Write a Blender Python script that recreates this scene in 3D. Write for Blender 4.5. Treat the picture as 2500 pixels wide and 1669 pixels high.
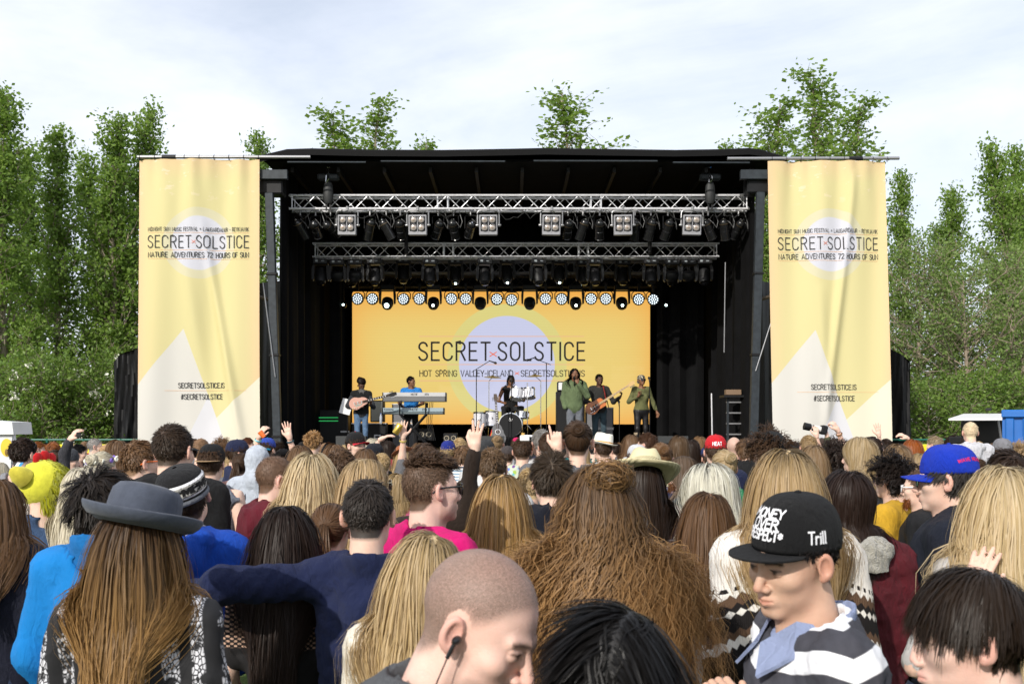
import bpy, math, random
import numpy as np
from math import sin, cos, pi, radians, sqrt
from mathutils import Vector, Matrix, Euler
for _o in list(bpy.data.objects):
 bpy.data.objects.remove(_o, do_unlink=True)
scene = bpy.context.scene
COL = scene.collection
rng = np.random.default_rng(7)
random.seed(7)
CAM_Z = 1.92          # the photographer holds the camera above most heads
HOR = 1040.0          # photo row of the horizon
FPX = 35.0 / 36.0 * 2500.0
cd = bpy.data.cameras.new('camera')
cd.lens = 35.0
cd.sensor_width = 36.0
cd.sensor_fit = 'HORIZONTAL'
cd.shift_y = (HOR - 834.5) / 2500.0
cd.clip_start = 0.05
cd.clip_end = 3000.0
cd.dof.use_dof = True
cd.dof.focus_distance = 9.0
cd.dof.aperture_fstop = 9.0
cam = bpy.data.objects.new('camera', cd)
COL.objects.link(cam)
cam.location = (0, 0, CAM_Z)
cam.rotation_euler = (pi / 2, 0, 0)
scene.camera = cam
def PX(px, py, d):
 """photo pixel at distance d -> world point"""
 return Vector(((px - 1250.0) / FPX * d, d, CAM_Z - (py - HOR) / FPX * d))
SUN_EL = radians(31.0)
SUN_AZ = radians(209.0)        # compass style, clockwise from +Y: behind the camera, to the left
sun_vec = Vector((sin(SUN_AZ) * cos(SUN_EL), cos(SUN_AZ) * cos(SUN_EL), sin(SUN_EL)))
w = bpy.data.worlds.new('World')
scene.world = w
w.use_nodes = True
nt = w.node_tree
nt.nodes.clear()
out = nt.nodes.new('ShaderNodeOutputWorld')
bg = nt.nodes.new('ShaderNodeBackground')
sky = nt.nodes.new('ShaderNodeTexSky')
sky.sky_type = 'NISHITA'
sky.sun_disc = False
sky.sun_elevation = SUN_EL
sky.sun_rotation = SUN_AZ
sky.air_density = 1.0
sky.dust_density = 2.2
sky.ozone_density = 1.0
tc = nt.nodes.new('ShaderNodeTexCoord')
mp = nt.nodes.new('ShaderNodeMapping')
mp.inputs['Scale'].default_value = (1.0, 1.0, 2.6)
mp.inputs['Rotation'].default_value = (0.25, 0.35, 0.5)
n1 = nt.nodes.new('ShaderNodeTexNoise')
n1.inputs['Scale'].default_value = 1.9
n1.inputs['Detail'].default_value = 7.0
n1.inputs['Roughness'].default_value = 0.56
n1.inputs['Distortion'].default_value = 0.55
n2 = nt.nodes.new('ShaderNodeTexNoise')
n2.inputs['Scale'].default_value = 6.5
n2.inputs['Detail'].default_value = 8.0
n2.inputs['Roughness'].default_value = 0.6
addn = nt.nodes.new('ShaderNodeMath')
addn.operation = 'MULTIPLY_ADD'
addn.inputs[1].default_value = 0.22
cr = nt.nodes.new('ShaderNodeValToRGB')
cr.color_ramp.elements[0].position = 0.36
cr.color_ramp.elements[0].color = (0.36, 0.36, 0.36, 1)
cr.color_ramp.elements[1].position = 0.72
cr.color_ramp.elements[1].color = (0.93, 0.93, 0.93, 1)
mixc = nt.nodes.new('ShaderNodeMix')
mixc.data_type = 'RGBA'
mixc.inputs[7].default_value = (6.7, 7.0, 7.65, 1)     # thin high cloud, lit white (sky units)
L = nt.links.new
L(tc.outputs['Generated'], mp.inputs['Vector'])
L(mp.outputs['Vector'], n1.inputs['Vector'])
L(mp.outputs['Vector'], n2.inputs['Vector'])
L(n2.outputs['Fac'], addn.inputs[0])
L(n1.outputs['Fac'], addn.inputs[2])
L(addn.outputs[0], cr.inputs['Fac'])
L(cr.outputs['Color'], mixc.inputs[0])
L(sky.outputs['Color'], mixc.inputs[6])
L(mixc.outputs[2], bg.inputs['Color'])
bg.inputs['Strength'].default_value = 0.14
L(bg.outputs[0], out.inputs['Surface'])
sl = bpy.data.lights.new('sun', 'SUN')
sl.energy = 3.7
sl.angle = radians(0.7)
sl.color = (1.0, 0.95, 0.87)
sun = bpy.data.objects.new('sun', sl)
COL.objects.link(sun)
sun.location = (-20, -20, 30)
sun.rotation_euler = (-sun_vec).to_track_quat('-Z', 'Y').to_euler()
scene.view_settings.view_transform = 'Standard'
scene.view_settings.look = 'None'
scene.view_settings.exposure = 0.2
scene.view_settings.gamma = 1.0
scene.view_settings.use_curve_mapping = False
scene.render.engine = 'CYCLES'
scene.cycles.max_bounces = 6
scene.cycles.transparent_max_bounces = 8
def np_mesh(name, V, F, smooth=True, attrs=None, mats=None, mat_idx=None):
 """V (n,3), F (m,4) or (m,3) arrays -> mesh"""
 me = bpy.data.meshes.new(name)
 V = np.asarray(V, np.float32); F = np.asarray(F, np.int32)
 k = F.shape[1]; m = F.shape[0]
 me.vertices.add(len(V)); me.vertices.foreach_set('co', V.ravel())
 me.loops.add(m * k); me.loops.foreach_set('vertex_index', F.ravel())
 me.polygons.add(m)
 me.polygons.foreach_set('loop_start', np.arange(0, m * k, k, dtype=np.int32))
 if mat_idx is not None:
  me.polygons.foreach_set('material_index', np.asarray(mat_idx, np.int32))
 me.update(calc_edges=True)
 me.polygons.foreach_set('use_smooth', np.full(m, smooth, bool))
 if attrs:
  for an, av in attrs.items():
   a = me.attributes.new(an, 'FLOAT_COLOR', 'POINT')
   c = np.ones((len(V), 4), np.float32)
   av = np.asarray(av, np.float32)
   c[:, :av.shape[1]] = av
   a.data.foreach_set('color', c.ravel())
 for mt in (mats or []):
  me.materials.append(mt)
 return me
class MB:
 """collects polygons; build() links them as one mesh object"""
 def __init__(s): s.v = []; s.f = []; s.m = []; s.cur = 0; s.mx = None
 def add(s, vs, fs):
  o = len(s.v)
  if s.mx is not None: vs = [s.mx @ Vector(v) for v in vs]
  s.v += [tuple(v) for v in vs]
  s.f += [tuple(i + o for i in f) for f in fs]
  s.m += [s.cur] * len(fs)
 def box(s, c, d, rot=None, bev=0.0):
  x, y, z = d[0] / 2, d[1] / 2, d[2] / 2
  M = Matrix.Translation(c) @ (rot if rot is not None else Matrix.Identity(4))
  if bev <= 0:
   P = [(a * x, b * y, e * z) for a in (-1, 1) for b in (-1, 1) for e in (-1, 1)]
   F = [(0, 1, 3, 2), (4, 6, 7, 5), (0, 4, 5, 1), (2, 3, 7, 6), (0, 2, 6, 4), (1, 5, 7, 3)]
   s.add([M @ Vector(p) for p in P], F)
   return
  b = min(bev, x * .9, y * .9, z * .9)
  P = []; idx = {}
  for a in (-1, 1):
   for q in (-1, 1):
    for e in (-1, 1):
     for ax in range(3):
      p = [a * (x - b), q * (y - b), e * (z - b)]
      p[ax] = (a, q, e)[ax] * (x, y, z)[ax]
      idx[(a, q, e, ax)] = len(P); P.append(p)
  F = []
  for ax in range(3):
   o1, o2 = [i for i in range(3) if i != ax]
   for sg in (-1, 1):
    ks = []
    for (u, v) in ((-1, -1), (1, -1), (1, 1), (-1, 1)):
     k = [0, 0, 0]; k[ax] = sg; k[o1] = u; k[o2] = v
     ks.append(idx[(k[0], k[1], k[2], ax)])
    F.append(ks if (sg > 0) != (ax == 1) else ks[::-1])
  for ax in range(3):
   o1, o2 = [i for i in range(3) if i != ax]
   for u in (-1, 1):
    for v in (-1, 1):
     q = []
     for sg, fa in ((-1, o1), (1, o1), (1, o2), (-1, o2)):
      k = [0, 0, 0]; k[ax] = sg; k[o1] = u; k[o2] = v
      q.append(idx[(k[0], k[1], k[2], fa)])
     F.append(q)
  for a in (-1, 1):
   for q in (-1, 1):
    for e in (-1, 1):
     F.append([idx[(a, q, e, 0)], idx[(a, q, e, 1)], idx[(a, q, e, 2)]])
  s.add([M @ Vector(p) for p in P], F)
 def tube(s, pts, r, n=8, cap=True, r2=None):
  pts = [Vector(p) for p in pts]
  k = len(pts); V = []; F = []
  prev = None
  for i, p in enumerate(pts):
   t = (pts[min(i + 1, k - 1)] - pts[max(i - 1, 0)]).normalized()
   if prev is None:
    a = Vector((0, 0, 1)) if abs(t.z) < .9 else Vector((1, 0, 0))
    u = t.cross(a).normalized()
   else:
    u = (prev - t * prev.dot(t)).normalized()
   prev = u; w_ = t.cross(u)
   rr = r if not isinstance(r, (list, tuple)) else r[i]
   if r2 is not None: rr = r + (r2 - r) * i / (k - 1)
   for j in range(n):
    a = 2 * pi * j / n
    V.append(p + (u * cos(a) + w_ * sin(a)) * rr)
  for i in range(k - 1):
   for j in range(n):
    a, b = i * n + j, i * n + (j + 1) % n
    F.append((a, b, b + n, a + n))
  if cap:
   F.append(tuple(range(n))[::-1]); F.append(tuple(range((k - 1) * n, k * n)))
  s.add(V, F)
 def lathe(s, prof, c=(0, 0, 0), n=20, M=None, cap=True, sx=1.0, sy=1.0):
  """prof list of (r,z) about local z"""
  V = []; F = []; k = len(prof)
  for r, z in prof:
   for j in range(n):
    a = 2 * pi * j / n
    V.append(Vector((r * cos(a) * sx, r * sin(a) * sy, z)))
  M = Matrix.Translation(c) @ (M if M is not None else Matrix.Identity(4))
  for i in range(k - 1):
   for j in range(n):
    a, b = i * n + j, i * n + (j + 1) % n
    F.append((a, b, b + n, a + n))
  if cap:
   F.append(tuple(range(n))[::-1]); F.append(tuple(range((k - 1) * n, k * n)))
  s.add([M @ v for v in V], F)
 def prism(s, outline, y0, y1, M=None):
  """outline of (x,z) points extruded along y"""
  n = len(outline)
  V = [Vector((x, y0, z)) for x, z in outline] + [Vector((x, y1, z)) for x, z in outline]
  F = [tuple(range(n)), tuple(range(2 * n - 1, n - 1, -1))]
  for i in range(n):
   j = (i + 1) % n
   F.append((i, i + n, j + n, j))
  if M is not None: V = [M @ v for v in V]
  s.add(V, F)
 def mesh(s, name, mats, smooth=False):
  me = bpy.data.meshes.new(name)
  me.from_pydata(s.v, [], s.f)
  if not isinstance(mats, (list, tuple)): mats = [mats]
  for m in mats: me.materials.append(m)
  if len(mats) > 1: me.polygons.foreach_set('material_index', s.m)
  if smooth:
   me.polygons.foreach_set('use_smooth', [True] * len(me.polygons))
   try: me.set_sharp_from_angle(angle=radians(38))
   except Exception: pass
  me.update()
  return me
 def build(s, name, mats, parent=None, smooth=False, color=None):
  return link(name, s.mesh(name, mats, smooth), parent, color)
def link(name, data, parent=None, color=None):
 o = bpy.data.objects.new(name, data)
 COL.objects.link(o)
 if parent is not None: o.parent = parent
 if color is not None: o.color = (color[0], color[1], color[2], 1.0)
 return o
def tag(o, label=None, cat=None, group=None, kind=None):
 if label: o['label'] = label
 if cat: o['category'] = cat
 if group: o['group'] = group
 if kind: o['kind'] = kind
 return o
def thing(name, label, cat, loc=(0, 0, 0), rz=0.0, group=None):
 o = bpy.data.objects.new(name, None)
 COL.objects.link(o)
 o.empty_display_size = 0.1
 o.location = loc; o.rotation_euler = (0, 0, rz)
 return tag(o, label, cat, group)
def copy_tree(o, parent=None):
 c = o.copy(); COL.objects.link(c); c.parent = parent
 for ch in KIDS.get(o.name, []): copy_tree(ch, c)
 return c
KIDS = {}
def reg(root):
 """remember the children of a prototype (children lookups scan the whole file)"""
 allo = list(bpy.data.objects)
 def rec(o):
  k = [c for c in allo if c.parent == o]
  KIDS[o.name] = k
  for c in k: rec(c)
 rec(root)
 return root
MATS = {}
def bsdf(name, col=(.5, .5, .5), rough=.6, metal=0.0, spec=.5, emit=None, estr=0.0, noise=0.0, nscale=8.0,
   bump=0.0, bscale=60.0, trans=0.0, sheen=0.0, objcol=False, stretch=None, coat=0.0):
 if name in MATS: return MATS[name]
 m = bpy.data.materials.new(name); m.use_nodes = True
 t = m.node_tree; b = t.nodes['Principled BSDF']
 b.inputs['Base Color'].default_value = (*col, 1)
 b.inputs['Roughness'].default_value = rough
 b.inputs['Metallic'].default_value = metal
 b.inputs['Specular IOR Level'].default_value = spec
 if sheen: b.inputs['Sheen Weight'].default_value = sheen
 if coat: b.inputs['Coat Weight'].default_value = coat
 if trans: b.inputs['Transmission Weight'].default_value = trans
 if emit:
  b.inputs['Emission Color'].default_value = (*emit, 1)
  b.inputs['Emission Strength'].default_value = estr
 src = None
 if objcol:
  oi = t.nodes.new('ShaderNodeObjectInfo'); src = oi.outputs['Color']
  t.links.new(src, b.inputs['Base Color'])
 if noise or bump:
  co = t.nodes.new('ShaderNodeTexCoord')
  vec = co.outputs['Object']
  if stretch:
   mp_ = t.nodes.new('ShaderNodeMapping'); mp_.inputs['Scale'].default_value = stretch
   t.links.new(vec, mp_.inputs['Vector']); vec = mp_.outputs['Vector']
 if noise:
  n = t.nodes.new('ShaderNodeTexNoise'); n.inputs['Scale'].default_value = nscale
  n.inputs['Detail'].default_value = 6
  t.links.new(vec, n.inputs['Vector'])
  mr = t.nodes.new('ShaderNodeMapRange')
  mr.inputs['From Min'].default_value = .3; mr.inputs['From Max'].default_value = .7
  mr.inputs['To Min'].default_value = 1 - noise; mr.inputs['To Max'].default_value = 1 + noise
  t.links.new(n.outputs['Fac'], mr.inputs['Value'])
  mx = t.nodes.new('ShaderNodeMix'); mx.data_type = 'RGBA'; mx.blend_type = 'MULTIPLY'
  mx.inputs[0].default_value = 1.0
  if src is not None: t.links.new(src, mx.inputs[6])
  else: mx.inputs[6].default_value = (*col, 1)
  t.links.new(mr.outputs[0], mx.inputs[7])
  t.links.new(mx.outputs[2], b.inputs['Base Color'])
 if bump:
  n = t.nodes.new('ShaderNodeTexNoise'); n.inputs['Scale'].default_value = bscale
  n.inputs['Detail'].default_value = 4
  t.links.new(vec, n.inputs['Vector'])
  bp = t.nodes.new('ShaderNodeBump'); bp.inputs['Strength'].default_value = bump
  bp.inputs['Distance'].default_value = 0.01
  t.links.new(n.outputs['Fac'], bp.inputs['Height'])
  t.links.new(bp.outputs[0], b.inputs['Normal'])
 MATS[name] = m
 return m
class NB:
 """tiny node builder for the pattern materials"""
 def __init__(s, m): s.t = m.node_tree; s.n = s.t.nodes; s.b = s.n.get('Principled BSDF')
 def link(s, a, b): s.t.links.new(a, b)
 def math(s, op, a, b=None, c=None, clamp=False):
  n = s.n.new('ShaderNodeMath'); n.operation = op; n.use_clamp = clamp
  for i, v in enumerate((a, b, c)):
   if v is None: continue
   if isinstance(v, (int, float)): n.inputs[i].default_value = v
   else: s.link(v, n.inputs[i])
  return n.outputs[0]
 def xyz(s, kind='Object'):
  c = s.n.new('ShaderNodeTexCoord'); x = s.n.new('ShaderNodeSeparateXYZ')
  s.link(c.outputs[kind], x.inputs[0]); s.vec = c.outputs[kind]
  return x.outputs[0], x.outputs[1], x.outputs[2]
 def mix(s, f, a, b, mode='MIX'):
  n = s.n.new('ShaderNodeMix'); n.data_type = 'RGBA'; n.blend_type = mode
  for i, v in ((0, f), (6, a), (7, b)):
   if isinstance(v, (int, float)): n.inputs[i].default_value = v
   elif isinstance(v, tuple): n.inputs[i].default_value = (*v[:3], 1)
   else: s.link(v, n.inputs[i])
  return n.outputs[2]
 def noise(s, scale, detail=4, vec=None, rough=.5, dist=0.0):
  n = s.n.new('ShaderNodeTexNoise'); n.inputs['Scale'].default_value = scale
  n.inputs['Detail'].default_value = detail; n.inputs['Roughness'].default_value = rough
  n.inputs['Distortion'].default_value = dist
  if vec is not None: s.link(vec, n.inputs['Vector'])
  return n.outputs['Fac']
 def step(s, x, e, soft=0.0):
  """1 where x > e"""
  n = s.n.new('ShaderNodeMapRange'); n.clamp = True
  n.inputs['From Min'].default_value = e - max(soft, 1e-4); n.inputs['From Max'].default_value = e + max(soft, 1e-4)
  s.link(x, n.inputs['Value'])
  return n.outputs[0]
 def mapping(s, vec, scale=(1, 1, 1), rot=(0, 0, 0), loc=(0, 0, 0)):
  n = s.n.new('ShaderNodeMapping'); n.inputs['Scale'].default_value = scale
  n.inputs['Rotation'].default_value = rot; n.inputs['Location'].default_value = loc
  s.link(vec, n.inputs['Vector']); return n.outputs[0]
 def attr(s, name):
  n = s.n.new('ShaderNodeAttribute'); n.attribute_name = name
  x = s.n.new('ShaderNodeSeparateColor'); s.link(n.outputs['Color'], x.inputs[0])
  return x.outputs[0], x.outputs[1], x.outputs[2]
 def bump(s, h, strength=.3, dist=.01):
  n = s.n.new('ShaderNodeBump'); n.inputs['Strength'].default_value = strength
  n.inputs['Distance'].default_value = dist
  s.link(h, n.inputs['Height']); s.link(n.outputs[0], s.b.inputs['Normal'])
 def ocol(s):
  return s.n.new('ShaderNodeObjectInfo').outputs['Color']
def newmat(name, rough=.7, spec=.4):
 m = bpy.data.materials.new(name); m.use_nodes = True
 b = m.node_tree.nodes['Principled BSDF']
 b.inputs['Roughness'].default_value = rough
 b.inputs['Specular IOR Level'].default_value = spec
 MATS[name] = m
 return m
def _arc(cx, cy, rx, ry, a0, a1, n=9):
 return [(cx + rx * cos(radians(a0 + (a1 - a0) * i / n)), cy + ry * sin(radians(a0 + (a1 - a0) * i / n))) for i in range(n + 1)]
_S = _arc(.28, .74, .26, .26, 20, 200, 8)[:]
GL = {  # glyphs on a 0..w by 0..1 cell: (width, strokes)
 'A': (.62, [[(0, 0), (.31, 1), (.62, 0)], [(.11, .34), (.51, .34)]]),
 'B': (.54, [[(0, 0), (0, 1), (.3, 1)] + _arc(.3, .76, .22, .24, 90, -90, 7) + [(0, .52)], [(.3, .52)] + _arc(.3, .26, .25, .26, 90, -90, 7) + [(0, 0)]]),
 'C': (.54, [[(.54, .78)] + _arc(.27, .75, .27, .25, 10, 180, 7) + _arc(.27, .25, .27, .25, 180, 350, 7) + [(.54, .22)]]),
 'D': (.58, [[(0, 0), (0, 1), (.26, 1)] + _arc(.26, .68, .32, .32, 90, 0, 6) + _arc(.26, .32, .32, .32, 0, -90, 6) + [(0, 0)]]),
 'E': (.46, [[(.46, 1), (0, 1), (0, 0), (.46, 0)], [(0, .52), (.4, .52)]]),
 'F': (.44, [[(.44, 1), (0, 1), (0, 0)], [(0, .5), (.38, .5)]]),
 'G': (.56, [[(.56, .78)] + _arc(.28, .75, .28, .25, 10, 180, 7) + _arc(.28, .25, .28, .25, 180, 360, 7) + [(.56, .47), (.32, .47)]]),
 'H': (.58, [[(0, 0), (0, 1)], [(.58, 0), (.58, 1)], [(0, .52), (.58, .52)]]),
 'I': (.04, [[(.02, 0), (.02, 1)]]),
 'J': (.3, [[(.3, 1), (.3, .2)] + _arc(.12, .18, .18, .18, 0, -110, 5)]),
 'K': (.54, [[(0, 0), (0, 1)], [(.5, 1), (0, .45)], [(.16, .62), (.54, 0)]]),
 'L': (.44, [[(0, 1), (0, 0), (.44, 0)]]),
 'M': (.7, [[(0, 0), (0, 1), (.35, .3), (.7, 1), (.7, 0)]]),
 'N': (.58, [[(0, 0), (0, 1), (.58, 0), (.58, 1)]]),
 'O': (.58, [_arc(.29, .71, .29, .29, 0, 180, 9) + _arc(.29, .29, .29, .29, 180, 360, 9) + [(.58, .71)]]),
 'P': (.52, [[(0, 0), (0, 1), (.27, 1)] + _arc(.27, .74, .25, .26, 90, -90, 7) + [(0, .48)]]),
 'R': (.54, [[(0, 0), (0, 1), (.27, 1)] + _arc(.27, .75, .25, .25, 90, -90, 7) + [(0, .5)], [(.27, .5), (.54, 0)]]),
 'S': (.52, [[(.5, .8)] + _arc(.26, .76, .25, .24, 15, 200, 8) + [(.14, .56), (.4, .44)] + _arc(.26, .24, .26, .24, 25, -165, 8)]),
 'T': (.54, [[(0, 1), (.54, 1)], [(.27, 1), (.27, 0)]]),
 'U': (.56, [[(0, 1), (0, .28)] + _arc(.28, .28, .28, .28, 180, 360, 9) + [(.56, 1)]]),
 'V': (.58, [[(0, 1), (.29, 0), (.58, 1)]]),
 'W': (.8, [[(0, 1), (.2, 0), (.4, .8), (.6, 0), (.8, 1)]]),
 'X': (.54, [[(0, 0), (.54, 1)], [(0, 1), (.54, 0)]]),
 'Y': (.56, [[(0, 1), (.28, .46), (.56, 1)], [(.28, .46), (.28, 0)]]),
 'Z': (.52, [[(0, 1), (.52, 1), (0, 0), (.52, 0)]]),
 '7': (.46, [[(0, 1), (.46, 1), (.16, 0)]]),
 '2': (.48, [_arc(.24, .74, .24, .26, 170, -20, 8) + [(0, 0), (.48, 0)]]),
 '8': (.5, [_arc(.25, .75, .21, .24, -90, 270, 12), _arc(.25, .26, .25, .26, 90, 450, 12)]),
 '.': (.04, [[(0, .0), (.04, .0)]]), '-': (.3, [[(0, .48), (.3, .48)]]),
 '#': (.56, [[(.14, .0), (.24, 1)], [(.36, 0), (.46, 1)], [(0, .34), (.5, .34)], [(.06, .66), (.56, .66)]]),
 '*': (.4, [[(.2, .3), (.2, .8)], [(0, .42), (.4, .68)], [(0, .68), (.4, .42)]]),
 'x': (.4, [[(0, .32), (.4, .72)], [(0, .72), (.4, .32)]]),
 'r': (.28, [[(0, 0), (0, .62)], [(0, .45)] + _arc(.18, .42, .16, .2, 150, 50, 4)]),
 'i': (.06, [[(.03, 0), (.03, .62)], [(.03, .82), (.03, .86)]]),
 'l': (.1, [[(.03, 1), (.03, .06), (.1, 0)]]),
 'd': (.46, [[(.46, 1), (.46, 0)], _arc(.23, .3, .23, .3, 0, 360, 10)]),
 'w': (.6, [[(0, .6), (.15, 0), (.3, .5), (.45, 0), (.6, .6)]]),
}
def text_width(s, sp=.2):
 return sum((GL[c][0] if c in GL else .34) + sp for c in s) - sp
def strokes(s, sp=.2):
 x = 0; out_ = []
 for c in s:
  if c in GL:
   wd, st = GL[c]
   for p in st: out_.append([(x + a, b) for a, b in p])
   x += wd + sp
  else: x += .34 + sp
 return out_
def text_mesh(name, s, height, weight, mat, fmap, width=None, sp=.2, align=0.5, seg=None, parent=None, slant=0.0):
 """strokes of width `weight`, mapped by fmap(u,v)->point (u,v in metres, anchored by align)"""
 W = text_width(s, sp); sx = height if width is None else width / W
 V = []; F = []
 for p in strokes(s, sp):
  pts = [Vector(((a - W * align) * sx + slant * b * height, b * height)) for a, b in p]
  if seg:
   q = [pts[0]]
   for a, b in zip(pts, pts[1:]):
    k = max(1, int((b - a).length / seg))
    q += [a.lerp(b, (i + 1) / k) for i in range(k)]
   pts = q
  k = len(pts)
  if k < 2: continue
  base = len(V)
  for i, c in enumerate(pts):
   d0 = (pts[i] - pts[i - 1]).normalized() if i > 0 else None
   d1 = (pts[i + 1] - pts[i]).normalized() if i < k - 1 else None
   if d0 is None: d0 = d1
   if d1 is None: d1 = d0
   t_ = (d0 + d1)
   t_ = t_.normalized() if t_.length > 1e-4 else d1
   n_ = Vector((-t_.y, t_.x))
   cs = max(.45, abs(n_.dot(Vector((-d1.y, d1.x)))))
   e = weight / 2 / cs
   cc = c
   if i == 0: cc = c - d1 * weight * .4
   if i == k - 1: cc = c + d0 * weight * .4
   V.append(fmap(cc.x - n_.x * e, cc.y - n_.y * e)); V.append(fmap(cc.x + n_.x * e, cc.y + n_.y * e))
  for i in range(k - 1):
   a = base + 2 * i
   F.append((a, a + 2, a + 3, a + 1))
 me = bpy.data.meshes.new(name); me.from_pydata([tuple(v) for v in V], [], F)
 me.materials.append(mat); me.update()
 return link(name, me, parent)
# ================================================================== people
f32 = np.float32
def smin(a, b, k):
 h = np.clip(.5 + .5 * (b - a) / k, 0, 1)
 return b + (a - b) * h - k * h * (1 - h)
def ssub(a, b, k): return -smin(-a, b, k)
def ell(x, y, z, c, r):
 X = (x - c[0]) / r[0]; Y = (y - c[1]) / r[1]; Z = (z - c[2]) / r[2]
 k0 = np.sqrt(X * X + Y * Y + Z * Z)
 k1 = np.sqrt((X / r[0]) ** 2 + (Y / r[1]) ** 2 + (Z / r[2]) ** 2) + 1e-6
 return k0 * (k0 - 1) / k1
def capd(x, y, z, a, b, ra, rb):
 bx, by, bz = b[0] - a[0], b[1] - a[1], b[2] - a[2]
 L2 = bx * bx + by * by + bz * bz + 1e-9
 h = np.clip(((x - a[0]) * bx + (y - a[1]) * by + (z - a[2]) * bz) / L2, 0, 1)
 return np.sqrt((x - a[0] - bx * h) ** 2 + (y - a[1] - by * h) ** 2 + (z - a[2] - bz * h) ** 2) - (ra + (rb - ra) * h)
def surf_nets(F, o, h):
 S = F < 0
 nx, ny, nz = F.shape
 cnt = np.zeros((nx - 1, ny - 1, nz - 1), np.int8)
 for dx in (0, 1):
  for dy in (0, 1):
   for dz in (0, 1):
    cnt += S[dx:nx - 1 + dx, dy:ny - 1 + dy, dz:nz - 1 + dz]
 act = (cnt > 0) & (cnt < 8)
 I, J, K = np.nonzero(act)
 n = len(I)
 idx = np.full(act.shape, -1, np.int32); idx[I, J, K] = np.arange(n)
 c = {}
 for dx in (0, 1):
  for dy in (0, 1):
   for dz in (0, 1):
    c[(dx, dy, dz)] = F[I + dx, J + dy, K + dz]
 acc = np.zeros((n, 3), f32); num = np.zeros(n, f32)
 for ax in range(3):
  for u in (0, 1):
   for v in (0, 1):
    k0 = [u, v]; k0.insert(ax, 0); k1 = [u, v]; k1.insert(ax, 1)
    a = c[tuple(k0)]; b = c[tuple(k1)]
    m = (a < 0) != (b < 0)
    t = np.where(m, a / np.where(m, a - b, 1), 0)
    p = np.tile(np.array(k0, f32), (n, 1)); p[:, ax] += t
    acc[m] += p[m]; num[m] += 1
 V = np.stack([I, J, K], 1).astype(f32) + acc / num[:, None]
 V = V * h + np.asarray(o, f32)
 Q = []
 for ax in range(3):
  a1, a2 = (ax + 1) % 3, (ax + 2) % 3
  s0 = [slice(None)] * 3; s1 = [slice(None)] * 3
  s0[ax] = slice(0, -1); s1[ax] = slice(1, None)
  A = S[tuple(s0)]; B = S[tuple(s1)]
  for sign in (0, 1):
   E = (A & ~B) if sign == 0 else (~A & B)
   P = np.stack(np.nonzero(E), 1)
   ok = np.ones(len(P), bool)
   for q in (a1, a2):
    ok &= (P[:, q] > 0) & (P[:, q] < F.shape[q] - 1)
   P = P[ok]
   def cell(d1, d2):
    R = P.copy(); R[:, a1] -= d1; R[:, a2] -= d2
    return idx[R[:, 0], R[:, 1], R[:, 2]]
   q4 = np.stack([cell(1, 1), cell(0, 1), cell(0, 0), cell(1, 0)], 1)
   Q.append(q4 if sign == 0 else q4[:, ::-1])
 return V, np.concatenate(Q)
def mesh_field(f, lo, hi, h, blk=5):
 lo = np.asarray(lo, f32); hi = np.asarray(hi, f32)
 nb = np.ceil((hi - lo) / (h * blk)).astype(int)
 H = h * blk
 ax = [lo[i] + (np.arange(nb[i]) + .5) * H - h * .5 for i in range(3)]
 X, Y, Z = np.meshgrid(*ax, indexing='ij')
 Fc = f(X.ravel().astype(f32), Y.ravel().astype(f32), Z.ravel().astype(f32)).reshape(nb)
 near = np.abs(Fc) < H * 1.15
 F = np.repeat(np.repeat(np.repeat(Fc, blk, 0), blk, 1), blk, 2).astype(f32)
 M = np.repeat(np.repeat(np.repeat(near, blk, 0), blk, 1), blk, 2)
 I, J, K = np.nonzero(M)
 F[I, J, K] = f(lo[0] + I.astype(f32) * h, lo[1] + J.astype(f32) * h, lo[2] + K.astype(f32) * h)
 return surf_nets(F, lo, h)
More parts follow.
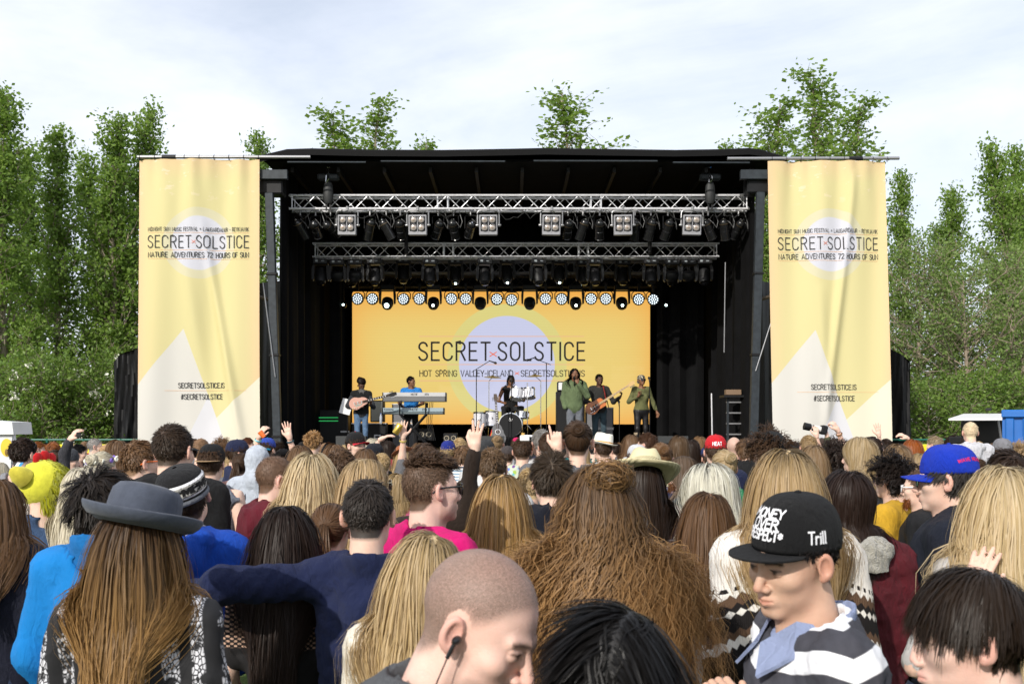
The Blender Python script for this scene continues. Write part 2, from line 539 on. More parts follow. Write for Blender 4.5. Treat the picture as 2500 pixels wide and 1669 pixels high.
def head_sdf(x, y, z, g):
 jw = g.get('jaw', 1.0); fat = g.get('fat', 0.0); ns = g.get('nose', 1.0); fem = g.get('fem', 0)
 ax = np.abs(x)
 d = ell(x, y, z, (0, -.015, .03), (.077, .098, .092))
 d = smin(d, ell(x, y, z, (0, .028, -.028), (.064 + fat, .060, .086)), .030)
 d = smin(d, ell(x, y, z, (0, .028, -.073), ((.054 + fat) * jw, .053, .043)), .030)
 d = smin(d, capd(ax, y, z, (.012, .072, -.103), (0, .072, -.103), .0155, .0155), .022)
 d = smin(d, ell(ax, y, z, (.043, .058, -.026), (.022, .022, .017)), .024)
 if not fem: d = smin(d, capd(ax, y, z, (.010, .087, .016), (.042, .074, .018), .009, .007), .016)
 d = ssub(d, ell(ax, y, z, (.032, .103, -.001), (.021, .021, .015)), .016)
 d = smin(d, capd(x, y, z, (0, .086, .008), (0, .107 * (.5 + .5 * ns), -.036), .0070, .0105 * ns), .014)
 d = smin(d, ell(ax, y, z, (.011, .096, -.042), (.0085 * ns, .011, .008)), .006)
 d = smin(d, ell(ax, y, z, (.032, .077, -.002), (.0135, .0130, .0120)), .003)
 d = smin(d, capd(ax, y, z, (.021, .0865, .005), (.043, .0800, .005), .0040, .0035), .004)
 d = smin(d, ell(x, y, z, (0, .080, -.071), (.027, .019, .016)), .012)
 d = smin(d, capd(ax, y, z, (0, .0965, -.0645), (.020, .0860, -.0695), .0048, .0020), .005)
 d = smin(d, capd(ax, y, z, (0, .0960, -.0765), (.017, .0875, -.0725), .0058, .0025), .005)
 d = ssub(d, capd(ax, y, z, (0, .1015, -.0705), (.021, .0900, -.0705), .0016, .0016), .003)
 es = g.get('ear', 1.0)
 ca, sa = cos(.42), sin(.42)
 ex = ax - .0765; ey = y + .010; ez = z + .006
 u = ex * ca + ey * sa; v = -ex * sa + ey * ca
 e = ell(u, v, ez, (.010, -.004, 0), (.0105, .0185 * es, .0315 * es))
 e = ssub(e, ell(u, v, ez, (.0195, .000, .002), (.0105, .0115, .0205)), .004)
 e = smin(e, ell(u, v, ez, (.008, .004, -.026), (.008, .009, .009)), .006)
 d = smin(d, e, .006)
 return d
def head_lo(x, y, z):
 d = ell(x, y, z, (0, -.015, .03), (.077, .098, .092))
 return smin(d, ell(x, y, z, (0, .028, -.045), (.062, .060, .075)), .03)
def sstep(e0, e1, x):
 t = np.clip((x - e0) / (e1 - e0), 0, 1); return t * t * (3 - 2 * t)
def hairline(x, y, z):
 """>0 inside the scalp (head frame)"""
 ax = np.abs(x)
 zl = np.interp(y, [-.13, -.06, -.035, -.012, .012, .030, .052, .075, .10],
     [-.085, -.078, -.052, .026, .018, .030, .055, .074, .078])
 s = z - zl
 ear = np.sqrt(((y + .010) / .024) ** 2 + ((z + .004) / .036) ** 2) < 1.0
 return np.where(ear & (ax > .055), -.01, s)
def head_masks(x, y, z, g):
 """rgb: scalp hair, lips/flush, dark (brow, lash, nostril, stubble)"""
 ax = np.abs(x)
 e_ = g.get('soft', 0.0); sc = sstep(-.004 - e_, .010 + e_, hairline(x, y, z)) * g.get('scalp', 1.0)
 lip = np.exp(-(((z + .0705) / .0085) ** 2 + (ax / .021) ** 4)) * (y > .07)
 ear = ((ax > .083) & (y < .03) & (z < .04) & (z > -.05)) * .5
 nose = np.exp(-((x / .016) ** 2 + ((z + .038) / .014) ** 2)) * (y > .092) * .5
 brow = np.exp(-(((z - .0185 - .10 * (ax - .02) * (ax < .04)) / .0042) ** 2)) * ((ax > .013) & (ax < .050) & (y > .055))
 eye = np.exp(-(((ax - .032) / .0065) ** 2 + ((z + .001) / .0055) ** 2)) * (y > .07)
 lash = np.exp(-(((z - .0035) / .0022) ** 2)) * ((ax > .019) & (ax < .046) & (y > .07))
 bd = 0 * x
 if g.get('beard'):
  bz = sstep(-.052, -.066, z) * sstep(.028, .046, y + .45 * (-.06 - z))
  mo = np.exp(-(((z + .056) / .008) ** 2)) * (ax < .03) * (y > .07)
  sb = sstep(.035, .02, y) * sstep(-.02, -.035, z) * sstep(-.005, .01, y)
  bd = np.clip(bz + mo + sb, 0, 1) * (1 - np.clip(lip * 1.6, 0, 1)) * g['beard']
 dark = np.clip(brow * g.get('brow', .9) + eye * .95 + lash * .9 + bd, 0, 1)
 return np.stack([sc, np.clip(lip * .9 + ear + nose, 0, 1), dark], 1)
def rot(yaw=0, pitch=0, roll=0):
 """yaw>0 turns right, pitch>0 looks down, roll>0 tilts to own right"""
 return np.array(Euler((-radians(pitch), radians(roll), -radians(yaw)), 'XYZ').to_matrix(), f32)
class Rig:
 def __init__(s, sex='m', head=(0, 0, 0), pose=None, g=None, hunch=0.0, build=1.0):
  s.sex = sex; s.R = rot(*head)
  s.g = dict(g or {})
  fm = sex == 'f'
  if fm: s.g.setdefault('fem', 1); s.g.setdefault('jaw', .9); s.g.setdefault('nose', .88); s.g.setdefault('brow', .55)
  s.bw = build
  s.sw = (.165 if fm else .192) * build
  s.nb = np.array((0, -.03, 1.465))
  pit = head[1]
  s.Hc = np.array((0, .012 + .0012 * pit + hunch, 1.648 - .0006 * max(pit, 0) - hunch * .3))
  j = {}
  for sd, nm in ((-1, 'L'), (1, 'R')):
   j['S' + nm] = (sd * s.sw, -.02, 1.425)
   j['E' + nm] = (sd * (s.sw + .055), -.045, 1.13)
   j['W' + nm] = (sd * (s.sw + .02), .09, .92)
   j['P' + nm] = (sd * .09, 0, .92)
   j['K' + nm] = (sd * .10, .02, .50)
   j['A' + nm] = (sd * .105, -.015, .085)
  j.update(pose or {})
  s.j = j
 def loc(s, x, y, z):
  R = s.R; x = x - s.Hc[0]; y = y - s.Hc[1]; z = z - s.Hc[2]
  return (x * R[0, 0] + y * R[1, 0] + z * R[2, 0], x * R[0, 1] + y * R[1, 1] + z * R[2, 1], x * R[0, 2] + y * R[1, 2] + z * R[2, 2])
 def H2B(s, p): return s.R @ np.asarray(p, f32) + s.Hc
 def neck(s, x, y, z, i=0.0):
  fm = s.sex == 'f'
  a = s.H2B((0, -.028, -.045)); r0 = .046 if fm else .055
  d = capd(x, y, z, a, s.nb + np.array((0, 0, -.03)), r0 + i, r0 + .008 + i)
  b = s.H2B((0, .022, -.085))
  return smin(d, capd(x, y, z, b, s.nb + np.array((0, .05, -.045)), r0 * .52 + i, r0 * .7 + i), .035)
 def torso(s, x, y, z, i=0.0, low=True):
  fm = s.sex == 'f'; w_ = s.sw / .192; b = s.bw
  ax = np.abs(x)
  d = ell(x, y, z, (0, -.008, 1.285), (.172 * w_ + i, (.118 if fm else .124) * b + i, .215 + i))
  d = smin(d, capd(ax, y, z, (.025, -.045, 1.495), (s.sw * .9, -.022, 1.432), .036 + i, .050 + i), .06)
  if fm: d = smin(d, ell(ax, y, z, (.07, .085, 1.25), (.065 + i, .06 + i, .07 + i)), .04)
  if low:
   d = smin(d, ell(x, y, z, (0, 0, 1.08), (.150 * w_ * b + i, .112 * b + i, .2 + i)), .09)
   d = smin(d, ell(x, y, z, (0, -.012, .93), ((.175 if fm else .165) * b + i, .125 * b + i, .14 + i)), .08)
  return d
 def arm(s, x, y, z, nm, i=0.0, upto=2.0):
  j = s.j; S, E, W = (np.array(j[k + nm], float) for k in 'SEW')
  k_ = .86 if s.sex == 'f' else 1.0
  d = None
  e = S + (E - S) * min(1, upto)
  d = capd(x, y, z, S, e, .056 * k_ + i, (.056 - .012 * min(1, upto)) * k_ + i)
  if upto > 1:
   w2 = E + (W - E) * min(1, upto - 1)
   d = smin(d, capd(x, y, z, E, w2, .044 * k_ + i, (.044 - .015 * min(1, upto - 1)) * k_ + i), .03)
  return d
 def legs(s, x, y, z, i=0.0):
  d = None
  for nm in 'LR':
   j = s.j
   for a, b, ra, rb in (('P', 'K', .088, .058), ('K', 'A', .056, .042)):
    q = capd(x, y, z, j[a + nm], j[b + nm], ra + i, rb + i)
    d = q if d is None else smin(d, q, .03)
  return d
 def feet(s, x, y, z, i=0.0, which='LR'):
  d = None
  for nm in which:
   A = np.array(s.j['A' + nm], float)
   q = capd(x, y, z, A + np.array((0, -.02, -.045)), A + np.array((np.sign(A[0]) * .02, .14, -.052)), .042 + i, .032 + i)
   d = q if d is None else np.minimum(d, q)
  return d
 def head(s, x, y, z):
  hx, hy, hz = s.loc(x, y, z)
  return smin(head_sdf(hx, hy, hz, s.g), s.neck(x, y, z), .02)
def hand_sdf(x, y, z, W, D, N, curls, spread=.16, thumb=.7, s=1.0, side=1):
 """palm from wrist W along D; N = direction of the palm; curls for 4 fingers (0 straight .. 1 fist)"""
 D = np.asarray(D, float); D /= np.linalg.norm(D)
 N = np.asarray(N, float); N = N - D * N.dot(D); N /= np.linalg.norm(N)
 T = np.cross(D, N) * side
 W = np.asarray(W, float)
 d = capd(x, y, z, W, W + D * .03 * s, .026 * s, .027 * s)
 for q in (-1.35, -.45, .45, 1.35):
  d = smin(d, capd(x, y, z, W + D * .02 * s + T * q * .011 * s, W + D * .083 * s + T * q * .0175 * s, .0135 * s, .0115 * s), .012)
 Ls = (.070, .079, .073, .058)
 for i, q in enumerate((1.5, .5, -.5, -1.5)):
  b = W + D * .088 * s + T * q * .0170 * s
  dr = D + T * q * spread * .5; dr /= np.linalg.norm(dr)
  a = curls[i] * 1.5
  p = b; l = Ls[i] * s
  for kk, fr in enumerate((.46, .30, .24)):
   an = a * (kk + 1) * .62 + .07
   v = dr * cos(an) + N * sin(an)
   e = p + v * l * fr
   r0 = (.0088 - kk * .0008) * s
   d = smin(d, capd(x, y, z, p, e, r0, r0 - .0007), .004)
   p = e
 b = W + D * .028 * s + T * .024 * s
 v1 = D * .75 + T * thumb + N * .25; v1 /= np.linalg.norm(v1)
 p1 = b + v1 * .046 * s
 v2 = D * .95 + T * (thumb - .55) + N * .3; v2 /= np.linalg.norm(v2)
 d = smin(d, capd(x, y, z, b, p1, .0145 * s, .0105 * s), .014)
 d = smin(d, capd(x, y, z, p1, p1 + v2 * .034 * s, .0100 * s, .0085 * s), .004)
 return d
def fold_noise(seed, freq=26.0, amp=.007, stretch=(1, 1, .5)):
 r = np.random.default_rng(seed)
 ks = r.normal(size=(7, 3)) * freq * np.array(stretch); ph = r.uniform(0, 6.28, 7)
 ks2 = r.normal(size=(5, 3)) * freq * 2.3 * np.array(stretch[::-1]); ph2 = r.uniform(0, 6.28, 5)
 def fn(x, y, z):
  wx = x + .02 * np.sin(z * 17 + ph[0]); a = 0
  for k, p in zip(ks, ph): a = a + np.sin(wx * k[0] + y * k[1] + z * k[2] + p)
  b = 0
  for k, p in zip(ks2, ph2): b = b + np.abs(np.sin(wx * k[0] + y * k[1] + z * k[2] + p)) - .6
  return amp * (a / 3.4 + b * .42)
 return fn
def body_mesh(rig, hres=.004, bres=.016, hands=None, legs=True, upper_only=False, hand_res=None, name='body', mat=None):
 parts = []; off = 0
 c = rig.Hc
 lo = (c[0] - .13, c[1] - .15, c[2] - .185); hi = (c[0] + .13, c[1] + .16, c[2] + .15)
 V, Q = mesh_field(rig.head, lo, hi, hres)
 hx, hy, hz = rig.loc(V[:, 0], V[:, 1], V[:, 2])
 M = head_masks(hx, hy, hz, rig.g)
 parts.append((V, Q, M))
 def bf(x, y, z):
  d = smin(rig.neck(x, y, z, -.003), rig.torso(x, y, z, -.012), .03)
  for nm in 'LR': d = smin(d, rig.arm(x, y, z, nm, -.001), .02)
  if legs: d = smin(d, np.minimum(rig.legs(x, y, z, -.006), rig.feet(x, y, z, -.004)), .03)
  return d
 pts = np.array([rig.j[k] for k in rig.j])
 mn = np.minimum(pts.min(0) - .1, (-.25, -.22, 0)); mx = np.maximum(pts.max(0) + .1, (.25, .22, 1.5))
 if upper_only: mn[2] = .75
 else: mn[2] = -.02
 ztop = c[2] - .155
 V, Q = mesh_field(bf, mn, (mx[0], mx[1], max(ztop, mx[2])), bres)
 keep = ~(((V[Q[:, 0], 2] > ztop) & (np.abs(V[Q[:, 0], 0]) < .09) & (np.abs(V[Q[:, 0], 1]) < .13)))
 Q = Q[keep]
 parts.append((V, Q, np.zeros((len(V), 3), f32)))
 for hd in (hands or []):
  W = np.array(hd['W'], float)
  V, Q = mesh_field(lambda x, y, z: hand_sdf(x, y, z, **hd), W - .2, W + .2, hand_res or max(hres * .8, .0028))
  m = np.zeros((len(V), 3), f32)
  parts.append((V, Q, m))
 Vs = []; Qs = []; Ms = []; o = 0
 for V, Q, M in parts:
  Vs.append(V); Qs.append(Q + o); Ms.append(M); o += len(V)
 return np_mesh(name, np.concatenate(Vs), np.concatenate(Qs), True, {'mask': np.concatenate(Ms)}, [mat])
def top_mesh(rig, sleeve=1.9, neck='crew', seed=1, res=.014, thick=.014, hood=False, collar=0.0, amp=.007, low=.82,
    lapel=False, loose=1.0, mat=None, name='top', arms='LR', hoodup=False, puff=0.0, attrs=None):
 fn = fold_noise(seed, amp=amp)
 nb = rig.nb
 def f(x, y, z):
  d = rig.torso(x, y, z, thick * loose)
  for nm in arms:
   d = smin(d, rig.arm(x, y, z, nm, thick * .8 * loose + .002, sleeve), .05)
  d = d + fn(x, y, z)
  if puff: d = d - puff * np.abs(np.sin(z * 48))
  r = {'crew': .066, 'wide': .095, 'vee': .072, 'tank': .10, 'high': .058}[neck]
  cut = capd(x, y, z, (0, -.022, 1.475 if neck != 'high' else 1.52), (0, .05, 1.62), r, r + .07)
  d = ssub(d, cut, .008)
  if neck == 'tank':
   for s_ in (-1, 1):
    d = ssub(d, capd(x, y, z, (s_ * (rig.sw + .01), -.02, 1.36), (s_ * (rig.sw + .03), -.02, 1.6), .055, .075), .01)
  if collar:
   ax_ = nb + np.array((0, .012, -.015)); tp = nb + np.array((0, .0, collar)) * np.array((1, 1, 1))
   o_ = capd(x, y, z, ax_, tp + np.array((0, -.012, 0)), .084, .082)
   i_ = capd(x, y, z, ax_ + np.array((0, 0, -.06)), tp + np.array((0, 0, .08)), .072, .070)
   sh = np.maximum(np.maximum(o_, -i_), z - (nb[2] + collar - .3 * (y + .03)))
   d = smin(d, sh + .4 * fn(x * 2, y * 2, z * 2), .012)
  if hood:
   hc = nb + np.array((0, -.075, .005))
   q = ell(x, y, z, hc, (.125, .060, .058))
   for s_ in (-1, 1):
    q = smin(q, capd(x, y, z, hc + np.array((s_ * .07, .015, .02)), nb + np.array((s_ * .085, .085, -.02)), .040, .024), .05)
   q = smin(q, ell(x, y, z, hc + np.array((0, -.035, -.07)), (.095, .045, .075)), .05)
   q = ssub(q, ell(x, y, z, nb + np.array((0, -.012, .068)), (.074, .085, .060)), .02)
   d = smin(d, q + 1.1 * fn(x * 1.7, y * 1.7, z * 1.7), .022)
  if hoodup:
   hx, hy, hz = rig.loc(x, y, z)
   q = ell(hx, hy, hz, (0, -.018, .015), (.106, .122, .130))
   q = smin(q, capd(x, y, z, rig.Hc + np.array((0, -.03, -.06)), nb + np.array((0, -.03, 0)), .09, .10), .05)
   q = ssub(q, ell(hx, hy, hz, (0, .11, -.01), (.076, .10, .105)), .015)
   d = smin(d, q + fn(x, y, z), .03)
  return d
 pts = np.array([rig.j[k + n] for n in arms for k in 'SEW'])
 mn = np.minimum(pts.min(0) - .12, (-.3, -.24, 0)); mx = np.maximum(pts.max(0) + .12, (.3, .24, 1.6))
 if hoodup: mx[2] = max(mx[2], rig.Hc[2] + .18)
 mn[2] = low if sleeve <= 1.2 else min(low, pts[:, 2].min() - .04)
 mn[2] = max(mn[2], low - .02)
 V, Q = mesh_field(f, mn, mx, res)
 return np_mesh(name, V, Q, True, attrs(V) if attrs else None, [mat])
def trousers_mesh(rig, mat, res=.02, name='trousers', seed=3, hi=.98):
 fn = fold_noise(seed, amp=.006)
 def f(x, y, z):
  d = smin(rig.legs(x, y, z, .008), ell(x, y, z, (0, -.012, .93), (.172, .132, .14)), .05)
  return np.maximum(d + fn(x, y, z), np.maximum(z - hi, .06 - z))
 pts = np.array([rig.j[k + n] for n in 'LR' for k in 'PKA'])
 V, Q = mesh_field(f, np.minimum(pts.min(0) - .14, (-.3, -.26, -.02)), np.maximum(pts.max(0) + .14, (.3, .26, 1.1)), res)
 return np_mesh(name, V, Q, True, None, [mat])
def shoes_mesh(rig, mat, res=.016, name='shoe', which='L'):
 pts = np.array([rig.j['A' + n] for n in which])
 V, Q = mesh_field(lambda x, y, z: np.maximum(rig.feet(x, y, z, .006, which), -z + .002), pts.min(0) - (.12, .16, .12), pts.max(0) + (.12, .26, .1), res)
 return np_mesh(name, V, Q, True, None, [mat])
def unit(v): return v / (np.linalg.norm(v, axis=-1, keepdims=True) + 1e-9)
def scalp_roots(rig, n, r, lim=0.0, cond=None):
 P = []
 got = 0
 while got < n:
  u = unit(r.normal(size=(n * 3, 3)))
  t = np.full(len(u), .05)
  c0 = np.array((0, -.01, .01))
  for _ in range(14):
   q = c0 + u * t[:, None]
   t = t - head_lo(q[:, 0], q[:, 1], q[:, 2])
  q = c0 + u * t[:, None]
  k = hairline(q[:, 0], q[:, 1], q[:, 2]) > lim
  if cond is not None: k &= cond(q)
  q = q[k]; P.append(q); got += len(q)
 return np.concatenate(P)[:n]
def grad(f, P, e=.004):
 x, y, z = P[:, 0], P[:, 1], P[:, 2]
 d = f(x, y, z)
 g = np.stack([f(x + e, y, z) - d, f(x, y + e, z) - d, f(x, y, z + e) - d], 1)
 return d, unit(g)
def hair_mesh(rig, n=1500, seg=10, length=.35, lvar=.25, lift=.5, grav=.3, comb=None, part=None, off=(.004, .018), clump=60, cstr=.5,
    wave=0.0, wfreq=14.0, curl=0.0, cfreq=60.0, width=.004, seed=1, frizz=.004, cond=None, lim=0.0, collide='long',
    gather=None, keepback=.6, flat=.25, grow=(.35, 1.6), narrow=.04, pinch=1.3, mat=None, name='hair', curl_t=.15, extra=None, whorl=(0, -.07, .10), lenf=None, inw=0.0):
 r = np.random.default_rng(seed)
 q = scalp_roots(rig, n, r, lim, cond)
 _, nl = grad(lambda a, b, c: head_lo(a, b, c), q)
 R = rig.R
 wv = np.array(whorl)
 away = q - wv; away -= nl * np.sum(away * nl, 1, keepdims=True); away = unit(away)
 d0 = away.copy()
 if part is not None:     # parted at x = part on top, falling to the sides and back
  sx = np.sign(q[:, 0] - part); sx[sx == 0] = 1
  topn = np.clip(nl[:, 2], 0, 1)
  side = np.stack([sx, np.full(n, -.35), np.full(n, -.25)], 1)
  d0 = unit(side * topn[:, None] + (1 - topn[:, None]) * np.array((0, -.35, -1.0)))
  back = (q[:, 1] < -.05)[:, None]
  d0 = np.where(back, unit(np.stack([.35 * q[:, 0] / .08, np.full(n, -.4), np.full(n, -.8)], 1)), d0)
 if comb is not None: d0 = unit(d0 * .35 + comb(q, nl))
 d0 = d0 - nl * np.sum(d0 * nl, 1, keepdims=True)
 d0 = unit(unit(d0) + nl * lift + r.normal(size=(n, 3)) * .12)
 P = q @ R.T + rig.Hc; D = d0 @ R.T; root = P.copy(); RN = nl @ R.T
 L = length * (1 + r.uniform(-lvar, lvar, n))
 if lenf is not None: L = L * lenf(q)
 offs = r.uniform(off[0], off[1], n)
 if collide == 'long':
  def f(x, y, z):
   hx, hy, hz = rig.loc(x, y, z)
   d = np.minimum(head_lo(hx, hy, hz), rig.neck(x, y, z))
   d = np.minimum(d, rig.torso(x, y, z, .02, low=False))
   for nm in 'LR':
    d = np.minimum(d, capd(x, y, z, rig.j['S' + nm], rig.j['E' + nm], .072, .062))
   return d
 else:
  def f(x, y, z): return head_lo(*rig.loc(x, y, z))
 wst = np.linspace(.5, 1.5, seg) if collide == 'long' else np.ones(seg); wst = wst / wst.sum()
 pts = [P.copy()]
 down = np.array((0, 0, -1.0))
 fwd = R @ np.array((0, 1, 0), f32)
 G = None if gather is None else rig.H2B(gather)
 for i in range(seg):
  t = wst[:i + 1].sum(); step = (L * wst[i])[:, None]
  if G is not None:
   tg = G - P; dist = np.linalg.norm(tg, axis=1, keepdims=True)
   D = unit(D * .45 + unit(tg) * .75)
   st = np.minimum(step, dist * .8)
   P = P + D * st
  else:
   D = unit(D * (1 - grav) + down * grav + r.normal(size=(n, 3)) * .02)
   if keepback:
    hx, hy, hz = rig.loc(P[:, 0], P[:, 1], P[:, 2])
    inface = ((hy > .015) & (hz < .06) & (hz > -.16))[:, None]
    D = unit(D - inface * fwd * keepback * .6)
   if pinch and collide == 'long':
    lp = np.clip((rig.Hc[2] - .06 - P[:, 2]) / .1, 0, 1) * np.clip((np.abs(P[:, 0]) - .07) / .05, 0, 2.2)
    D[:, 0] -= np.sign(P[:, 0]) * lp * pinch * .16; D = unit(D)
   if inw:
    ax0 = np.stack([P[:, 0] - rig.Hc[0], P[:, 1] - rig.Hc[1], np.zeros(n)], 1)
    D = unit(D - unit(ax0) * inw * t)
   P = P + D * step
  d, gN = grad(f, P)
  o_ = offs * min(1.0, grow[0] + grow[1] * t)
  if collide == 'long':
   lowp = (P[:, 2] < rig.Hc[2] - .13)[:, None]
   gN = np.where(lowp, unit(gN * np.array((narrow, 1, .45)) + np.array((0, -.45, 0)) * (P[:, 1:2] < .03)), gN)
  pen = np.clip(o_ - d, 0, .06)[:, None]
  P = P + gN * pen
  hit = pen > 0
  D = np.where(hit, unit(D - gN * np.minimum(0, np.sum(D * gN, 1, keepdims=True))), D)
  pts.append(P.copy())
 A = np.stack(pts, 1)                                  # n, seg+1, 3
 tt = np.concatenate([[0], np.cumsum(wst)])[None, :, None]
 if clump:
  ci = r.choice(n, min(clump, n), replace=False)
  dd = ((root[:, None, :] - root[ci][None]) ** 2).sum(-1)
  own = dd.argmin(1)
  Gd = A[ci][own]
  w_ = cstr * sstep(.1, .75, tt)
  A = A * (1 - w_) + Gd * w_
  ph = r.uniform(0, 6.28, len(ci))[own] + r.normal(size=n) * .35
  amp = r.uniform(.6, 1.4, len(ci))[own]
 else:
  ph = r.uniform(0, 6.28, n); amp = r.uniform(.7, 1.3, n)
 T = np.gradient(A, axis=1); T = unit(T)
 axv = A - np.array((rig.Hc[0], rig.Hc[1] - .01, 0));
 axv[..., 2] = np.where(A[..., 2] > rig.Hc[2], A[..., 2] - rig.Hc[2], 0)
 N = unit(axv - T * np.sum(axv * T, -1, keepdims=True)); B = np.cross(T, N)
 s_ = tt[..., 0] * L[:, None]
 if wave:
  k = sstep(.05, .4, tt[..., 0]) * amp[:, None] * wave
  A = A + B * (np.sin(s_ * wfreq * 6.28 / 1.0 + ph[:, None]) * k)[..., None] + N * (np.cos(s_ * wfreq * 5.1 + ph[:, None]) * k * .5)[..., None]
 if curl:
  k = sstep(curl_t, curl_t + .35, tt[..., 0]) * amp[:, None] * curl
  A = A + B * (np.sin(s_ * cfreq + ph[:, None]) * k)[..., None] + N * ((np.cos(s_ * cfreq + ph[:, None]) + .7) * k)[..., None]
 if frizz:
  A = A + r.normal(size=A.shape) * frizz * tt * .5 + (r.normal(size=(n, 1, 3)) * frizz * tt)
 if extra is not None: A = extra(A, r)
 return ribbon(A, width, flat, r, N, mat, name)
def ribbon(A, width, flat, r, N, mat, name, taper=.35):
 n, k, _ = A.shape
 T = unit(np.gradient(A, axis=1))
 if N is None:
  N = np.zeros_like(A); N[..., 2] = 1
 tw = r.normal(size=(n, 1, 1)) * flat
 B = unit(np.cross(T, N)); N2 = np.cross(B, T)
 S = B * np.cos(tw) + N2 * np.sin(tw)
 tt = np.linspace(0, 1, k)[None, :, None]
 w_ = width * r.uniform(.6, 1.35, (n, 1, 1)) * (1 - (1 - taper) * sstep(.55, 1, tt)) * .5
 V = np.stack([A - S * w_, A + S * w_], 2).reshape(-1, 3)
 b = (np.arange(n)[:, None] * k + np.arange(k - 1)[None]) * 2
 Q = np.stack([b, b + 1, b + 3, b + 2], -1).reshape(-1, 4)
 rnd = np.repeat(r.uniform(0, 1, n), k * 2)
 t2 = np.tile(np.repeat(np.linspace(0, 1, k), 2), n)
 u2 = np.tile(np.array((0., 1.)), n * k)
 me = np_mesh(name, V, Q, True, {'hc': np.stack([rnd, t2, u2], 1)}, [mat])
 CN = unit(N2 * (.35 + 0 * tw) + N * .75 + np.cross(S, T) * .35 + r.normal(size=(n, 1, 3)) * .16)
 me.normals_split_custom_set_from_vertices(np.repeat(CN.reshape(-1, 3), 2, 0).tolist())
 return me
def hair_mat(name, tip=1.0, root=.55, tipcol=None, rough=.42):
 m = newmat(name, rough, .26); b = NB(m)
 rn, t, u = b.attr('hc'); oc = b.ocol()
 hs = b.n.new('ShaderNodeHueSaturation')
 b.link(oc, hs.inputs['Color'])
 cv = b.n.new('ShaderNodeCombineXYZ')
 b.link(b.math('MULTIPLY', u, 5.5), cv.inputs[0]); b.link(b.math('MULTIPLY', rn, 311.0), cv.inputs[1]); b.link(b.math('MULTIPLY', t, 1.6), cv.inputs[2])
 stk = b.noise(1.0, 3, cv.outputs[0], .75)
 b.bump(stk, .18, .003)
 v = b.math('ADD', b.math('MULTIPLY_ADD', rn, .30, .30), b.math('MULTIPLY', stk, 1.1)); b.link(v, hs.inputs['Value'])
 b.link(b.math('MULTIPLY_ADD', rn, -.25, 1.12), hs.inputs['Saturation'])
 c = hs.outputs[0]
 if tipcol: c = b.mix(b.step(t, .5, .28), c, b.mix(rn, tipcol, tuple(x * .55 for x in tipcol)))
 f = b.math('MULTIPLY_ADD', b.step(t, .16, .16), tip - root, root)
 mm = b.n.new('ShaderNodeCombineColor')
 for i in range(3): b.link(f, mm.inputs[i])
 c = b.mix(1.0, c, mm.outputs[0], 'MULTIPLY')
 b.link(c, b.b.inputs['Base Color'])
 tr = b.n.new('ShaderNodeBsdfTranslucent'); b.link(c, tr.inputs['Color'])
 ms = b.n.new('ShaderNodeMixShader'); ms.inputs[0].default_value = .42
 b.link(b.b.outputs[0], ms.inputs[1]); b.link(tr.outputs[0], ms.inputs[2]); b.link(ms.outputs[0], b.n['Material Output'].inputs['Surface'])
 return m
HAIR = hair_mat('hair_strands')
def buzz_mat():
 m = newmat('hair_buzz', .6, .3); b = NB(m); rn, t, u = b.attr('hc')
 hs = b.n.new('ShaderNodeHueSaturation'); b.link(b.ocol(), hs.inputs['Color']); b.link(b.math('MULTIPLY_ADD', rn, .5, .75), hs.inputs['Value'])
 b.link(hs.outputs[0], b.b.inputs['Base Color']); return m
HAIR_BUZZ = buzz_mat()
HAIR_OMBRE = hair_mat('hair_ombre', tipcol=(.46, .27, .10))
HAIR_ROOTS = hair_mat('hair_dark_roots', root=.22)
HAIR_GLOSS = hair_mat('hair_gloss', root=.9, rough=.33)
HAIR_CURL = hair_mat('hair_curl', tipcol=(.50, .29, .12), root=.8)
def skin_mat(name, col, sss=.12):
 m = newmat(name, .52, .35); b = NB(m)
 b.xyz()
 r_, g_, d_ = b.attr('mask')
 n = b.noise(34, 5, b.vec, .6)
 base = b.mix(n, tuple(c * .86 for c in col), tuple(min(1, c * 1.1) for c in col))
 blot = b.step(b.noise(9, 3, b.vec), .55, .14)
 base = b.mix(b.math('MULTIPLY', blot, .28), base, (col[0] * .98, col[1] * .70, col[2] * .62))
 base = b.mix(b.math('MULTIPLY', g_, .75), base, (col[0] * .80, col[1] * .42, col[2] * .40))
 oc = b.ocol()
 base = b.mix(d_, base, b.mix(.6, oc, (.035, .02, .014)))
 stub = b.math('MULTIPLY_ADD', b.step(b.noise(900, 2, b.vec), .5, .2), .8, .38)
 base = b.mix(b.math('ADD', b.math('MULTIPLY', r_, stub), b.math('MULTIPLY', b.step(r_, .975, .01), .65), clamp=True), base, oc)
 b.link(base, b.b.inputs['Base Color'])
 b.b.inputs['Subsurface Weight'].default_value = sss
 b.b.inputs['Subsurface Radius'].default_value = (.012, .005, .003)
 b.b.inputs['Subsurface Scale'].default_value = 1.0
 b.bump(b.math('ADD', b.noise(420, 3, b.vec), b.noise(130, 4, b.vec, .7)), .3, .0025)
 return m
SKIN = skin_mat('skin_fair', (.68, .47, .37))
SKIN_PINK = skin_mat('skin_rosy', (.70, .47, .39))
SKIN_TAN = skin_mat('skin_tan', (.46, .27, .17))
SKIN_BROWN = skin_mat('skin_brown', (.20, .095, .052), .04)
SKIN_DARK = skin_mat('skin_dark', (.085, .042, .026), .03)
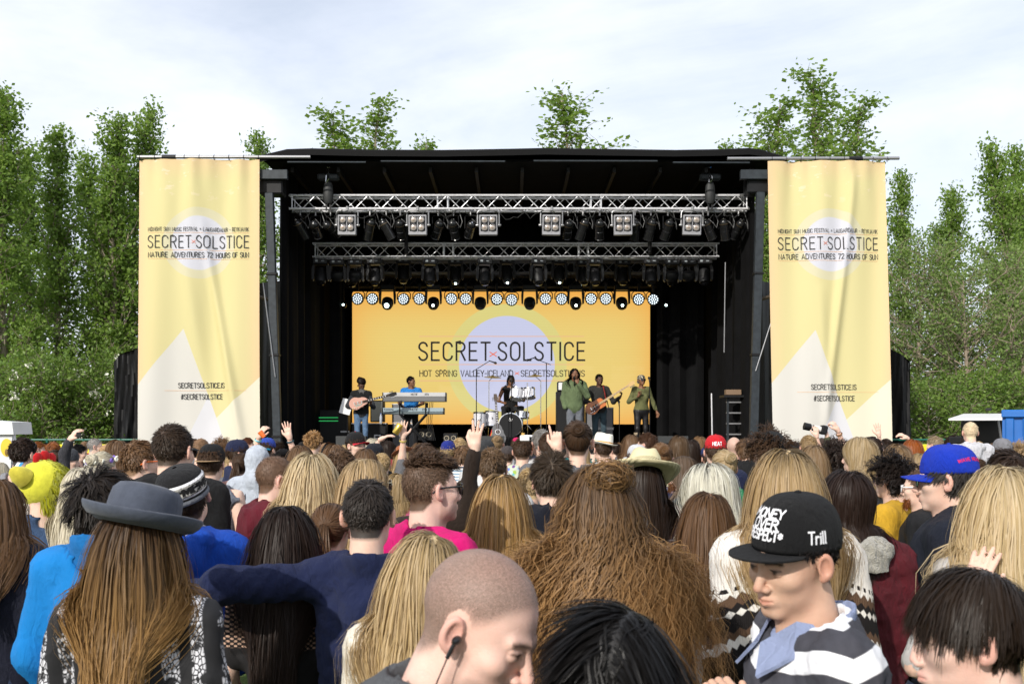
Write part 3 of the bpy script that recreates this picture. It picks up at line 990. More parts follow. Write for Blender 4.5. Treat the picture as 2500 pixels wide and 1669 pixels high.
def cloth_mat(name, weave=900, bump=.25, rough=.85, noise=.12, nsc=14, sheen=.03):
 m = newmat(name, rough, .25); b = NB(m)
 b.xyz(); oc = b.ocol()
 n = b.noise(nsc, 6, b.vec, .65)
 f = b.n.new('ShaderNodeMapRange'); b.link(n, f.inputs['Value'])
 f.inputs['From Min'].default_value = .3; f.inputs['From Max'].default_value = .7
 f.inputs['To Min'].default_value = 1 - noise; f.inputs['To Max'].default_value = 1 + noise
 mm = b.n.new('ShaderNodeCombineColor')
 for i in range(3): b.link(f.outputs[0], mm.inputs[i])
 b.link(b.mix(1.0, oc, mm.outputs[0], 'MULTIPLY'), b.b.inputs['Base Color'])
 b.b.inputs['Sheen Weight'].default_value = sheen
 h = b.math('ADD', b.noise(weave, 2, b.vec), b.math('MULTIPLY', b.noise(22, 5, b.mapping(b.vec, (1, 1, .45)), .6, 1.6), 4.0))
 b.bump(h, bump, .009)
 return m
CLOTH = cloth_mat('cotton_cloth', bump=.8)
NYLON = cloth_mat('nylon_shell', 1500, .6, .58, .06, 8, 0.0)
KNIT = cloth_mat('heather_knit', 420, .5, .95, .3, 160, .06)
FELT = cloth_mat('wool_felt', 700, .2, .95, .16, 30, .12)
DENIM = cloth_mat('denim', 700, .3, .85, .28, 12, .1)
LEATHER = bsdf('leather', rough=.38, objcol=True, bump=.3, bscale=90)
PLASTIC_BLACK = bsdf('black_plastic', (.012, .012, .013), .28)
LENS = bsdf('sunglass_lens', (.01, .01, .012), .06, spec=.8)
METAL = bsdf('thin_metal', (.6, .55, .42), .25, 1.0)
def grid_mesh(name, P, mats, closed_u=True, smooth=True, idx=None):
 """P (a,b,3): a rows, b round"""
 a, b, _ = P.shape
 V = P.reshape(-1, 3)
 i = np.arange(a - 1)[:, None]; j = np.arange(b if closed_u else b - 1)[None]
 j2 = (j + 1) % b
 Q = np.stack([i * b + j, i * b + j2, (i + 1) * b + j2, (i + 1) * b + j], -1).reshape(-1, 4)
 return np_mesh(name, V, Q, smooth, None, mats if isinstance(mats, list) else [mats], idx)
CAPC = np.array((0, -.016, .044))
def cap_crown_pt(az, el, R=(.0885, .108, .096), tall=1.0):
 """az 0 = front"""
 ce, se = np.cos(el), np.sin(el)
 fr = np.clip(np.cos(az), 0, 1)
 seam = 1 - .006 * np.exp(-(np.abs(((az / (pi / 3)) % 1.0) - 0.0) * 22) ** 2) - .006 * np.exp(-(np.abs(((az / (pi / 3)) % 1.0) - 1.0) * 22) ** 2)
 ce2 = ce ** (.72)
 x = R[0] * ce2 * np.sin(az) * seam; y = R[1] * ce2 * np.cos(az) * seam
 z = R[2] * se * tall * (1 + .06 * fr * np.sin(2 * el))
 return np.stack([x, y, z], -1) + CAPC
def cap_meshes(key, flat=False, up=0.0, L=.072, tall=1.0, mat=None):
 mat = mat or CLOTH
 az = np.linspace(0, 2 * pi, 48, endpoint=False); el = np.linspace(-.19, pi / 2, 16)
 E, A = np.meshgrid(el, az, indexing='ij')
 P = cap_crown_pt(A, E, tall=tall)
 lip = P[0] * np.array((.97, .97, 1)) + np.array((0, -.0005, .004))
 P = np.concatenate([lip[None], P])
 crown = grid_mesh(key + '_crown', P, mat)
 u = np.linspace(-1, 1, 25); v = np.linspace(0, 1, 9)
 U, W = np.meshgrid(u, v, indexing='xy')
 az = U * 1.12
 base = cap_crown_pt(az, np.full_like(az, -.15), tall=tall) * np.array((.99, .99, 1))
 ext = W * L * np.sqrt(np.clip(1 - (U * .97) ** 2, 0, 1)) ** .8
 curve = 0.0 if flat else .024
 top = base + np.stack([np.sin(az) * ext * .25, ext, -.004 - curve * U ** 2 * W + up * ext - (.10 if not flat else .03) * ext], -1)
 bot = top + np.array((0, 0, -.0045))
 P = np.concatenate([top, bot[::-1]])
 P = np.concatenate([P, P[:1]])
 brim = grid_mesh(key + '_brim', P, mat, closed_u=False)
 b = MB(); b.lathe([(.008, 0), (.0075, .004), (.004, .006), (.0001, .0065)], tuple(CAPC + np.array((0, 0, .096 * tall - .001))), 10)
 button = b.mesh(key + '_button', mat, True)
 return crown, brim, button
def hat_mesh(name, prof, mat, sx=.92, sy=1.12, n=48, wave=0.0, dent=0.0, pinch=0.0, front=0.0, roll=0.0):
 """prof: (r,z) from crown centre outward to brim edge and back underneath"""
 az = np.linspace(0, 2 * pi, n, endpoint=False)
 P = np.zeros((len(prof), n, 3))
 rmax = max(p[0] for p in prof)
 for i, (r, z) in enumerate(prof):
  b = np.clip((r - .095) / (rmax - .095), 0, 1)
  P[i, :, 0] = r * np.sin(az) * sx; P[i, :, 1] = r * np.cos(az) * sy
  zz = z + wave * b * -np.cos(2 * az) + front * b * np.cos(az) + roll * b * np.abs(np.sin(az)) ** 2
  top = np.clip((z - .10) / .05, 0, 1)
  zz = zz - dent * top * np.exp(-(P[i, :, 0] / .03) ** 2)
  if pinch: P[i, :, 0] *= 1 - pinch * top * np.clip(np.cos(az), 0, 1)
  P[i, :, 2] = zz
 return grid_mesh(name, P[:, ::-1], mat)
def place_head(o, rig, parent, extra=None):
 M = Matrix(rig.R.tolist()).to_4x4(); M.translation = Vector(rig.Hc.tolist())
 if extra is not None: M = M @ extra
 o.parent = parent; o.matrix_local = M
 return o
CAPDB = {}
def wear_cap(rig, person, col, brim=None, key='cap', flat=False, back=False, up=0.0, yaw=0.0, tilt=0.0, tall=1.0, name='cap'):
 k = (key, flat, up, tall)
 if k not in CAPDB: CAPDB[k] = cap_meshes(key, flat, up, tall=tall)
 c, b, t = CAPDB[k]
 o = link(name, c, None, col)
 ex = Matrix.Rotation(radians(tilt), 4, 'X') @ Matrix.Rotation(radians(180 if back else 0) + radians(-yaw), 4, 'Z')
 if back: ex = Matrix.Translation((0, -.012, .004)) @ ex
 place_head(o, rig, person, ex)
 link('brim', b, o, brim or col); link('button', t, o, brim or col)
 return o
def glasses_mesh(key, lens=None, frame=None, w_=.026, h_=.021, thick=.0032, round_=False, lift=0.0):
 b = MB()
 for s_ in (-1, 1):
  pts = []; n = 14
  for i in range(n + 1):
   a = 2 * pi * i / n
   ca, sa = cos(a), sin(a)
   p = 1.0 if round_ else .62
   x = w_ * math.copysign(abs(ca) ** p, ca); z = h_ * math.copysign(abs(sa) ** p, sa)
   if not round_ and z < 0: x *= .86
   X = s_ * (.033 + x * (1 if s_ > 0 else 1))
   X = s_ * .0335 + x
   pts.append((X, .106 - 2.6 * (X * X), z - .003))
  b.cur = 0; b.tube(pts, thick, 6, False)
  b.cur = 1
  o = [Vector(q) + Vector((0, -.0005, 0)) for q in pts[:-1]]
  c = Vector((s_ * .0335, .106 - 2.6 * .0335 ** 2 + .002, -.003))
  b.add(o + [c], [(i, (i + 1) % n, n) for i in range(n)])
  b.cur = 0
  b.tube([(s_ * .059, .097, .010), (s_ * .074, .086, .010), (s_ * .0815, .03, .010), (s_ * .086, -.012, .008), (s_ * .084, -.035, -.008)], thick * 1.15, 6)
 b.tube([(-.010, .1055, .004), (0, .108, .007), (.010, .1055, .004)], thick, 6)
 return b.mesh(key, [frame or PLASTIC_BLACK, lens or LENS], True)
GLDB = {}
def wear_glasses(rig, person, key='sunglasses', frame=None, lens=None, onhead=False, **kw):
 k = (key, frame.name if frame else '', kw.get('round_', 0))
 if k not in GLDB: GLDB[k] = glasses_mesh(key, lens, frame, **kw)
 o = link('sunglasses' if lens is None else 'glasses', GLDB[k], None)
 ex = Matrix.Rotation(radians(48), 4, 'X') @ Matrix.Translation((0, .0, .012)) if onhead else None
 place_head(o, rig, person, ex)
 return o
def lace_mat():
 m = newmat('lace_stripe', .8); b = NB(m); x, y, z = b.xyz()
 st = b.math('FRACT', b.math('MULTIPLY', b.math('ADD', x, b.math('MULTIPLY', z, .10)), 13.5))
 band = b.math('MULTIPLY', b.step(st, .30, .03), b.math('SUBTRACT', 1.0, b.step(st, .80, .03)))
 v = b.n.new('ShaderNodeTexVoronoi'); v.feature = 'DISTANCE_TO_EDGE'; v.inputs['Scale'].default_value = 95
 b.link(b.mapping(b.vec, (1, 1, .6)), v.inputs['Vector'])
 flower = b.step(v.outputs['Distance'], .10, .05)
 n = b.step(b.noise(26, 4, b.vec), .47, .05)
 f = b.math('MULTIPLY', band, b.math('MULTIPLY', flower, n))
 b.link(b.mix(f, (.012, .012, .014), (.62, .62, .66)), b.b.inputs['Base Color'])
 b.bump(f, .3, .004); return m
def crochet_mat():
 m = newmat('crochet_mesh', .85); b = NB(m); x, y, z = b.xyz()
 p = b.math('ADD', x, b.math('MULTIPLY', y, .8))
 u = b.math('MULTIPLY', p, 2 * pi / .030); v = b.math('MULTIPLY', z, 2 * pi / .0185)
 s_ = b.math('ADD', b.math('COSINE', b.math('ADD', u, v)), b.math('COSINE', b.math('SUBTRACT', u, v)))
 hole = b.math('MULTIPLY', b.step(s_, .2, .25), b.step(z, 1.235, .004))
 b.link(b.mix(hole, (.010, .009, .010), (.50, .32, .23)), b.b.inputs['Base Color'])
 b.bump(b.math('SUBTRACT', 1.0, hole), .8, .006); return m
def nordic_mat():
 m = newmat('icelandic_sweater', .95, .2); b = NB(m); x, y, z = b.xyz()
 r_ = b.math('ADD', x, b.math('MULTIPLY', y, .9))
 zz = b.math('ADD', z, b.math('MULTIPLY', b.math('POWER', b.math('ABSOLUTE', x), 1.5), .55))
 tri = b.math('PINGPONG', r_, .014)
 zg = b.math('ADD', zz, b.math('MULTIPLY', tri, 1.0))
 white, black, brown = (.74, .71, .66), (.014, .012, .012), (.11, .065, .04)
 c = b.mix(b.step(zg, 1.222, .002), black, white)
 c = b.mix(b.step(zg, 1.248, .002), c, brown)
 c = b.mix(b.step(zg, 1.272, .002), c, black)
 sx = b.math('SUBTRACT', b.math('PINGPONG', r_, .026), .013); sz = b.math('SUBTRACT', zz, 1.318)
 star = b.math('SUBTRACT', 1.0, b.step(b.math('ADD', b.math('ABSOLUTE', sx), b.math('ABSOLUTE', sz)), .0125, .002))
 c = b.mix(star, c, white)
 c = b.mix(b.step(zg, 1.350, .002), c, brown)
 c = b.mix(b.step(b.math('SUBTRACT', zz, b.math('MULTIPLY', tri, 1.2)), 1.362, .002), c, white)
 dots = b.math('MULTIPLY', b.step(b.math('PINGPONG', r_, .012), .007, .001), b.math('MULTIPLY', b.step(zz, 1.385, .001), b.math('SUBTRACT', 1.0, b.step(zz, 1.398, .001))))
 c = b.mix(dots, c, black)
 b.link(c, b.b.inputs['Base Color'])
 k = b.math('SINE', b.math('MULTIPLY', x, 1100)); b.bump(b.math('ADD', b.noise(420, 3, b.vec), b.math('MULTIPLY', k, .3)), .6, .006); return m
def rugby_mat():
 m = newmat('rugby_stripes', .85); b = NB(m); x, y, z = b.xyz()
 zz = b.math('SUBTRACT', z, b.math('ADD', b.math('MULTIPLY', b.math('ABSOLUTE', x), .30), b.math('MULTIPLY', b.math('ABSOLUTE', y), .45)))
 s_ = b.math('FRACT', b.math('MULTIPLY', zz, 1 / .112))
 f = b.math('MULTIPLY', b.step(s_, .02, .012), b.math('SUBTRACT', 1.0, b.step(s_, .48, .012)))
 n = b.noise(60, 5, b.vec)
 c = b.mix(f, b.mix(n, (.035, .036, .046), (.06, .06, .075)), (.78, .79, .82))
 b.link(c, b.b.inputs['Base Color'])
 b.bump(b.math('ADD', b.noise(800, 2, b.vec), b.math('MULTIPLY', b.noise(30, 4, b.vec), 3)), .3, .006); return m
def plaid_mat():
 m = newmat('plaid_flannel', .9); b = NB(m); x, y, z = b.xyz()
 def bars(c, per, w_, ph): return b.step(b.math('ABSOLUTE', b.math('SUBTRACT', b.math('FRACT', b.math('MULTIPLY_ADD', c, 1 / per, ph)), .5)), .5 - w_, .01)
 c = b.mix(.5, (.14, .07, .065), (.17, .09, .08))
 c = b.mix(b.math('MULTIPLY', bars(x, .075, .17, 0), .55), c, (.055, .028, .03))
 c = b.mix(b.math('MULTIPLY', bars(z, .075, .17, .2), .55), c, (.055, .028, .03))
 for ax_, ph in ((x, .5), (z, .7)):
  c = b.mix(b.math('MULTIPLY', bars(ax_, .075, .05, ph), .6), c, (.55, .48, .46))
 b.link(c, b.b.inputs['Base Color']); return m
def stripe_mat():
 m = newmat('striped_tee', .9); b = NB(m); x, y, z = b.xyz()
 f = b.step(b.math('FRACT', b.math('MULTIPLY', z, 28)), .5, .02)
 b.link(b.mix(f, b.ocol(), (.75, .75, .75)), b.b.inputs['Base Color']); return m
def print_mat():
 m = newmat('floral_print', .85); b = NB(m); b.xyz()
 v = b.n.new('ShaderNodeTexVoronoi'); v.inputs['Scale'].default_value = 22; b.link(b.vec, v.inputs['Vector'])
 hs = b.n.new('ShaderNodeHueSaturation'); b.link(v.outputs['Color'], hs.inputs['Color']); hs.inputs['Saturation'].default_value = .9; hs.inputs['Value'].default_value = .6
 b.link(b.mix(b.step(v.outputs['Distance'], .42, .08), hs.outputs[0], b.ocol()), b.b.inputs['Base Color']); return m
LACE = lace_mat(); CROCHET = crochet_mat(); NORDIC = nordic_mat(); RUGBY = rugby_mat(); PLAID = plaid_mat(); STRIPE = stripe_mat(); PRINT = print_mat()
FUR = hair_mat('plush_fur', root=.8, rough=.8)
BLONDE = (.52, .38, .20); PLAT = (.72, .66, .52); ASH = (.42, .33, .22); LBROWN = (.20, .115, .06); BROWN = (.085, .048, .027)
DBROWN = (.036, .021, .014); BLACK = (.012, .010, .010); GINGER = (.34, .12, .035); GREY = (.30, .28, .26); WHITE_H = (.85, .83, .80)
RM = Rig('m'); RF = Rig('f')
AB = {'m': body_mesh(RM, .0062, .026, name='body_broad', mat=SKIN), 'f': body_mesh(RF, .0062, .026, name='body_slim', mat=SKIN)}
def _fade(q): return np.where(q[:, 2] > .06, 1.0, np.clip(.25 + (q[:, 2] + .08) * 5, .2, 1))
AH = {}
def ah(k):
 """hair archetypes, grown once"""
 if k in AH: return AH[k]
 sex, st = k
 rg = RM if sex == 'm' else RF
 com = dict(seed=len(AH) + 11, mat=HAIR if st != 'buzz' else HAIR_BUZZ, name='hair')
 if st == 'short': m = hair_mesh(rg, 2600, 3, .027, lift=.28, grav=.05, off=(.002, .010), clump=240, cstr=.3, width=.0060, collide='h', keepback=0, lenf=_fade, flat=.5, **com)
 elif st == 'spiky': m = hair_mesh(rg, 2600, 3, .040, lift=1.0, grav=.0, off=(.003, .01), clump=150, cstr=.6, width=.007, collide='h', keepback=0, lenf=_fade, flat=.6, **com)
 elif st == 'buzz': m = hair_mesh(rg, 3000, 2, .008, lift=.2, grav=.0, off=(.001, .003), clump=0, width=.0045, collide='h', keepback=0, **com)
 elif st == 'curly': m = hair_mesh(rg, 1400, 8, .11, lift=1.2, grav=.06, off=(.004, .04), clump=170, cstr=.6, curl=.011, cfreq=120, width=.0055, collide='h', keepback=.3, curl_t=0, lenf=lambda q: np.where(q[:, 2] > .03, 1, .55), **com)
 elif st == 'shaggy': m = hair_mesh(rg, 1900, 6, .085, lift=.5, grav=.16, off=(.004, .022), clump=110, cstr=.6, wave=.006, wfreq=10, width=.007, collide='h', keepback=.3, **com)
 elif st == 'bob': m = hair_mesh(rg, 2200, 8, .22, lift=.35, grav=.3, part=.01, off=(.005, .028), clump=90, cstr=.15, width=.007, **com)
 elif st == 'long': m = hair_mesh(rg, 2200, 10, .42, lift=.35, grav=.3, part=.005, off=(.005, .028), clump=80, cstr=.16, width=.0075, **com)
 elif st == 'wavy': m = hair_mesh(rg, 1800, 12, .40, lift=.4, grav=.28, part=-.01, off=(.005, .035), clump=90, cstr=.3, wave=.010, wfreq=2.2, width=.0075, **com)
 elif st in ('bun', 'pony'):
  g = (0, -.105, .075) if st == 'bun' else (0, -.12, .03)
  rr = np.random.default_rng(5)
  m0 = hair_mesh(rg, 1500, 9, .20, lift=.15, grav=0, off=(.003, .010), clump=90, cstr=.3, width=.0055, collide='h', keepback=0, gather=g, **com)
  k2 = 500; G = rg.H2B(g)
  if st == 'bun':
   a = rr.uniform(0, 6.28, (k2, 1)) + np.linspace(0, 3.6, 9)[None]
   el = rr.normal(size=(k2, 1)) * .55; R0 = .036 * (1 + .1 * rr.normal(size=(k2, 1)))
   A = np.stack([np.cos(a) * np.cos(el) * R0, np.sin(el) * R0 * 1.0 - .015 + 0 * a, np.sin(a) * np.cos(el) * R0 * .95], -1) + G
   m1 = ribbon(A, .0055, .4, rr, unit(A - G), HAIR, 'b')
  else:
   t = np.linspace(0, 1, 11)[None, :, None]
   o = rr.normal(size=(k2, 1, 3)) * np.array((.016, .012, .01))
   A = G + o * (.4 + 1.2 * t) + np.concatenate([0 * t, -.06 * np.sin(t * 2.2), -.30 * t ** 1.25], -1) * rr.uniform(.75, 1.1, (k2, 1, 1))
   m1 = ribbon(A, .006, .4, rr, np.broadcast_to(np.array((0, -1., .2)), A.shape), HAIR, 'b')
  m = join_meshes([m0, m1], 'hair', HAIR)
 else: raise KeyError(k)
 AH[k] = m
 return m
def join_meshes(ms, name, mat):
 Vs, Fs, Cs, o = [], [], [], 0
 for me in ms:
  n = len(me.vertices); v = np.zeros(n * 3, f32); me.vertices.foreach_get('co', v)
  l = np.zeros(len(me.loops), np.int32); me.loops.foreach_get('vertex_index', l)
  c = np.zeros(n * 4, f32)
  an = 'hc' if 'hc' in me.attributes else 'mask'
  me.attributes[an].data.foreach_get('color', c)
  Vs.append(v.reshape(-1, 3)); Fs.append(l.reshape(-1, 4) + o); Cs.append(c.reshape(-1, 4)); o += n
 m = np_mesh(name, np.concatenate(Vs), np.concatenate(Fs), True, {an: np.concatenate(Cs)}, [mat])
 for me in ms: bpy.data.meshes.remove(me)
 return m
AT = {}
def at(k):
 if k in AT: return AT[k]
 sex, st = k; rg = RM if sex == 'm' else RF
 kw = dict(res=.020, seed=len(AT) + 3, name='top')
 if st == 'tee': m = top_mesh(rg, .75, 'crew', mat=CLOTH, **kw)
 elif st == 'long': m = top_mesh(rg, 1.9, 'crew', mat=CLOTH, **kw)
 elif st == 'hoodie': m = top_mesh(rg, 1.9, 'crew', mat=CLOTH, hood=True, thick=.02, amp=.009, **kw)
 elif st == 'jacket': m = top_mesh(rg, 1.9, 'high', mat=NYLON, collar=.05, thick=.022, amp=.010, **kw)
 elif st == 'tank': m = top_mesh(rg, .05, 'tank', mat=KNIT, **kw)
 elif st == 'stripe': m = top_mesh(rg, .75, 'crew', mat=STRIPE, **kw)
 elif st == 'print': m = top_mesh(rg, .75, 'crew', mat=PRINT, **kw)
 elif st == 'plaid': m = top_mesh(rg, 1.9, 'high', mat=PLAID, collar=.03, **kw)
 elif st == 'hoodup': m = top_mesh(rg, 1.9, 'crew', mat=CLOTH, hoodup=True, thick=.02, **kw)
 elif st == 'denim': m = top_mesh(rg, 1.9, 'high', mat=DENIM, collar=.035, thick=.018, **kw)
 AT[k] = m
 return m
ATR = {k: trousers_mesh(r, DENIM, .03) for k, r in (('m', RM), ('f', RF))}
ASH_ = {k: [shoes_mesh(r, LEATHER, .022, 'shoe', n) for n in 'LR'] for k, r in (('m', RM), ('f', RF))}
HEADS = []
def person_root(label, x, yt, d, face, top=1.78, group=None, z0=0.0, name='person'):
 H = CAM_Z - (yt - HOR) / FPX * d - z0
 s = H / top
 o = thing(name, label, 'person', ((x - 1250) / FPX * d, d, z0), -radians(face), group)
 o.scale = (s, s, s)
 HEADS.append((x, yt, .19 * s * FPX / d, d))
 return o
def crowd_person(label, x, yt, w_, face=0, sex='m', hair='short', hc=BROWN, top='tee', tc=(.2, .2, .2), cap=None, glasses=None, group=None, d=None, extra_top=0.0, trouser=(.02, .03, .06)):
 hw = {'long': .185, 'wavy': .19, 'bob': .185, 'curly': .21, 'shaggy': .18}.get(hair, .168) + .035 * abs(sin(radians(face)))
 if cap: hw = max(hw, .180)
 tz = {'long': 1.785, 'wavy': 1.79, 'bob': 1.785, 'curly': 1.815, 'spiky': 1.80, 'shaggy': 1.79, 'bald': 1.77, 'buzz': 1.775}.get(hair, 1.782) + (.015 if cap else 0) + extra_top
 if d is None:
  a = FPX * hw / (w_ * tz); k = (yt - HOR) / FPX
  d = CAM_Z * a / (1 + a * k)
 p = person_root(label, x, yt, d, face, tz, group)
 link('body', AB[sex], p, hc if hair != 'bald' else (.5, .33, .26))
 link('top', at((sex, top)), p, tc)
 link('trousers', ATR[sex], p, trouser)
 if d < 9:
  for sh in ASH_[sex]: link('shoe', sh, p, (.02, .02, .02))
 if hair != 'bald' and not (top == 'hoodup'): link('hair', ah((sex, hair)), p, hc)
 rg = RM if sex == 'm' else RF
 if cap: wear_cap(rg, p, **cap)
 if glasses: wear_glasses(rg, p, **glasses)
 return p, rg
# ================================================================== setting: ground, trees, tents
def ground_mat():
 m = newmat('grass_ground', .95, .2); b = NB(m); b.xyz()
 n = b.noise(.6, 6, b.vec, .6); n2 = b.noise(14, 6, b.vec, .7)
 c = b.mix(n, (.045, .085, .018), (.085, .125, .03))
 c = b.mix(b.math('MULTIPLY', b.step(n2, .55, .12), .7), c, (.10, .08, .045))
 b.link(c, b.b.inputs['Base Color']); b.bump(n2, .8, .05); return m
gv = []; gn = 61
for j in range(gn):
 for i in range(gn):
  u = (i / (gn - 1) * 2 - 1); v = (j / (gn - 1) * 2 - 1)
  x = math.copysign(abs(u) ** 2.2, u) * 900; y = math.copysign(abs(v) ** 2.2, v) * 900 + 10
  r_ = math.hypot(x, y - 10)
  gv.append((x, y, 0 if r_ < 60 else .004 * (r_ - 60) * (1 + .5 * sin(x * .013) + .4 * cos(y * .017))))
gf = [(j * gn + i, j * gn + i + 1, (j + 1) * gn + i + 1, (j + 1) * gn + i) for j in range(gn - 1) for i in range(gn - 1)]
gm = bpy.data.meshes.new('ground'); gm.from_pydata(gv, [], gf); gm.materials.append(ground_mat())
gm.polygons.foreach_set('use_smooth', [True] * len(gf))
tag(link('ground', gm), kind='structure')
def leaf_mat(name, a, b_, trans=.35):
 m = newmat(name, .45, .35); b = NB(m)
 rn, t, _ = b.attr('hc')
 c = b.mix(rn, a, b_)
 b.link(c, b.b.inputs['Base Color'])
 tr = b.n.new('ShaderNodeBsdfTranslucent'); b.link(b.mix(.5, c, (.22, .32, .04)), tr.inputs['Color'])
 ms = b.n.new('ShaderNodeMixShader'); ms.inputs[0].default_value = trans
 b.link(b.b.outputs[0], ms.inputs[1]); b.link(tr.outputs[0], ms.inputs[2])
 b.link(ms.outputs[0], b.n['Material Output'].inputs['Surface'])
 return m
LEAF_POP = leaf_mat('poplar_leaves', (.11, .20, .035), (.29, .43, .09), .58)
LEAF_WIL = leaf_mat('willow_leaves', (.11, .18, .05), (.27, .37, .11), .48)
LEAF_BUSH = leaf_mat('bush_leaves', (.09, .17, .03), (.23, .34, .07), .48)
BLOSSOM = bsdf('blossom', (.72, .72, .62), .7)
BARK = bsdf('bark', (.24, .20, .15), .9, noise=.4, nscale=9, bump=.6, bscale=22, stretch=(1, 1, .3))
BARK_PALE = bsdf('bark_pale', (.26, .21, .16), .9, noise=.35, nscale=9, bump=.6, bscale=22, stretch=(1, 1, .3))
def leaf_cards(C, size, r, droop=.3, aspect=1.5):
 """C (n,3) leaf centres -> two-triangle folded leaves"""
 n = len(C)
 d = unit(r.normal(size=(n, 3)) + np.array((0, 0, -droop)))
 s_ = unit(np.cross(d, r.normal(size=(n, 3)))); nn = np.cross(d, s_)
 L = size * r.uniform(.6, 1.35, (n, 1)); W = L / aspect
 tip = C + d * L * .5; base = C - d * L * .5
 a = C + s_ * W * .5 + nn * W * .12; b_ = C - s_ * W * .5 + nn * W * .12
 V = np.stack([base, a, tip, b_], 1).reshape(-1, 3)
 k = np.arange(n)[:, None] * 4
 Q = np.concatenate([k + 0, k + 1, k + 2, k + 3], 1)
 col = np.repeat(r.uniform(0, 1, n), 4)
 return V, Q, np.stack([col, col, col], 1)
def tree_proto(seed, H, spread, n_br, leaf_n, leaf_size, kind='poplar', trunk_r=.14, lean=0.0, bare=.12):
 """returns (trunk mesh, crown mesh): upright branches along a tapering leader, twigs, leaves along the twigs"""
 r = np.random.default_rng(seed); rr = random.Random(seed)
 b = MB()
 def wob(p0, d0, L, n, k):
  pts = [Vector(p0)]; d = Vector(d0).normalized()
  for i in range(n):
   d = (d + Vector((rr.gauss(0, k), rr.gauss(0, k), rr.gauss(0, k * .5)))).normalized()
   pts.append(pts[-1] + d * (L / n))
  return pts
 main = wob((0, 0, -.1), (lean, 0, 1), H * .97, 10, .04)
 dx, dy = main[-1].x - lean * H * .5, main[-1].y
 main = [q - Vector((dx * i / 10, dy * i / 10, 0)) for i, q in enumerate(main)]
 b.tube(main, [trunk_r * (1 - .93 * (i / 10) ** .8) for i in range(11)], 7)
 C = []; Wt = []
 def twig(p, d, L, r0, w_):
  pts = wob(p, d, L, 4, .22)
  b.tube(pts, [r0 * (1 - .8 * i / 4) for i in range(5)], 4, False)
  for i in range(1, 5):
   C.append(tuple(pts[i])); Wt.append(w_)
   C.append(tuple(pts[i].lerp(pts[i - 1], .5))); Wt.append(w_ * .8)
 if kind == 'poplar':
  for k in range(60):
   q = 6.5 + 3.5 * k / 60; a = min(9, int(q)); C.append(tuple(main[a].lerp(main[a + 1], q - a))); Wt.append(.45)
 for i in range(n_br):
  t = bare + (1 - bare) * (i + rr.random()) / n_br
  t = min(.985, t)
  p = main[0].lerp(main[-1], 0); k = t * 10; a = int(k); p = main[a].lerp(main[min(a + 1, 10)], k - a)
  az = i * 2.4 + rr.gauss(0, .5)
  up = {'poplar': 1.9, 'willow': .75, 'bush': .6}[kind] * rr.uniform(.7, 1.3)
  prof = (1 - t) ** .85 * (.62 + .9 * t) if kind == 'poplar' else math.sin(pi * min(.97, .18 + .8 * t)) ** .8
  L = spread * prof * rr.uniform(.65, 1.3) * (1.25 if kind == 'poplar' else 1.1) + .25
  if kind == 'poplar':
   up = (1.5 + 2.2 * t) * rr.uniform(.75, 1.25); L = L * (1 + .5 * t) + (.45 * t * rr.random() if t < .8 else 0)
   p = p - Vector((0, 0, .45 * t * L))
  pts = wob(p, (cos(az), sin(az), up), L, 5, .13)
  r0 = max(.012, trunk_r * .38 * (1 - t * .75))
  b.tube(pts, [r0 * (1 - .8 * q / 5) for q in range(6)], 5, False)
  C.append(tuple(pts[-1])); Wt.append(1.0)
  nt_ = int(3 + L * 3.2)
  for q in range(nt_):
   s_ = rr.uniform(.25, 1.0); kk = s_ * 5; aa = min(4, int(kk)); pp = pts[aa].lerp(pts[aa + 1], kk - aa)
   tw = Vector((rr.gauss(0, 1), rr.gauss(0, 1), rr.gauss(.5 if kind != 'willow' else .1, .7))) + (pts[aa + 1] - pts[aa]).normalized() * 1.2
   twig(pp, tw, rr.uniform(.3, .75) * min(1.0, .5 + L * .4), r0 * .35 + .003, 1.0)
 C = np.array(C); Wt = np.array(Wt); Wt = Wt * np.random.default_rng(seed + 1).uniform(.15, 1.6, len(Wt)); Wt /= Wt.sum()
 ci = r.choice(len(C), leaf_n, p=Wt)
 P = C[ci] + r.normal(size=(leaf_n, 3)) * .13 * (1.0 if kind == 'poplar' else 1.25)
 V, Q, col = leaf_cards(P, leaf_size, r)
 lm = {'poplar': LEAF_POP, 'willow': LEAF_WIL, 'bush': LEAF_BUSH}[kind]
 crown = np_mesh('crown', V, Q, False, {'hc': col}, [lm])
 tm = b.mesh('trunk', BARK if kind != 'willow' else BARK_PALE, True)
 return tm, crown
TP = {
 'pop_a': tree_proto(1, 11.5, 1.15, 62, 11500, .115), 'pop_b': tree_proto(2, 11.0, 1.5, 64, 12000, .115),
 'pop_c': tree_proto(3, 15.5, 1.5, 58, 6200, .13), 'wil_a': tree_proto(4, 8.0, 2.5, 60, 12500, .085, 'willow', .16, bare=.05),
 'wil_b': tree_proto(5, 7.0, 2.6, 60, 11500, .085, 'willow', .15, .12, bare=.05),
 'bush': tree_proto(6, 3.4, 1.7, 46, 8500, .085, 'bush', .07, bare=.02),
}
_r = np.random.default_rng(66)
def blossom_mesh():
 V0 = np.zeros(len(TP['bush'][1].vertices) * 3, f32); TP['bush'][1].vertices.foreach_get('co', V0); V0 = V0.reshape(-1, 3)
 ax = V0[:, 0] ** 2 + V0[:, 1] ** 2
 sel = V0[(ax > .5) & (V0[:, 2] > .5)]
 cc = sel[_r.choice(len(sel), 34)]
 P = (cc[:, None] + _r.normal(size=(34, 16, 3)) * .055).reshape(-1, 3) * np.array((1.05, 1.05, 1.02))
 V, Q, col = leaf_cards(P, .06, _r, 0, 1.1)
 return np_mesh('blossom', V, Q, False, None, [BLOSSOM])
BLM = blossom_mesh()
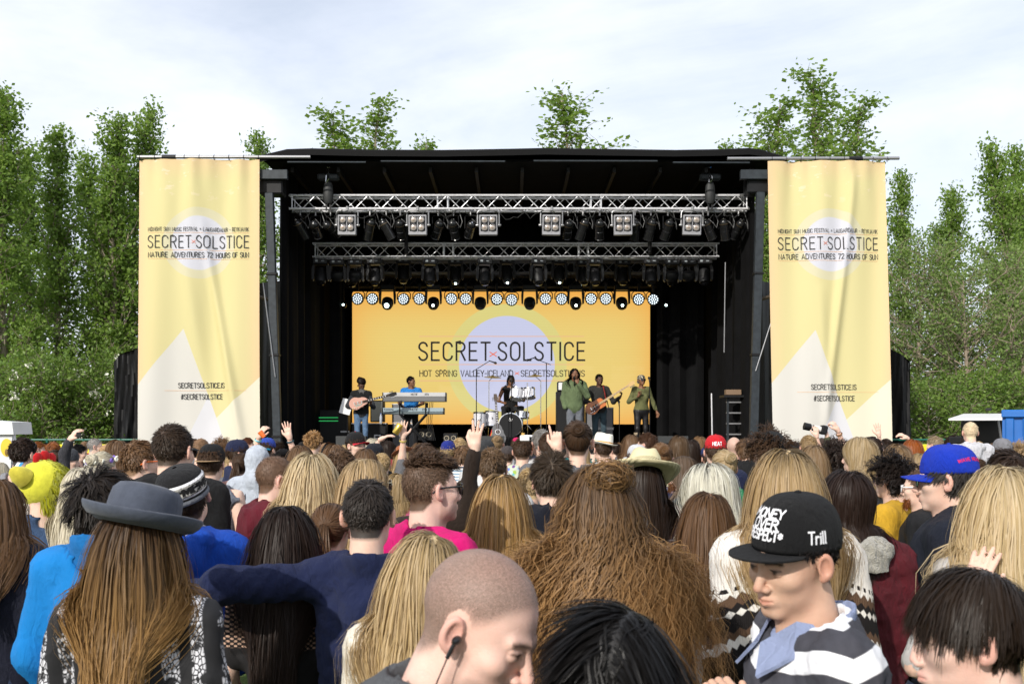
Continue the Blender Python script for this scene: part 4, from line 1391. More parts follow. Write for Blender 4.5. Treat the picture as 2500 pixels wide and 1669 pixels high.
def plant_tree(kind, px, d, top_py, label, rz, group=None, name='poplar_tree', sxy=None, blossom=False, z0=0.0):
 tm, cm = TP[kind]
 H = {'pop_a': 11.7, 'pop_b': 11.2, 'pop_c': 15.5, 'wil_a': 8.6, 'wil_b': 7.8, 'bush': 4.2}[kind]
 topz = CAM_Z - (top_py - HOR) / FPX * d
 s = topz / H
 o = thing(name, label, 'tree' if kind != 'bush' else 'bush', ((px - 1250) / FPX * d, d, z0), rz, group)
 q = sxy if sxy else s
 o.scale = (q, q, s)
 link('trunk', tm, o); link('crown', cm, o)
 if blossom: link('blossom', BLM, o)
 return o
TREES = [
 ('pop_a', 12, 25.5, 185, 'tall poplar rising over the white tent', .3, 'poplar_tree', 1.04),
 ('pop_b', 62, 28.5, 330, 'poplar with a dense dark crown between the white tent and the flowering hedge', 2.1, 'poplar_tree', 1.10),
 ('pop_a', 140, 27.0, 285, 'slim poplar, second one along from the white tent', 4.0, 'poplar_tree', 0.98),
 ('pop_b', 205, 30.0, 345, 'poplar half hidden behind the slim poplars by the flowering hedge', 1.2, 'poplar_tree', 1.04),
 ('pop_a', 285, 27.5, 250, 'tall poplar just behind the black backstage tent', 5.4, 'poplar_tree', 1.04),
 ('pop_b', 365, 28.5, 225, 'tall poplar whose top stands over the left banner pole', 3.3, 'poplar_tree', 0.98),
 ('pop_a', 630, 29.0, 300, 'poplar seen in the gap between the left banner and the stage roof', 2.6, 'poplar_tree', .85),
 ('pop_c', 815, 33.0, 242, 'poplar with three bare-stemmed tops showing over the stage roof near the left hoist', .9, 'poplar_tree', 1.7),
 ('pop_c', 925, 34.5, 212, 'thin poplar top above the stage roof beside the three-topped one', 2.2, 'poplar_tree', 1.5),
 ('pop_c', 1040, 36.0, 310, 'lowest poplar tip peeping over the stage roof', 4.4, 'poplar_tree', 1.2),
 ('pop_c', 1372, 33.0, 185, 'single full poplar crown above the middle of the stage roof', 5.2, 'poplar_tree', 1.7),
 ('pop_c', 1770, 36.0, 325, 'small poplar tip over the right end of the stage roof', 1.5, 'poplar_tree', 1.1),
 ('pop_c', 1905, 34.0, 205, 'airy poplar rising behind the left half of the right banner', 3.1, 'poplar_tree', 1.6),
 ('pop_c', 1985, 36.0, 135, 'tallest airy poplar behind the right banner', .2, 'poplar_tree', 1.8),
 ('pop_c', 2100, 32.0, 205, 'thin poplar standing behind the middle of the right banner', 2.9, 'poplar_tree', 1.4),
 ('pop_a', 1865, 28.5, 430, 'poplar in the gap between the stage leg and the right banner', .7, 'poplar_tree', .85),
 ('pop_a', 2200, 30.0, 395, 'narrow poplar at the outer edge of the right banner', 2.0, 'poplar_tree', .75),
 ('pop_b', 2420, 31.0, 320, 'dark green poplar behind the blue container', 5.9, 'poplar_tree', 1.0),
 ('pop_a', 2480, 34.0, 335, 'poplar leaning out behind the dark green one by the container', 1.9, 'poplar_tree', .95),
 ('pop_b', 2330, 33.0, 430, 'poplar behind the willows between the banner and the container', 3.9, 'poplar_tree', .95),
 ('wil_a', 2260, 28.0, 545, 'grey-green willow with bare branches beside the right black tent', .4, 'willow_tree', .85),
 ('wil_b', 2390, 26.5, 590, 'willow spreading pale branches above the white trailer', 2.4, 'willow_tree', .95),
 ('wil_a', 2490, 28.5, 560, 'willow closing in over the blue container', 4.1, 'willow_tree', .9),
]
for k, px, d, py, lab, rz, nm, sc in TREES:
 plant_tree(k, px, d, py, lab, rz, 'trees behind the stage', nm, sc)
_bl = ['behind the white tent', 'nearest the white tent along the yellow barrier', 'in the middle of the yellow barrier', 'against the black backstage tent']
for i, (px, d, py) in enumerate(((25, 24.0, 815), (105, 23.5, 800), (195, 24.2, 825), (285, 25.0, 800))):
 plant_tree('bush', px, d, py, 'rounded bush with white blossom ' + _bl[i], 1.7 * i, 'flowering hedge by the left tent', 'flowering_bush', 1.05, True)
_bl = ['beside the right black tent', 'behind the open trailer hatch', 'behind the blue container']
for i, (px, d, py) in enumerate(((2265, 24.5, 880), (2370, 25.5, 850), (2480, 25.5, 860))):
 plant_tree('bush', px, d, py, 'low green bush ' + _bl[i], 1.1 * i + .5, 'bushes by the right fence', 'green_bush', 1.05)
# ================================================================== stage
BLACKCLOTH = bsdf('black_cloth', (.0045, .0045, .005), .9, spec=.12, noise=.25, nscale=3, bump=.35, bscale=6)
TARP = bsdf('black_tarp', (.009, .009, .010), .38, spec=.3, bump=1.0, bscale=2.2, stretch=(1, 1, .4))
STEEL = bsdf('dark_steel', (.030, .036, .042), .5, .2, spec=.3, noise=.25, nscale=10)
BLACKSTEEL = bsdf('black_steel', (.008, .008, .009), .5, spec=.25, noise=.3, nscale=12)
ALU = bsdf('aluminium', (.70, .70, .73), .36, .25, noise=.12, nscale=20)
CHROME = bsdf('chrome', (.75, .75, .77), .12, 1.0)
PIPE = bsdf('pipe_grey', (.33, .33, .34), .4, .6)
GREYCASE = bsdf('blinder_grey', (.30, .30, .32), .5, .2)
BLK = bsdf('equipment_black', (.009, .009, .010), .5, spec=.3, noise=.2, nscale=30)
BLKGLOSS = bsdf('par_black', (.012, .012, .013), .22)
WOODBLK = bsdf('deck_ply', (.010, .010, .010), .7, spec=.3, noise=.3, nscale=6)
DECK = 1.35
YF, YB = 21.0, 27.3
XL, XR = (690 - 1250) / FPX * 21.4, (1840 - 1250) / FPX * 21.4
st = thing('festival_stage', 'black mobile festival stage with dark roof, drapes and steel legs', 'stage', (0, YF, 0))
def spart(b, name, mat, smooth=False):
 o = b.build(name, mat, None, smooth)
 o.parent = st; o.matrix_parent_inverse = Matrix.Translation((0, -YF, 0))
 return o
for i in range(8):
 for j in range(3):
  b = MB(); x0 = XL - .3 + (XR - XL + .6) * i / 8; w_ = (XR - XL + .6) / 8
  d0 = (YB - YF) / 3
  b.box((x0 + w_ / 2, YF + d0 * (j + .5), DECK - .045), (w_ - .008, d0 - .008, .09), bev=.004)
  spart(b, 'deck_panel', WOODBLK)
b = MB(); b.box(((XL + XR) / 2, YF + .02, DECK / 2 - .06), (XR - XL + .7, .04, DECK - .16)); spart(b, 'stage_skirt', BLACKCLOTH)
def zat(py, d): return CAM_Z - (py - HOR) / FPX * d
prof = [(628, 384), (700, 367), (760, 365), (900, 368), (1080, 369), (1250, 366), (1330, 364), (1450, 366), (1650, 369), (1760, 367), (1830, 364), (1860, 368), (1922, 387)]
b = MB()
yf = YF - .15
V = []; F = []
rows = ((yf, 0.0), (yf + .02, .03), (yf + 1.2, .10), (YB + .3, -.2))
for yy, dz in rows:
 for px, py in prof:
  V.append(((px - 1250) / FPX * yf, yy, zat(py, yf) + dz))
n = len(prof)
for r_ in range(len(rows) - 1):
 for i in range(n - 1):
  a = r_ * n + i; F.append((a, a + 1, a + n + 1, a + n))
lo = len(V)
for i, (px, py) in enumerate(prof):
 V.append(((px - 1250) / FPX * yf, yf + .01, zat(py + 13, yf)))
for i in range(n - 1): F.append((i + 1, i, lo + i, lo + i + 1))
b.add(V, F); spart(b, 'roof_canopy', bsdf('canopy_vinyl', (.005, .005, .0055), .7, spec=.15, bump=.5, bscale=3))
xr0, xr1 = (640 - 1250) / FPX * yf, (1912 - 1250) / FPX * yf
zc = zat(388, yf) - .05
b = MB(); b.box(((xr0 + xr1) / 2, (yf + YB) / 2 + .2, zc + .08), (xr1 - xr0, YB - yf - .1, .05)); spart(b, 'roof_ceiling', BLACKCLOTH)
for px0, px1, py in ((702, 893, 396), (930, 1233, 394), (1303, 1605, 393), (1643, 1830, 397)):
 b = MB(); b.tube([PX(px0, py, yf - .03), PX(px1, py + .5, yf - .03)], .019, 8)
 spart(b, 'roof_bar', STEEL, True)
for i in range(11):
 x = xr0 + .5 + (xr1 - xr0 - 1.0) * i / 10
 b = MB(); b.box((x, (yf + YB) / 2 + .3, zc - .02), (.07, YB - yf - .6, .12)); spart(b, 'roof_rib', BLACKSTEEL)
b = MB(); zg = zat(446, 23.6)
b.box(((xr0 + xr1) / 2, 23.6, zg), (xr1 - xr0 - .6, .06, .045)); spart(b, 'girder_chord', ALU)
b = MB(); b.box(((xr0 + xr1) / 2, 23.6, zg + .55), (xr1 - xr0 - .6, .06, .05)); spart(b, 'girder_chord', BLACKSTEEL)
b = MB()
for i in range(40):
 x = xr0 + .5 + (xr1 - xr0 - 1.0) * i / 40; x2 = xr0 + .5 + (xr1 - xr0 - 1.0) * (i + 1) / 40
 za, zb = (zg, zg + .55) if i % 2 else (zg + .55, zg)
 b.tube([(x, 23.57, za), (x2, 23.57, zb)], .02, 5)
spart(b, 'girder_lattice', BLACKSTEEL)
for (px0, py0, px1, py1) in ((658, 472, 684, 1075), (1856, 470, 1834, 1075)):
 b = MB(); a = PX(px0, py0, 21.0); c = PX(px1, py1, 21.0); c.z = 0
 c = a + (c - a) * 1.0
 dr = (c - a).normalized(); q = dr.to_track_quat('Z', 'Y').to_matrix().to_4x4()
 b.box((a + c) / 2, (.15, .17, (c - a).length), q, .012); spart(b, 'stage_leg', STEEL)
 for k in (.25, .5, .75):
  b = MB(); b.box(a.lerp(c, k), (.19, .21, .05), q, .006); spart(b, 'leg_clamp', BLACKSTEEL)
 s_ = -1 if px0 < 1000 else 1
 b = MB(); b.box(PX(px0 + s_ * -8, py0 - 22, 21.2), (.5, .4, .5), bev=.03); spart(b, 'leg_head', BLACKSTEEL)
 b = MB(); b.tube([a.lerp(c, .33) + Vector((0, .1, 0)), a.lerp(c, .33) + Vector((s_ * .75, .5, .22))], .045, 6); spart(b, 'leg_brace', bsdf('brace_brown', (.05, .035, .02), .6))
 b = MB(); b.box(PX(648 if s_ < 0 else 1862, 427, 20.95), (.95, .12, .2), bev=.01); spart(b, 'eave_bar', STEEL)
def drape(name, p0, p1, z0, z1, amp, per, mat, nz=6, seed=0, parent=None, jag=0.0):
 r = random.Random(seed)
 p0 = Vector(p0); p1 = Vector(p1); L_ = (p1 - p0).length; nx = max(8, int(L_ / per * 7))
 nrm = Vector((-(p1 - p0).y, (p1 - p0).x, 0)).normalized(); ph = [r.uniform(0, 6.28) for _ in range(4)]
 V = []
 for j in range(nz + 1):
  t = j / nz
  for i in range(nx + 1):
   s_ = i / nx; p = p0.lerp(p1, s_); q = s_ * L_ / per * 6.28
   o_ = amp * (sin(q + ph[0] + .8 * sin(q * .37 + ph[1])) + .5 * sin(q * 2.3 + ph[2] + t * 1.5)) * (.5 + .5 * (1 - t))
   zz = z0 + (z1 - z0) * t + (jag * sin(q * .6 + ph[3]) if j == 0 else 0)
   V.append((p.x + nrm.x * o_, p.y + nrm.y * o_, zz))
 F = [(j * (nx + 1) + i, j * (nx + 1) + i + 1, (j + 1) * (nx + 1) + i + 1, (j + 1) * (nx + 1) + i) for j in range(nz) for i in range(nx)]
 m = MB(); m.add(V, F)
 o = m.build(name, mat, None, True)
 if parent: o.parent = parent; o.matrix_parent_inverse = Matrix.Translation((0, -YF, 0))
 return o
drape('side_drape', (XL - .05, YF + .5, 0), (XL + .15, YB, 0), DECK, zc + .1, .07, .7, BLACKCLOTH, seed=1, parent=st)
drape('side_drape', (XR + .05, YF + .5, 0), (XR - .15, YB, 0), DECK, zc + .1, .07, .7, BLACKCLOTH, seed=2, parent=st)
drape('back_drape', (XL - .2, YB + .1, 0), (XR + .2, YB + .1, 0), DECK - .3, zc + .2, .06, .6, BLACKCLOTH, seed=3, parent=st)
drape('wing_drape', (XL + .3, 25.4, 0), ((842 - 1250) / FPX * 25.6, 25.7, 0), DECK, 7.2, .08, .5, BLACKCLOTH, seed=4, parent=st)
drape('wing_drape', ((1605 - 1250) / FPX * 25.6, 25.7, 0), (XR - .3, 25.4, 0), DECK, 7.2, .08, .5, BLACKCLOTH, seed=5, parent=st)
drape('side_tarp', (PX(625, 700, 21.6).x, 21.7, 0), (PX(690, 700, 21.6).x, 21.3, 0), .2, zat(690, 21.6), .05, .45, TARP, nz=10, seed=6, parent=st)
drape('side_tarp', (PX(1838, 700, 21.6).x, 21.3, 0), (PX(1905, 700, 21.6).x, 21.7, 0), .2, zat(690, 21.6), .05, .45, TARP, nz=10, seed=7, parent=st)
b = MB(); b.tube([PX(1888, 770, 20.9), PX(1845, 905, 20.9)], .012, 5); spart(b, 'guy_rope', PIPE)
b = MB(); b.tube([PX(642, 690, 20.9), PX(672, 920, 20.9)], .012, 5); spart(b, 'guy_rope', PIPE)
b = MB(); b.tube([PX(710, 660, 22.5), PX(713, 1060, 22.5)], .012, 5); spart(b, 'hanging_cable', PIPE)
b = MB(); b.tube([PX(1771, 640, 22.5), PX(1768, 860, 22.5)], .013, 5); spart(b, 'hanging_cable', PIPE)
def banner_mat(name):
 m = newmat(name, .75, .25); b = NB(m); x, y, z = b.xyz()
 U = 1 / (20.8 / FPX)                               # metres -> photo pixels on the banner
 u = b.math('MULTIPLY', x, U); v = b.math('MULTIPLY', z, -U)    # v = pixels below the top edge
 yel, org, ring, lav, snow = (.68, .61, .31), (.76, .53, .31), (.65, .61, .43), (.62, .62, .68), (.66, .64, .59)
 ex = b.math('MULTIPLY', b.math('ABSOLUTE', u), 1 / 148)
 edge = b.math('POWER', b.math('MINIMUM', ex, 1.0), 7.0)
 top = b.math('SUBTRACT', 1.0, b.step(v, 26, 30))
 e = b.math('MAXIMUM', edge, b.math('MULTIPLY', top, .75))
 c = b.mix(e, yel, org)
 w_ = b.math('MULTIPLY', b.step(b.noise(2.2, 6, b.mapping(b.vec, (1.2, 1, 2.6)), .7), .60, .012), b.math('SUBTRACT', 1.0, b.step(v, 88, 22)))
 c = b.mix(b.math('MULTIPLY', w_, .75), c, (.80, .68, .48))
 sp = b.step(b.noise(7.0, 5, b.vec, .75), .72, .01)
 c = b.mix(b.math('MULTIPLY', sp, .6), c, (.78, .72, .52))
 rr = b.math('POWER', b.math('ADD', b.math('POWER', u, 2.0), b.math('POWER', b.math('SUBTRACT', v, 204), 2.0)), .5)
 c = b.mix(b.math('MULTIPLY', b.math('SUBTRACT', 1.0, b.step(rr, 87, .6)), .85), c, ring)
 c = b.mix(b.math('SUBTRACT', 1.0, b.step(rr, 66, 1.5)), c, lav)
 du = b.math('ADD', u, 38); dv = b.math('SUBTRACT', v, 413)
 left = b.step(b.math('SUBTRACT', dv, b.math('MULTIPLY', du, -1.24)), 0, .8)
 right = b.step(b.math('SUBTRACT', dv, b.math('MULTIPLY', du, 2.72)), 0, .8)
 mt = b.math('MULTIPLY', left, right)
 c2 = b.step(b.math('SUBTRACT', b.math('SUBTRACT', v, 626), b.math('MULTIPLY', b.math('SUBTRACT', u, 47), -.93)), 0, .8)
 c = b.mix(c2, c, (.76, .71, .56))
 shade = b.step(b.math('SUBTRACT', dv, b.math('MULTIPLY', du, 2.0)), 60, 1.0)
 c = b.mix(mt, c, snow)
 low = b.math('MULTIPLY', mt, b.step(b.math('SUBTRACT', b.math('SUBTRACT', v, 560), b.math('MULTIPLY', b.math('SUBTRACT', u, 30), -2.0)), 0, 1.0))
 c = b.mix(b.math('MULTIPLY', low, .6), c, (.68, .69, .77))
 b.link(c, b.b.inputs['Base Color'])
 t = b.n.new('ShaderNodeBsdfTranslucent'); b.link(c, t.inputs['Color'])
 ms = b.n.new('ShaderNodeMixShader'); ms.inputs[0].default_value = .18
 b.link(b.b.outputs[0], ms.inputs[1]); b.link(t.outputs[0], ms.inputs[2])
 b.link(ms.outputs[0], b.n['Material Output'].inputs['Surface'])
 b.bump(b.noise(300, 2, b.vec), .1, .003)
 return m
BANNER = banner_mat('banner_print')
INK = bsdf('dark_ink', (.028, .026, .026), .8)
INK_RED = bsdf('red_ink', (.62, .16, .08), .8)
INK_LINE = bsdf('line_ink', (.72, .42, .22), .8)
PXM = 20.8 / FPX
def make_banner(xl_top, xr_top, xl_bot, xr_bot, py_top, label, seed, crease):
 d = 20.8
 cx = (xl_top + xr_top + xl_bot + xr_bot) / 4
 cxt = (xl_top + xr_top) / 2; cxb = (xl_bot + xr_bot) / 2
 org = PX(cx, py_top, d)
 W = (xr_top - xl_top) * PXM; Hh = org.z - .85
 rnd = random.Random(seed); ph = [rnd.uniform(0, 6.28) for _ in range(8)]
 def fold(u, v):
  """u metres from centre, v metres below top -> depth offset"""
  t = min(1, v / 6)
  f_ = .034 * sin(u * 7.5 + ph[0] + .25 * v) * (1 - .55 * t) + .020 * sin(u * 13 + ph[1]) * max(0, 1 - v / 2.2) + .05 * sin(u * 3.1 + ph[2] + .5 * v)
  f_ += .012 * sin(u * 19 + ph[3]) * max(0, 1 - v / .9)
  for (u0, u1, a, w_, v0, v1) in crease:
   if v0 < v < v1:
    k = (v - v0) / (v1 - v0); uc = u0 + (u1 - u0) * k
    f_ += a * math.exp(-((u - uc) / w_) ** 2) * sin(pi * k) ** .6
  return f_
 def P(u, v, lift=0.0):
  sh = ((cxt - cx) + (cxb - cxt) * v / Hh) * PXM
  return Vector((u + sh, -fold(u, v) - lift, -v))
 root = thing('festival_banner', label, 'banner', org)
 nu, nv = 120, 90
 V = [tuple(P((i / nu - .5) * W, j / nv * Hh)) for j in range(nv + 1) for i in range(nu + 1)]
 F = [(j * (nu + 1) + i, (j + 1) * (nu + 1) + i, (j + 1) * (nu + 1) + i + 1, j * (nu + 1) + i + 1) for j in range(nv) for i in range(nu)]
 me = bpy.data.meshes.new('banner_cloth'); me.from_pydata(V, [], F); me.materials.append(BANNER)
 me.polygons.foreach_set('use_smooth', [True] * len(F)); me.update()
 link('banner_cloth', me, root)
 def T(s, x0, x1, ybase, cap, wt, mat=INK, nm='lettering', sp=.2):
  """photo-pixel layout relative to banner centre/top"""
  c = (x0 + x1) / 2
  text_mesh(nm, s, cap * PXM, wt * PXM, mat, lambda a, q: P(a + c * PXM, (ybase * PXM) - q, .014), width=(x1 - x0) * PXM, sp=sp, seg=.08, parent=root)
 T('MIDNIGHT SUN MUSIC FESTIVAL x LAUGARDALUR - REYKJAVIK', -123, 122, 175.5, 9.0, 1.0, sp=.2)
 T('SECRET', -123, -17, 216, 29, 2.3, sp=.28); T('SOLSTICE', -4, 122, 216, 29, 2.3, sp=.28)
 T('x', -15, -6, 211, 18, 1.1, INK_RED)
 T('NATURE ADVENTURES', -122, 14, 239.5, 12, 1.45); T('72 HOURS OF SUN', 22, 122, 239.5, 12, 1.45)
 T('SECRETSOLSTICE.IS', -51, 62, 557.5, 12, 1.5); T('#SECRETSOLSTICE', -45, 57, 585, 12, 1.5)
 for y_, a, q in ((179.5, -122, 122), (222, -122, 122), (243.5, -122, 122), (564, -84, 116)):
  ln = MB(); k = 24
  vs = []
  for i in range(k + 1):
   u = (a + (q - a) * i / k) * PXM
   vs += [P(u, (y_ - .4) * PXM, .005), P(u, (y_ + .4) * PXM, .005)]
  ln.add(vs, [(2 * i, 2 * i + 1, 2 * i + 3, 2 * i + 2) for i in range(k)])
  ln.build('printed_rule', INK_LINE, root)
 b = MB(); b.tube([(-W / 2 - .02, .03, .055), (W / 2 + (1.05 if cx < 1000 else .26), .03, .055)] if cx < 1000 else [(-W / 2 - .90, .03, .055), (W / 2 + .22, .03, .065)], .035, 10); b.build('pole', PIPE, root, True)
 for i in range(9):
  u = (i / 8 - .5) * (W - .06)
  b = MB(); pts = [Vector((u, .03 + .04 * cos(a), .045 + .055 * sin(a))) for a in [k * pi / 4 for k in range(9)]]
  b.tube(pts, .006, 5, False); b.build('tie', BLACKSTEEL, root)
 b = MB(); b.lathe([(.05, -.14), (.05, .14)], (W * .22 if cx > 1000 else -W * .25, .03, .055), 10, Matrix.Rotation(pi / 2, 4, 'Y')); b.build('pole_clamp', BLK, root)
 return root
make_banner(336, 633, 342, 632, 389, 'yellow festival banner with lettering hung between the flowering hedge side and the stage', 3,
   [(.05, .95, .11, .10, 1.2, 6.2), (-.35, .25, .05, .16, 1.8, 5.4)])
make_banner(1875, 2164, 1889, 2177, 393, 'yellow festival banner with lettering hung at the trailer side of the stage', 9,
   [(.55, -.15, .10, .10, .2, 5.6), (-.2, -.05, .05, .14, 2.6, 6.5)])
D_S = 26.5
def screen_mat():
 m = newmat('led_screen', .6, .2); b = NB(m); x, y, z = b.xyz()
 U = FPX / D_S
 u = b.math('MULTIPLY', x, U); v = b.math('MULTIPLY', z, -U)      # px from centre x, px below top
 g = b.math('ABSOLUTE', b.math('MULTIPLY', b.math('SUBTRACT', v, 165), 1 / 160))
 c = b.mix(b.math('POWER', b.math('MINIMUM', g, 1.0), 3.2), (.84, .635, .195), (.90, .44, .085))
 ed = b.math('POWER', b.math('MINIMUM', b.math('MULTIPLY', b.math('ABSOLUTE', u), 1 / 364), 1.0), 10.0)
 c = b.mix(b.math('MULTIPLY', ed, .6), c, (.90, .42, .08))
 rr = b.math('POWER', b.math('ADD', b.math('POWER', b.math('SUBTRACT', u, 14), 2.0), b.math('POWER', b.math('SUBTRACT', v, 176), 2.0)), .5)
 c = b.mix(b.math('SUBTRACT', 1.0, b.step(rr, 146, .8)), c, (.74, .66, .235))
 c = b.mix(b.math('SUBTRACT', 1.0, b.step(rr, 117, .8)), c, (.60, .62, .82))
 pix = b.math('MULTIPLY_ADD', b.math('SINE', b.math('MULTIPLY', z, 150.0)), .022, 1.0)
 mm = b.n.new('ShaderNodeCombineColor')
 for i in range(3): b.link(pix, mm.inputs[i])
 c = b.mix(1.0, c, mm.outputs[0], 'MULTIPLY')
 b.b.inputs['Base Color'].default_value = (.01, .01, .01, 1)
 b.link(c, b.b.inputs['Emission Color']); b.b.inputs['Emission Strength'].default_value = .86
 return m
SCR = thing('led_screen', 'large LED screen showing the yellow festival artwork at the back of the stage', 'screen', PX(1223.5, 712, D_S))
W_S = (1587 - 860) * D_S / FPX; H_S = (1035 - 712) * D_S / FPX
LEDM = screen_mat()
for i in range(8):
 for j in range(3):        # cabinet panels butted edge to edge
  b = MB(); w_, h_ = W_S / 8, H_S / 3
  x0 = -W_S / 2 + w_ * i; z0 = -h_ * j
  b.add([(x0, 0, z0), (x0 + w_, 0, z0), (x0 + w_, 0, z0 - h_), (x0, 0, z0 - h_)], [(0, 3, 2, 1)])
  b.build('screen_panel', LEDM, SCR)
b = MB(); b.box((0, .09, -H_S / 2), (W_S + .02, .16, H_S + .02)); b.build('screen_back', BLK, SCR)
SINK = bsdf('screen_ink', (.008, .007, .007), .7, emit=(.045, .04, .035), estr=.5)
SRED = bsdf('screen_red', (.02, .005, .005), .7, emit=(.9, .16, .05), estr=.8)
SWHT = bsdf('screen_line', (.02, .005, .005), .7, emit=(.9, .50, .28), estr=.8)
PS = D_S / FPX
def ST(s, x0, x1, yb, cap, wt, mat=SINK, sp=.24):
 c = (x0 + x1) / 2 - 1223.5
 text_mesh('lettering', s, cap * PS, wt * PS, mat, lambda a, q: Vector((a + c * PS, -.012, -(yb - 712) * PS + q)), width=(x1 - x0) * PS, sp=sp, parent=SCR)
ST('SECRET', 1023, 1196, 879, 43, 4.6, sp=.28); ST('SOLSTICE', 1217, 1427, 879, 43, 4.6, sp=.28); ST('x', 1196, 1212, 878, 26, 2.2, SRED)
ST('HOT SPRING VALLEY-ICELAND', 1025, 1252, 918.5, 14.5, 2.0, sp=.2); ST('x', 1257, 1267, 919, 15, 1.6, SRED); ST('SECRETSOLSTICE.IS', 1272, 1427, 918.5, 14.5, 2.0, sp=.2)
for y_ in (821, 889.5, 929):
 b = MB(); b.box(((1225 - 1223.5) * PS, -.012, -(y_ - 712) * PS), (402 * PS, .004, 1.7 * PS)); b.build('screen_rule', SWHT, SCR)
# ================================================================== things either side of the stage
def tent(label, px0, px1, py_top, py_sh, d, mirror, mat):
 """gabled black backstage tent, sheet draped over a frame"""
 r = thing('backstage_tent', label, 'tent', (PX((px0 + px1) / 2, 0, d).x, d, 0))
 x0 = PX(px0, 0, d).x - r.location.x; x1 = PX(px1, 0, d).x - r.location.x
 zt = zat(py_top, d); zs = zat(py_sh, d); n = 14
 W = x1 - x0; top = [(x0, zs), (x0 + W * .12, zt - .15), (x0 + W * .5, zt), (x1, zt + .1)] if not mirror else [(x0, zt + .1), (x0 + W * .5, zt), (x1 - W * .14, zt - .2), (x1, zs)]
 rnd = random.Random(int(px0)); V = []; F = []
 cols = 36
 def ztop(u):
  xx = x0 + W * u
  for (a, za), (b_, zb_) in zip(top, top[1:]):
   if a <= xx <= b_ + 1e-6: return za + (zb_ - za) * (xx - a) / max(1e-6, b_ - a)
  return top[-1][1]
 ph = [rnd.uniform(0, 6.28) for _ in range(5)]
 for i in range(cols + 1):
  u = i / cols
  for j in range(n + 1):
   v = j / n; z = ztop(u) * (1 - v)
   y = -.05 * sin(u * 26 + ph[0] + v * 2) * v ** .5 - .07 * sin(u * 11 + ph[1] - v * 3) - .02 * sin(u * 60 + v * 14 + ph[2])
   V.append((x0 + W * u + .03 * sin(v * 9 + ph[3]) * v, y, z))
 F = [(i * (n + 1) + j, i * (n + 1) + j + 1, (i + 1) * (n + 1) + j + 1, (i + 1) * (n + 1) + j) for i in range(cols) for j in range(n)]
 b = MB(); b.add(V, F); b.build('front_sheet', mat, r, True)
 b = MB(); k = len(top)
 V = [(x, -.02, z) for x, z in top] + [(x, 2.6, z) for x, z in top]
 b.add(V, [(i, i + 1, i + 1 + k, i + k) for i in range(k - 1)]); b.build('roof_sheet', mat, r, True)
 for xs in (x0, x1):
  b = MB(); zz = zs if (xs == x0) != mirror else zt
  b.add([(xs, 0, 0), (xs, 2.6, 0), (xs, 2.6, zz), (xs, 0, zz)], [(0, 1, 2, 3)]); b.build('side_sheet', mat, r)
  b = MB(); b.tube([(xs, .1, 0), (xs, .1, zz - .03)], .03, 6); b.build('frame_post', STEEL, r)
 return r
tent('black backstage tent beside the left banner', 281, 400, 848, 884, 22.6, False, TARP)
tent('black backstage tent beside the right banner', 2120, 2222, 850, 882, 22.6, True, bsdf('black_tarp_dull', (.008, .008, .009), .6, spec=.2, bump=.6, bscale=3, stretch=(1, 1, .4)))
d = 12.5
r = thing('white_tent', 'corner of a white festival tent with a yellow emblem', 'tent', (PX(-90, 0, d).x, d, 0))
WTENT = bsdf('white_pvc', (.66, .67, .67), .5, noise=.06, nscale=3, bump=.2, bscale=5)
xr = PX(33, 0, d).x - r.location.x; zt, zv = zat(1030, d), zat(1060, d)
b = MB(); b.add([(xr, 0, zv), (-2.0, 0, zv), (-2.0, 0, zt), (xr - .02, 0, zt), (xr, .5, zv), (xr - .02, .5, zt), (-1.0, .3, zt + .10), (-2, .5, zt)], [(0, 1, 2, 3), (0, 3, 5, 4), (3, 2, 6), (5, 3, 6), (5, 6, 7)]); b.build('canopy', WTENT, r)
b = MB(); b.add([(xr - .12, .05, 0), (-2.0, .05, 0), (-2.0, .05, zv + .02), (xr - .04, .05, zv + .02)], [(0, 1, 2, 3)]); b.build('wall_sheet', WTENT, r)
b = MB(); b.tube([(xr - .05, .1, 0), (xr - .05, .1, zv)], .03, 8); b.build('post', ALU, r)
a = PX(12, 1092, d - .0); b = MB(); b.lathe([(.075, 0), (.0, .004)], (a.x - r.location.x, .04, a.z), 24, Matrix.Rotation(pi / 2, 4, 'X'), sy=1.5); em = b.build('emblem', bsdf('emblem_yellow', (.70, .50, .03), .6), r)
b = MB(); b.lathe([(.020, 0), (.0, .004)], (a.x - r.location.x, .035, a.z - .06), 12, Matrix.Rotation(pi / 2, 4, 'X'), sy=2.2); b.build('emblem_mark', bsdf('emblem_dark', (.2, .12, .02), .6), em)
YELB = bsdf('barrier_yellow', (.72, .62, .02), .5, noise=.08, nscale=4); GRNF = bsdf('fence_green', (.008, .11, .075), .45)
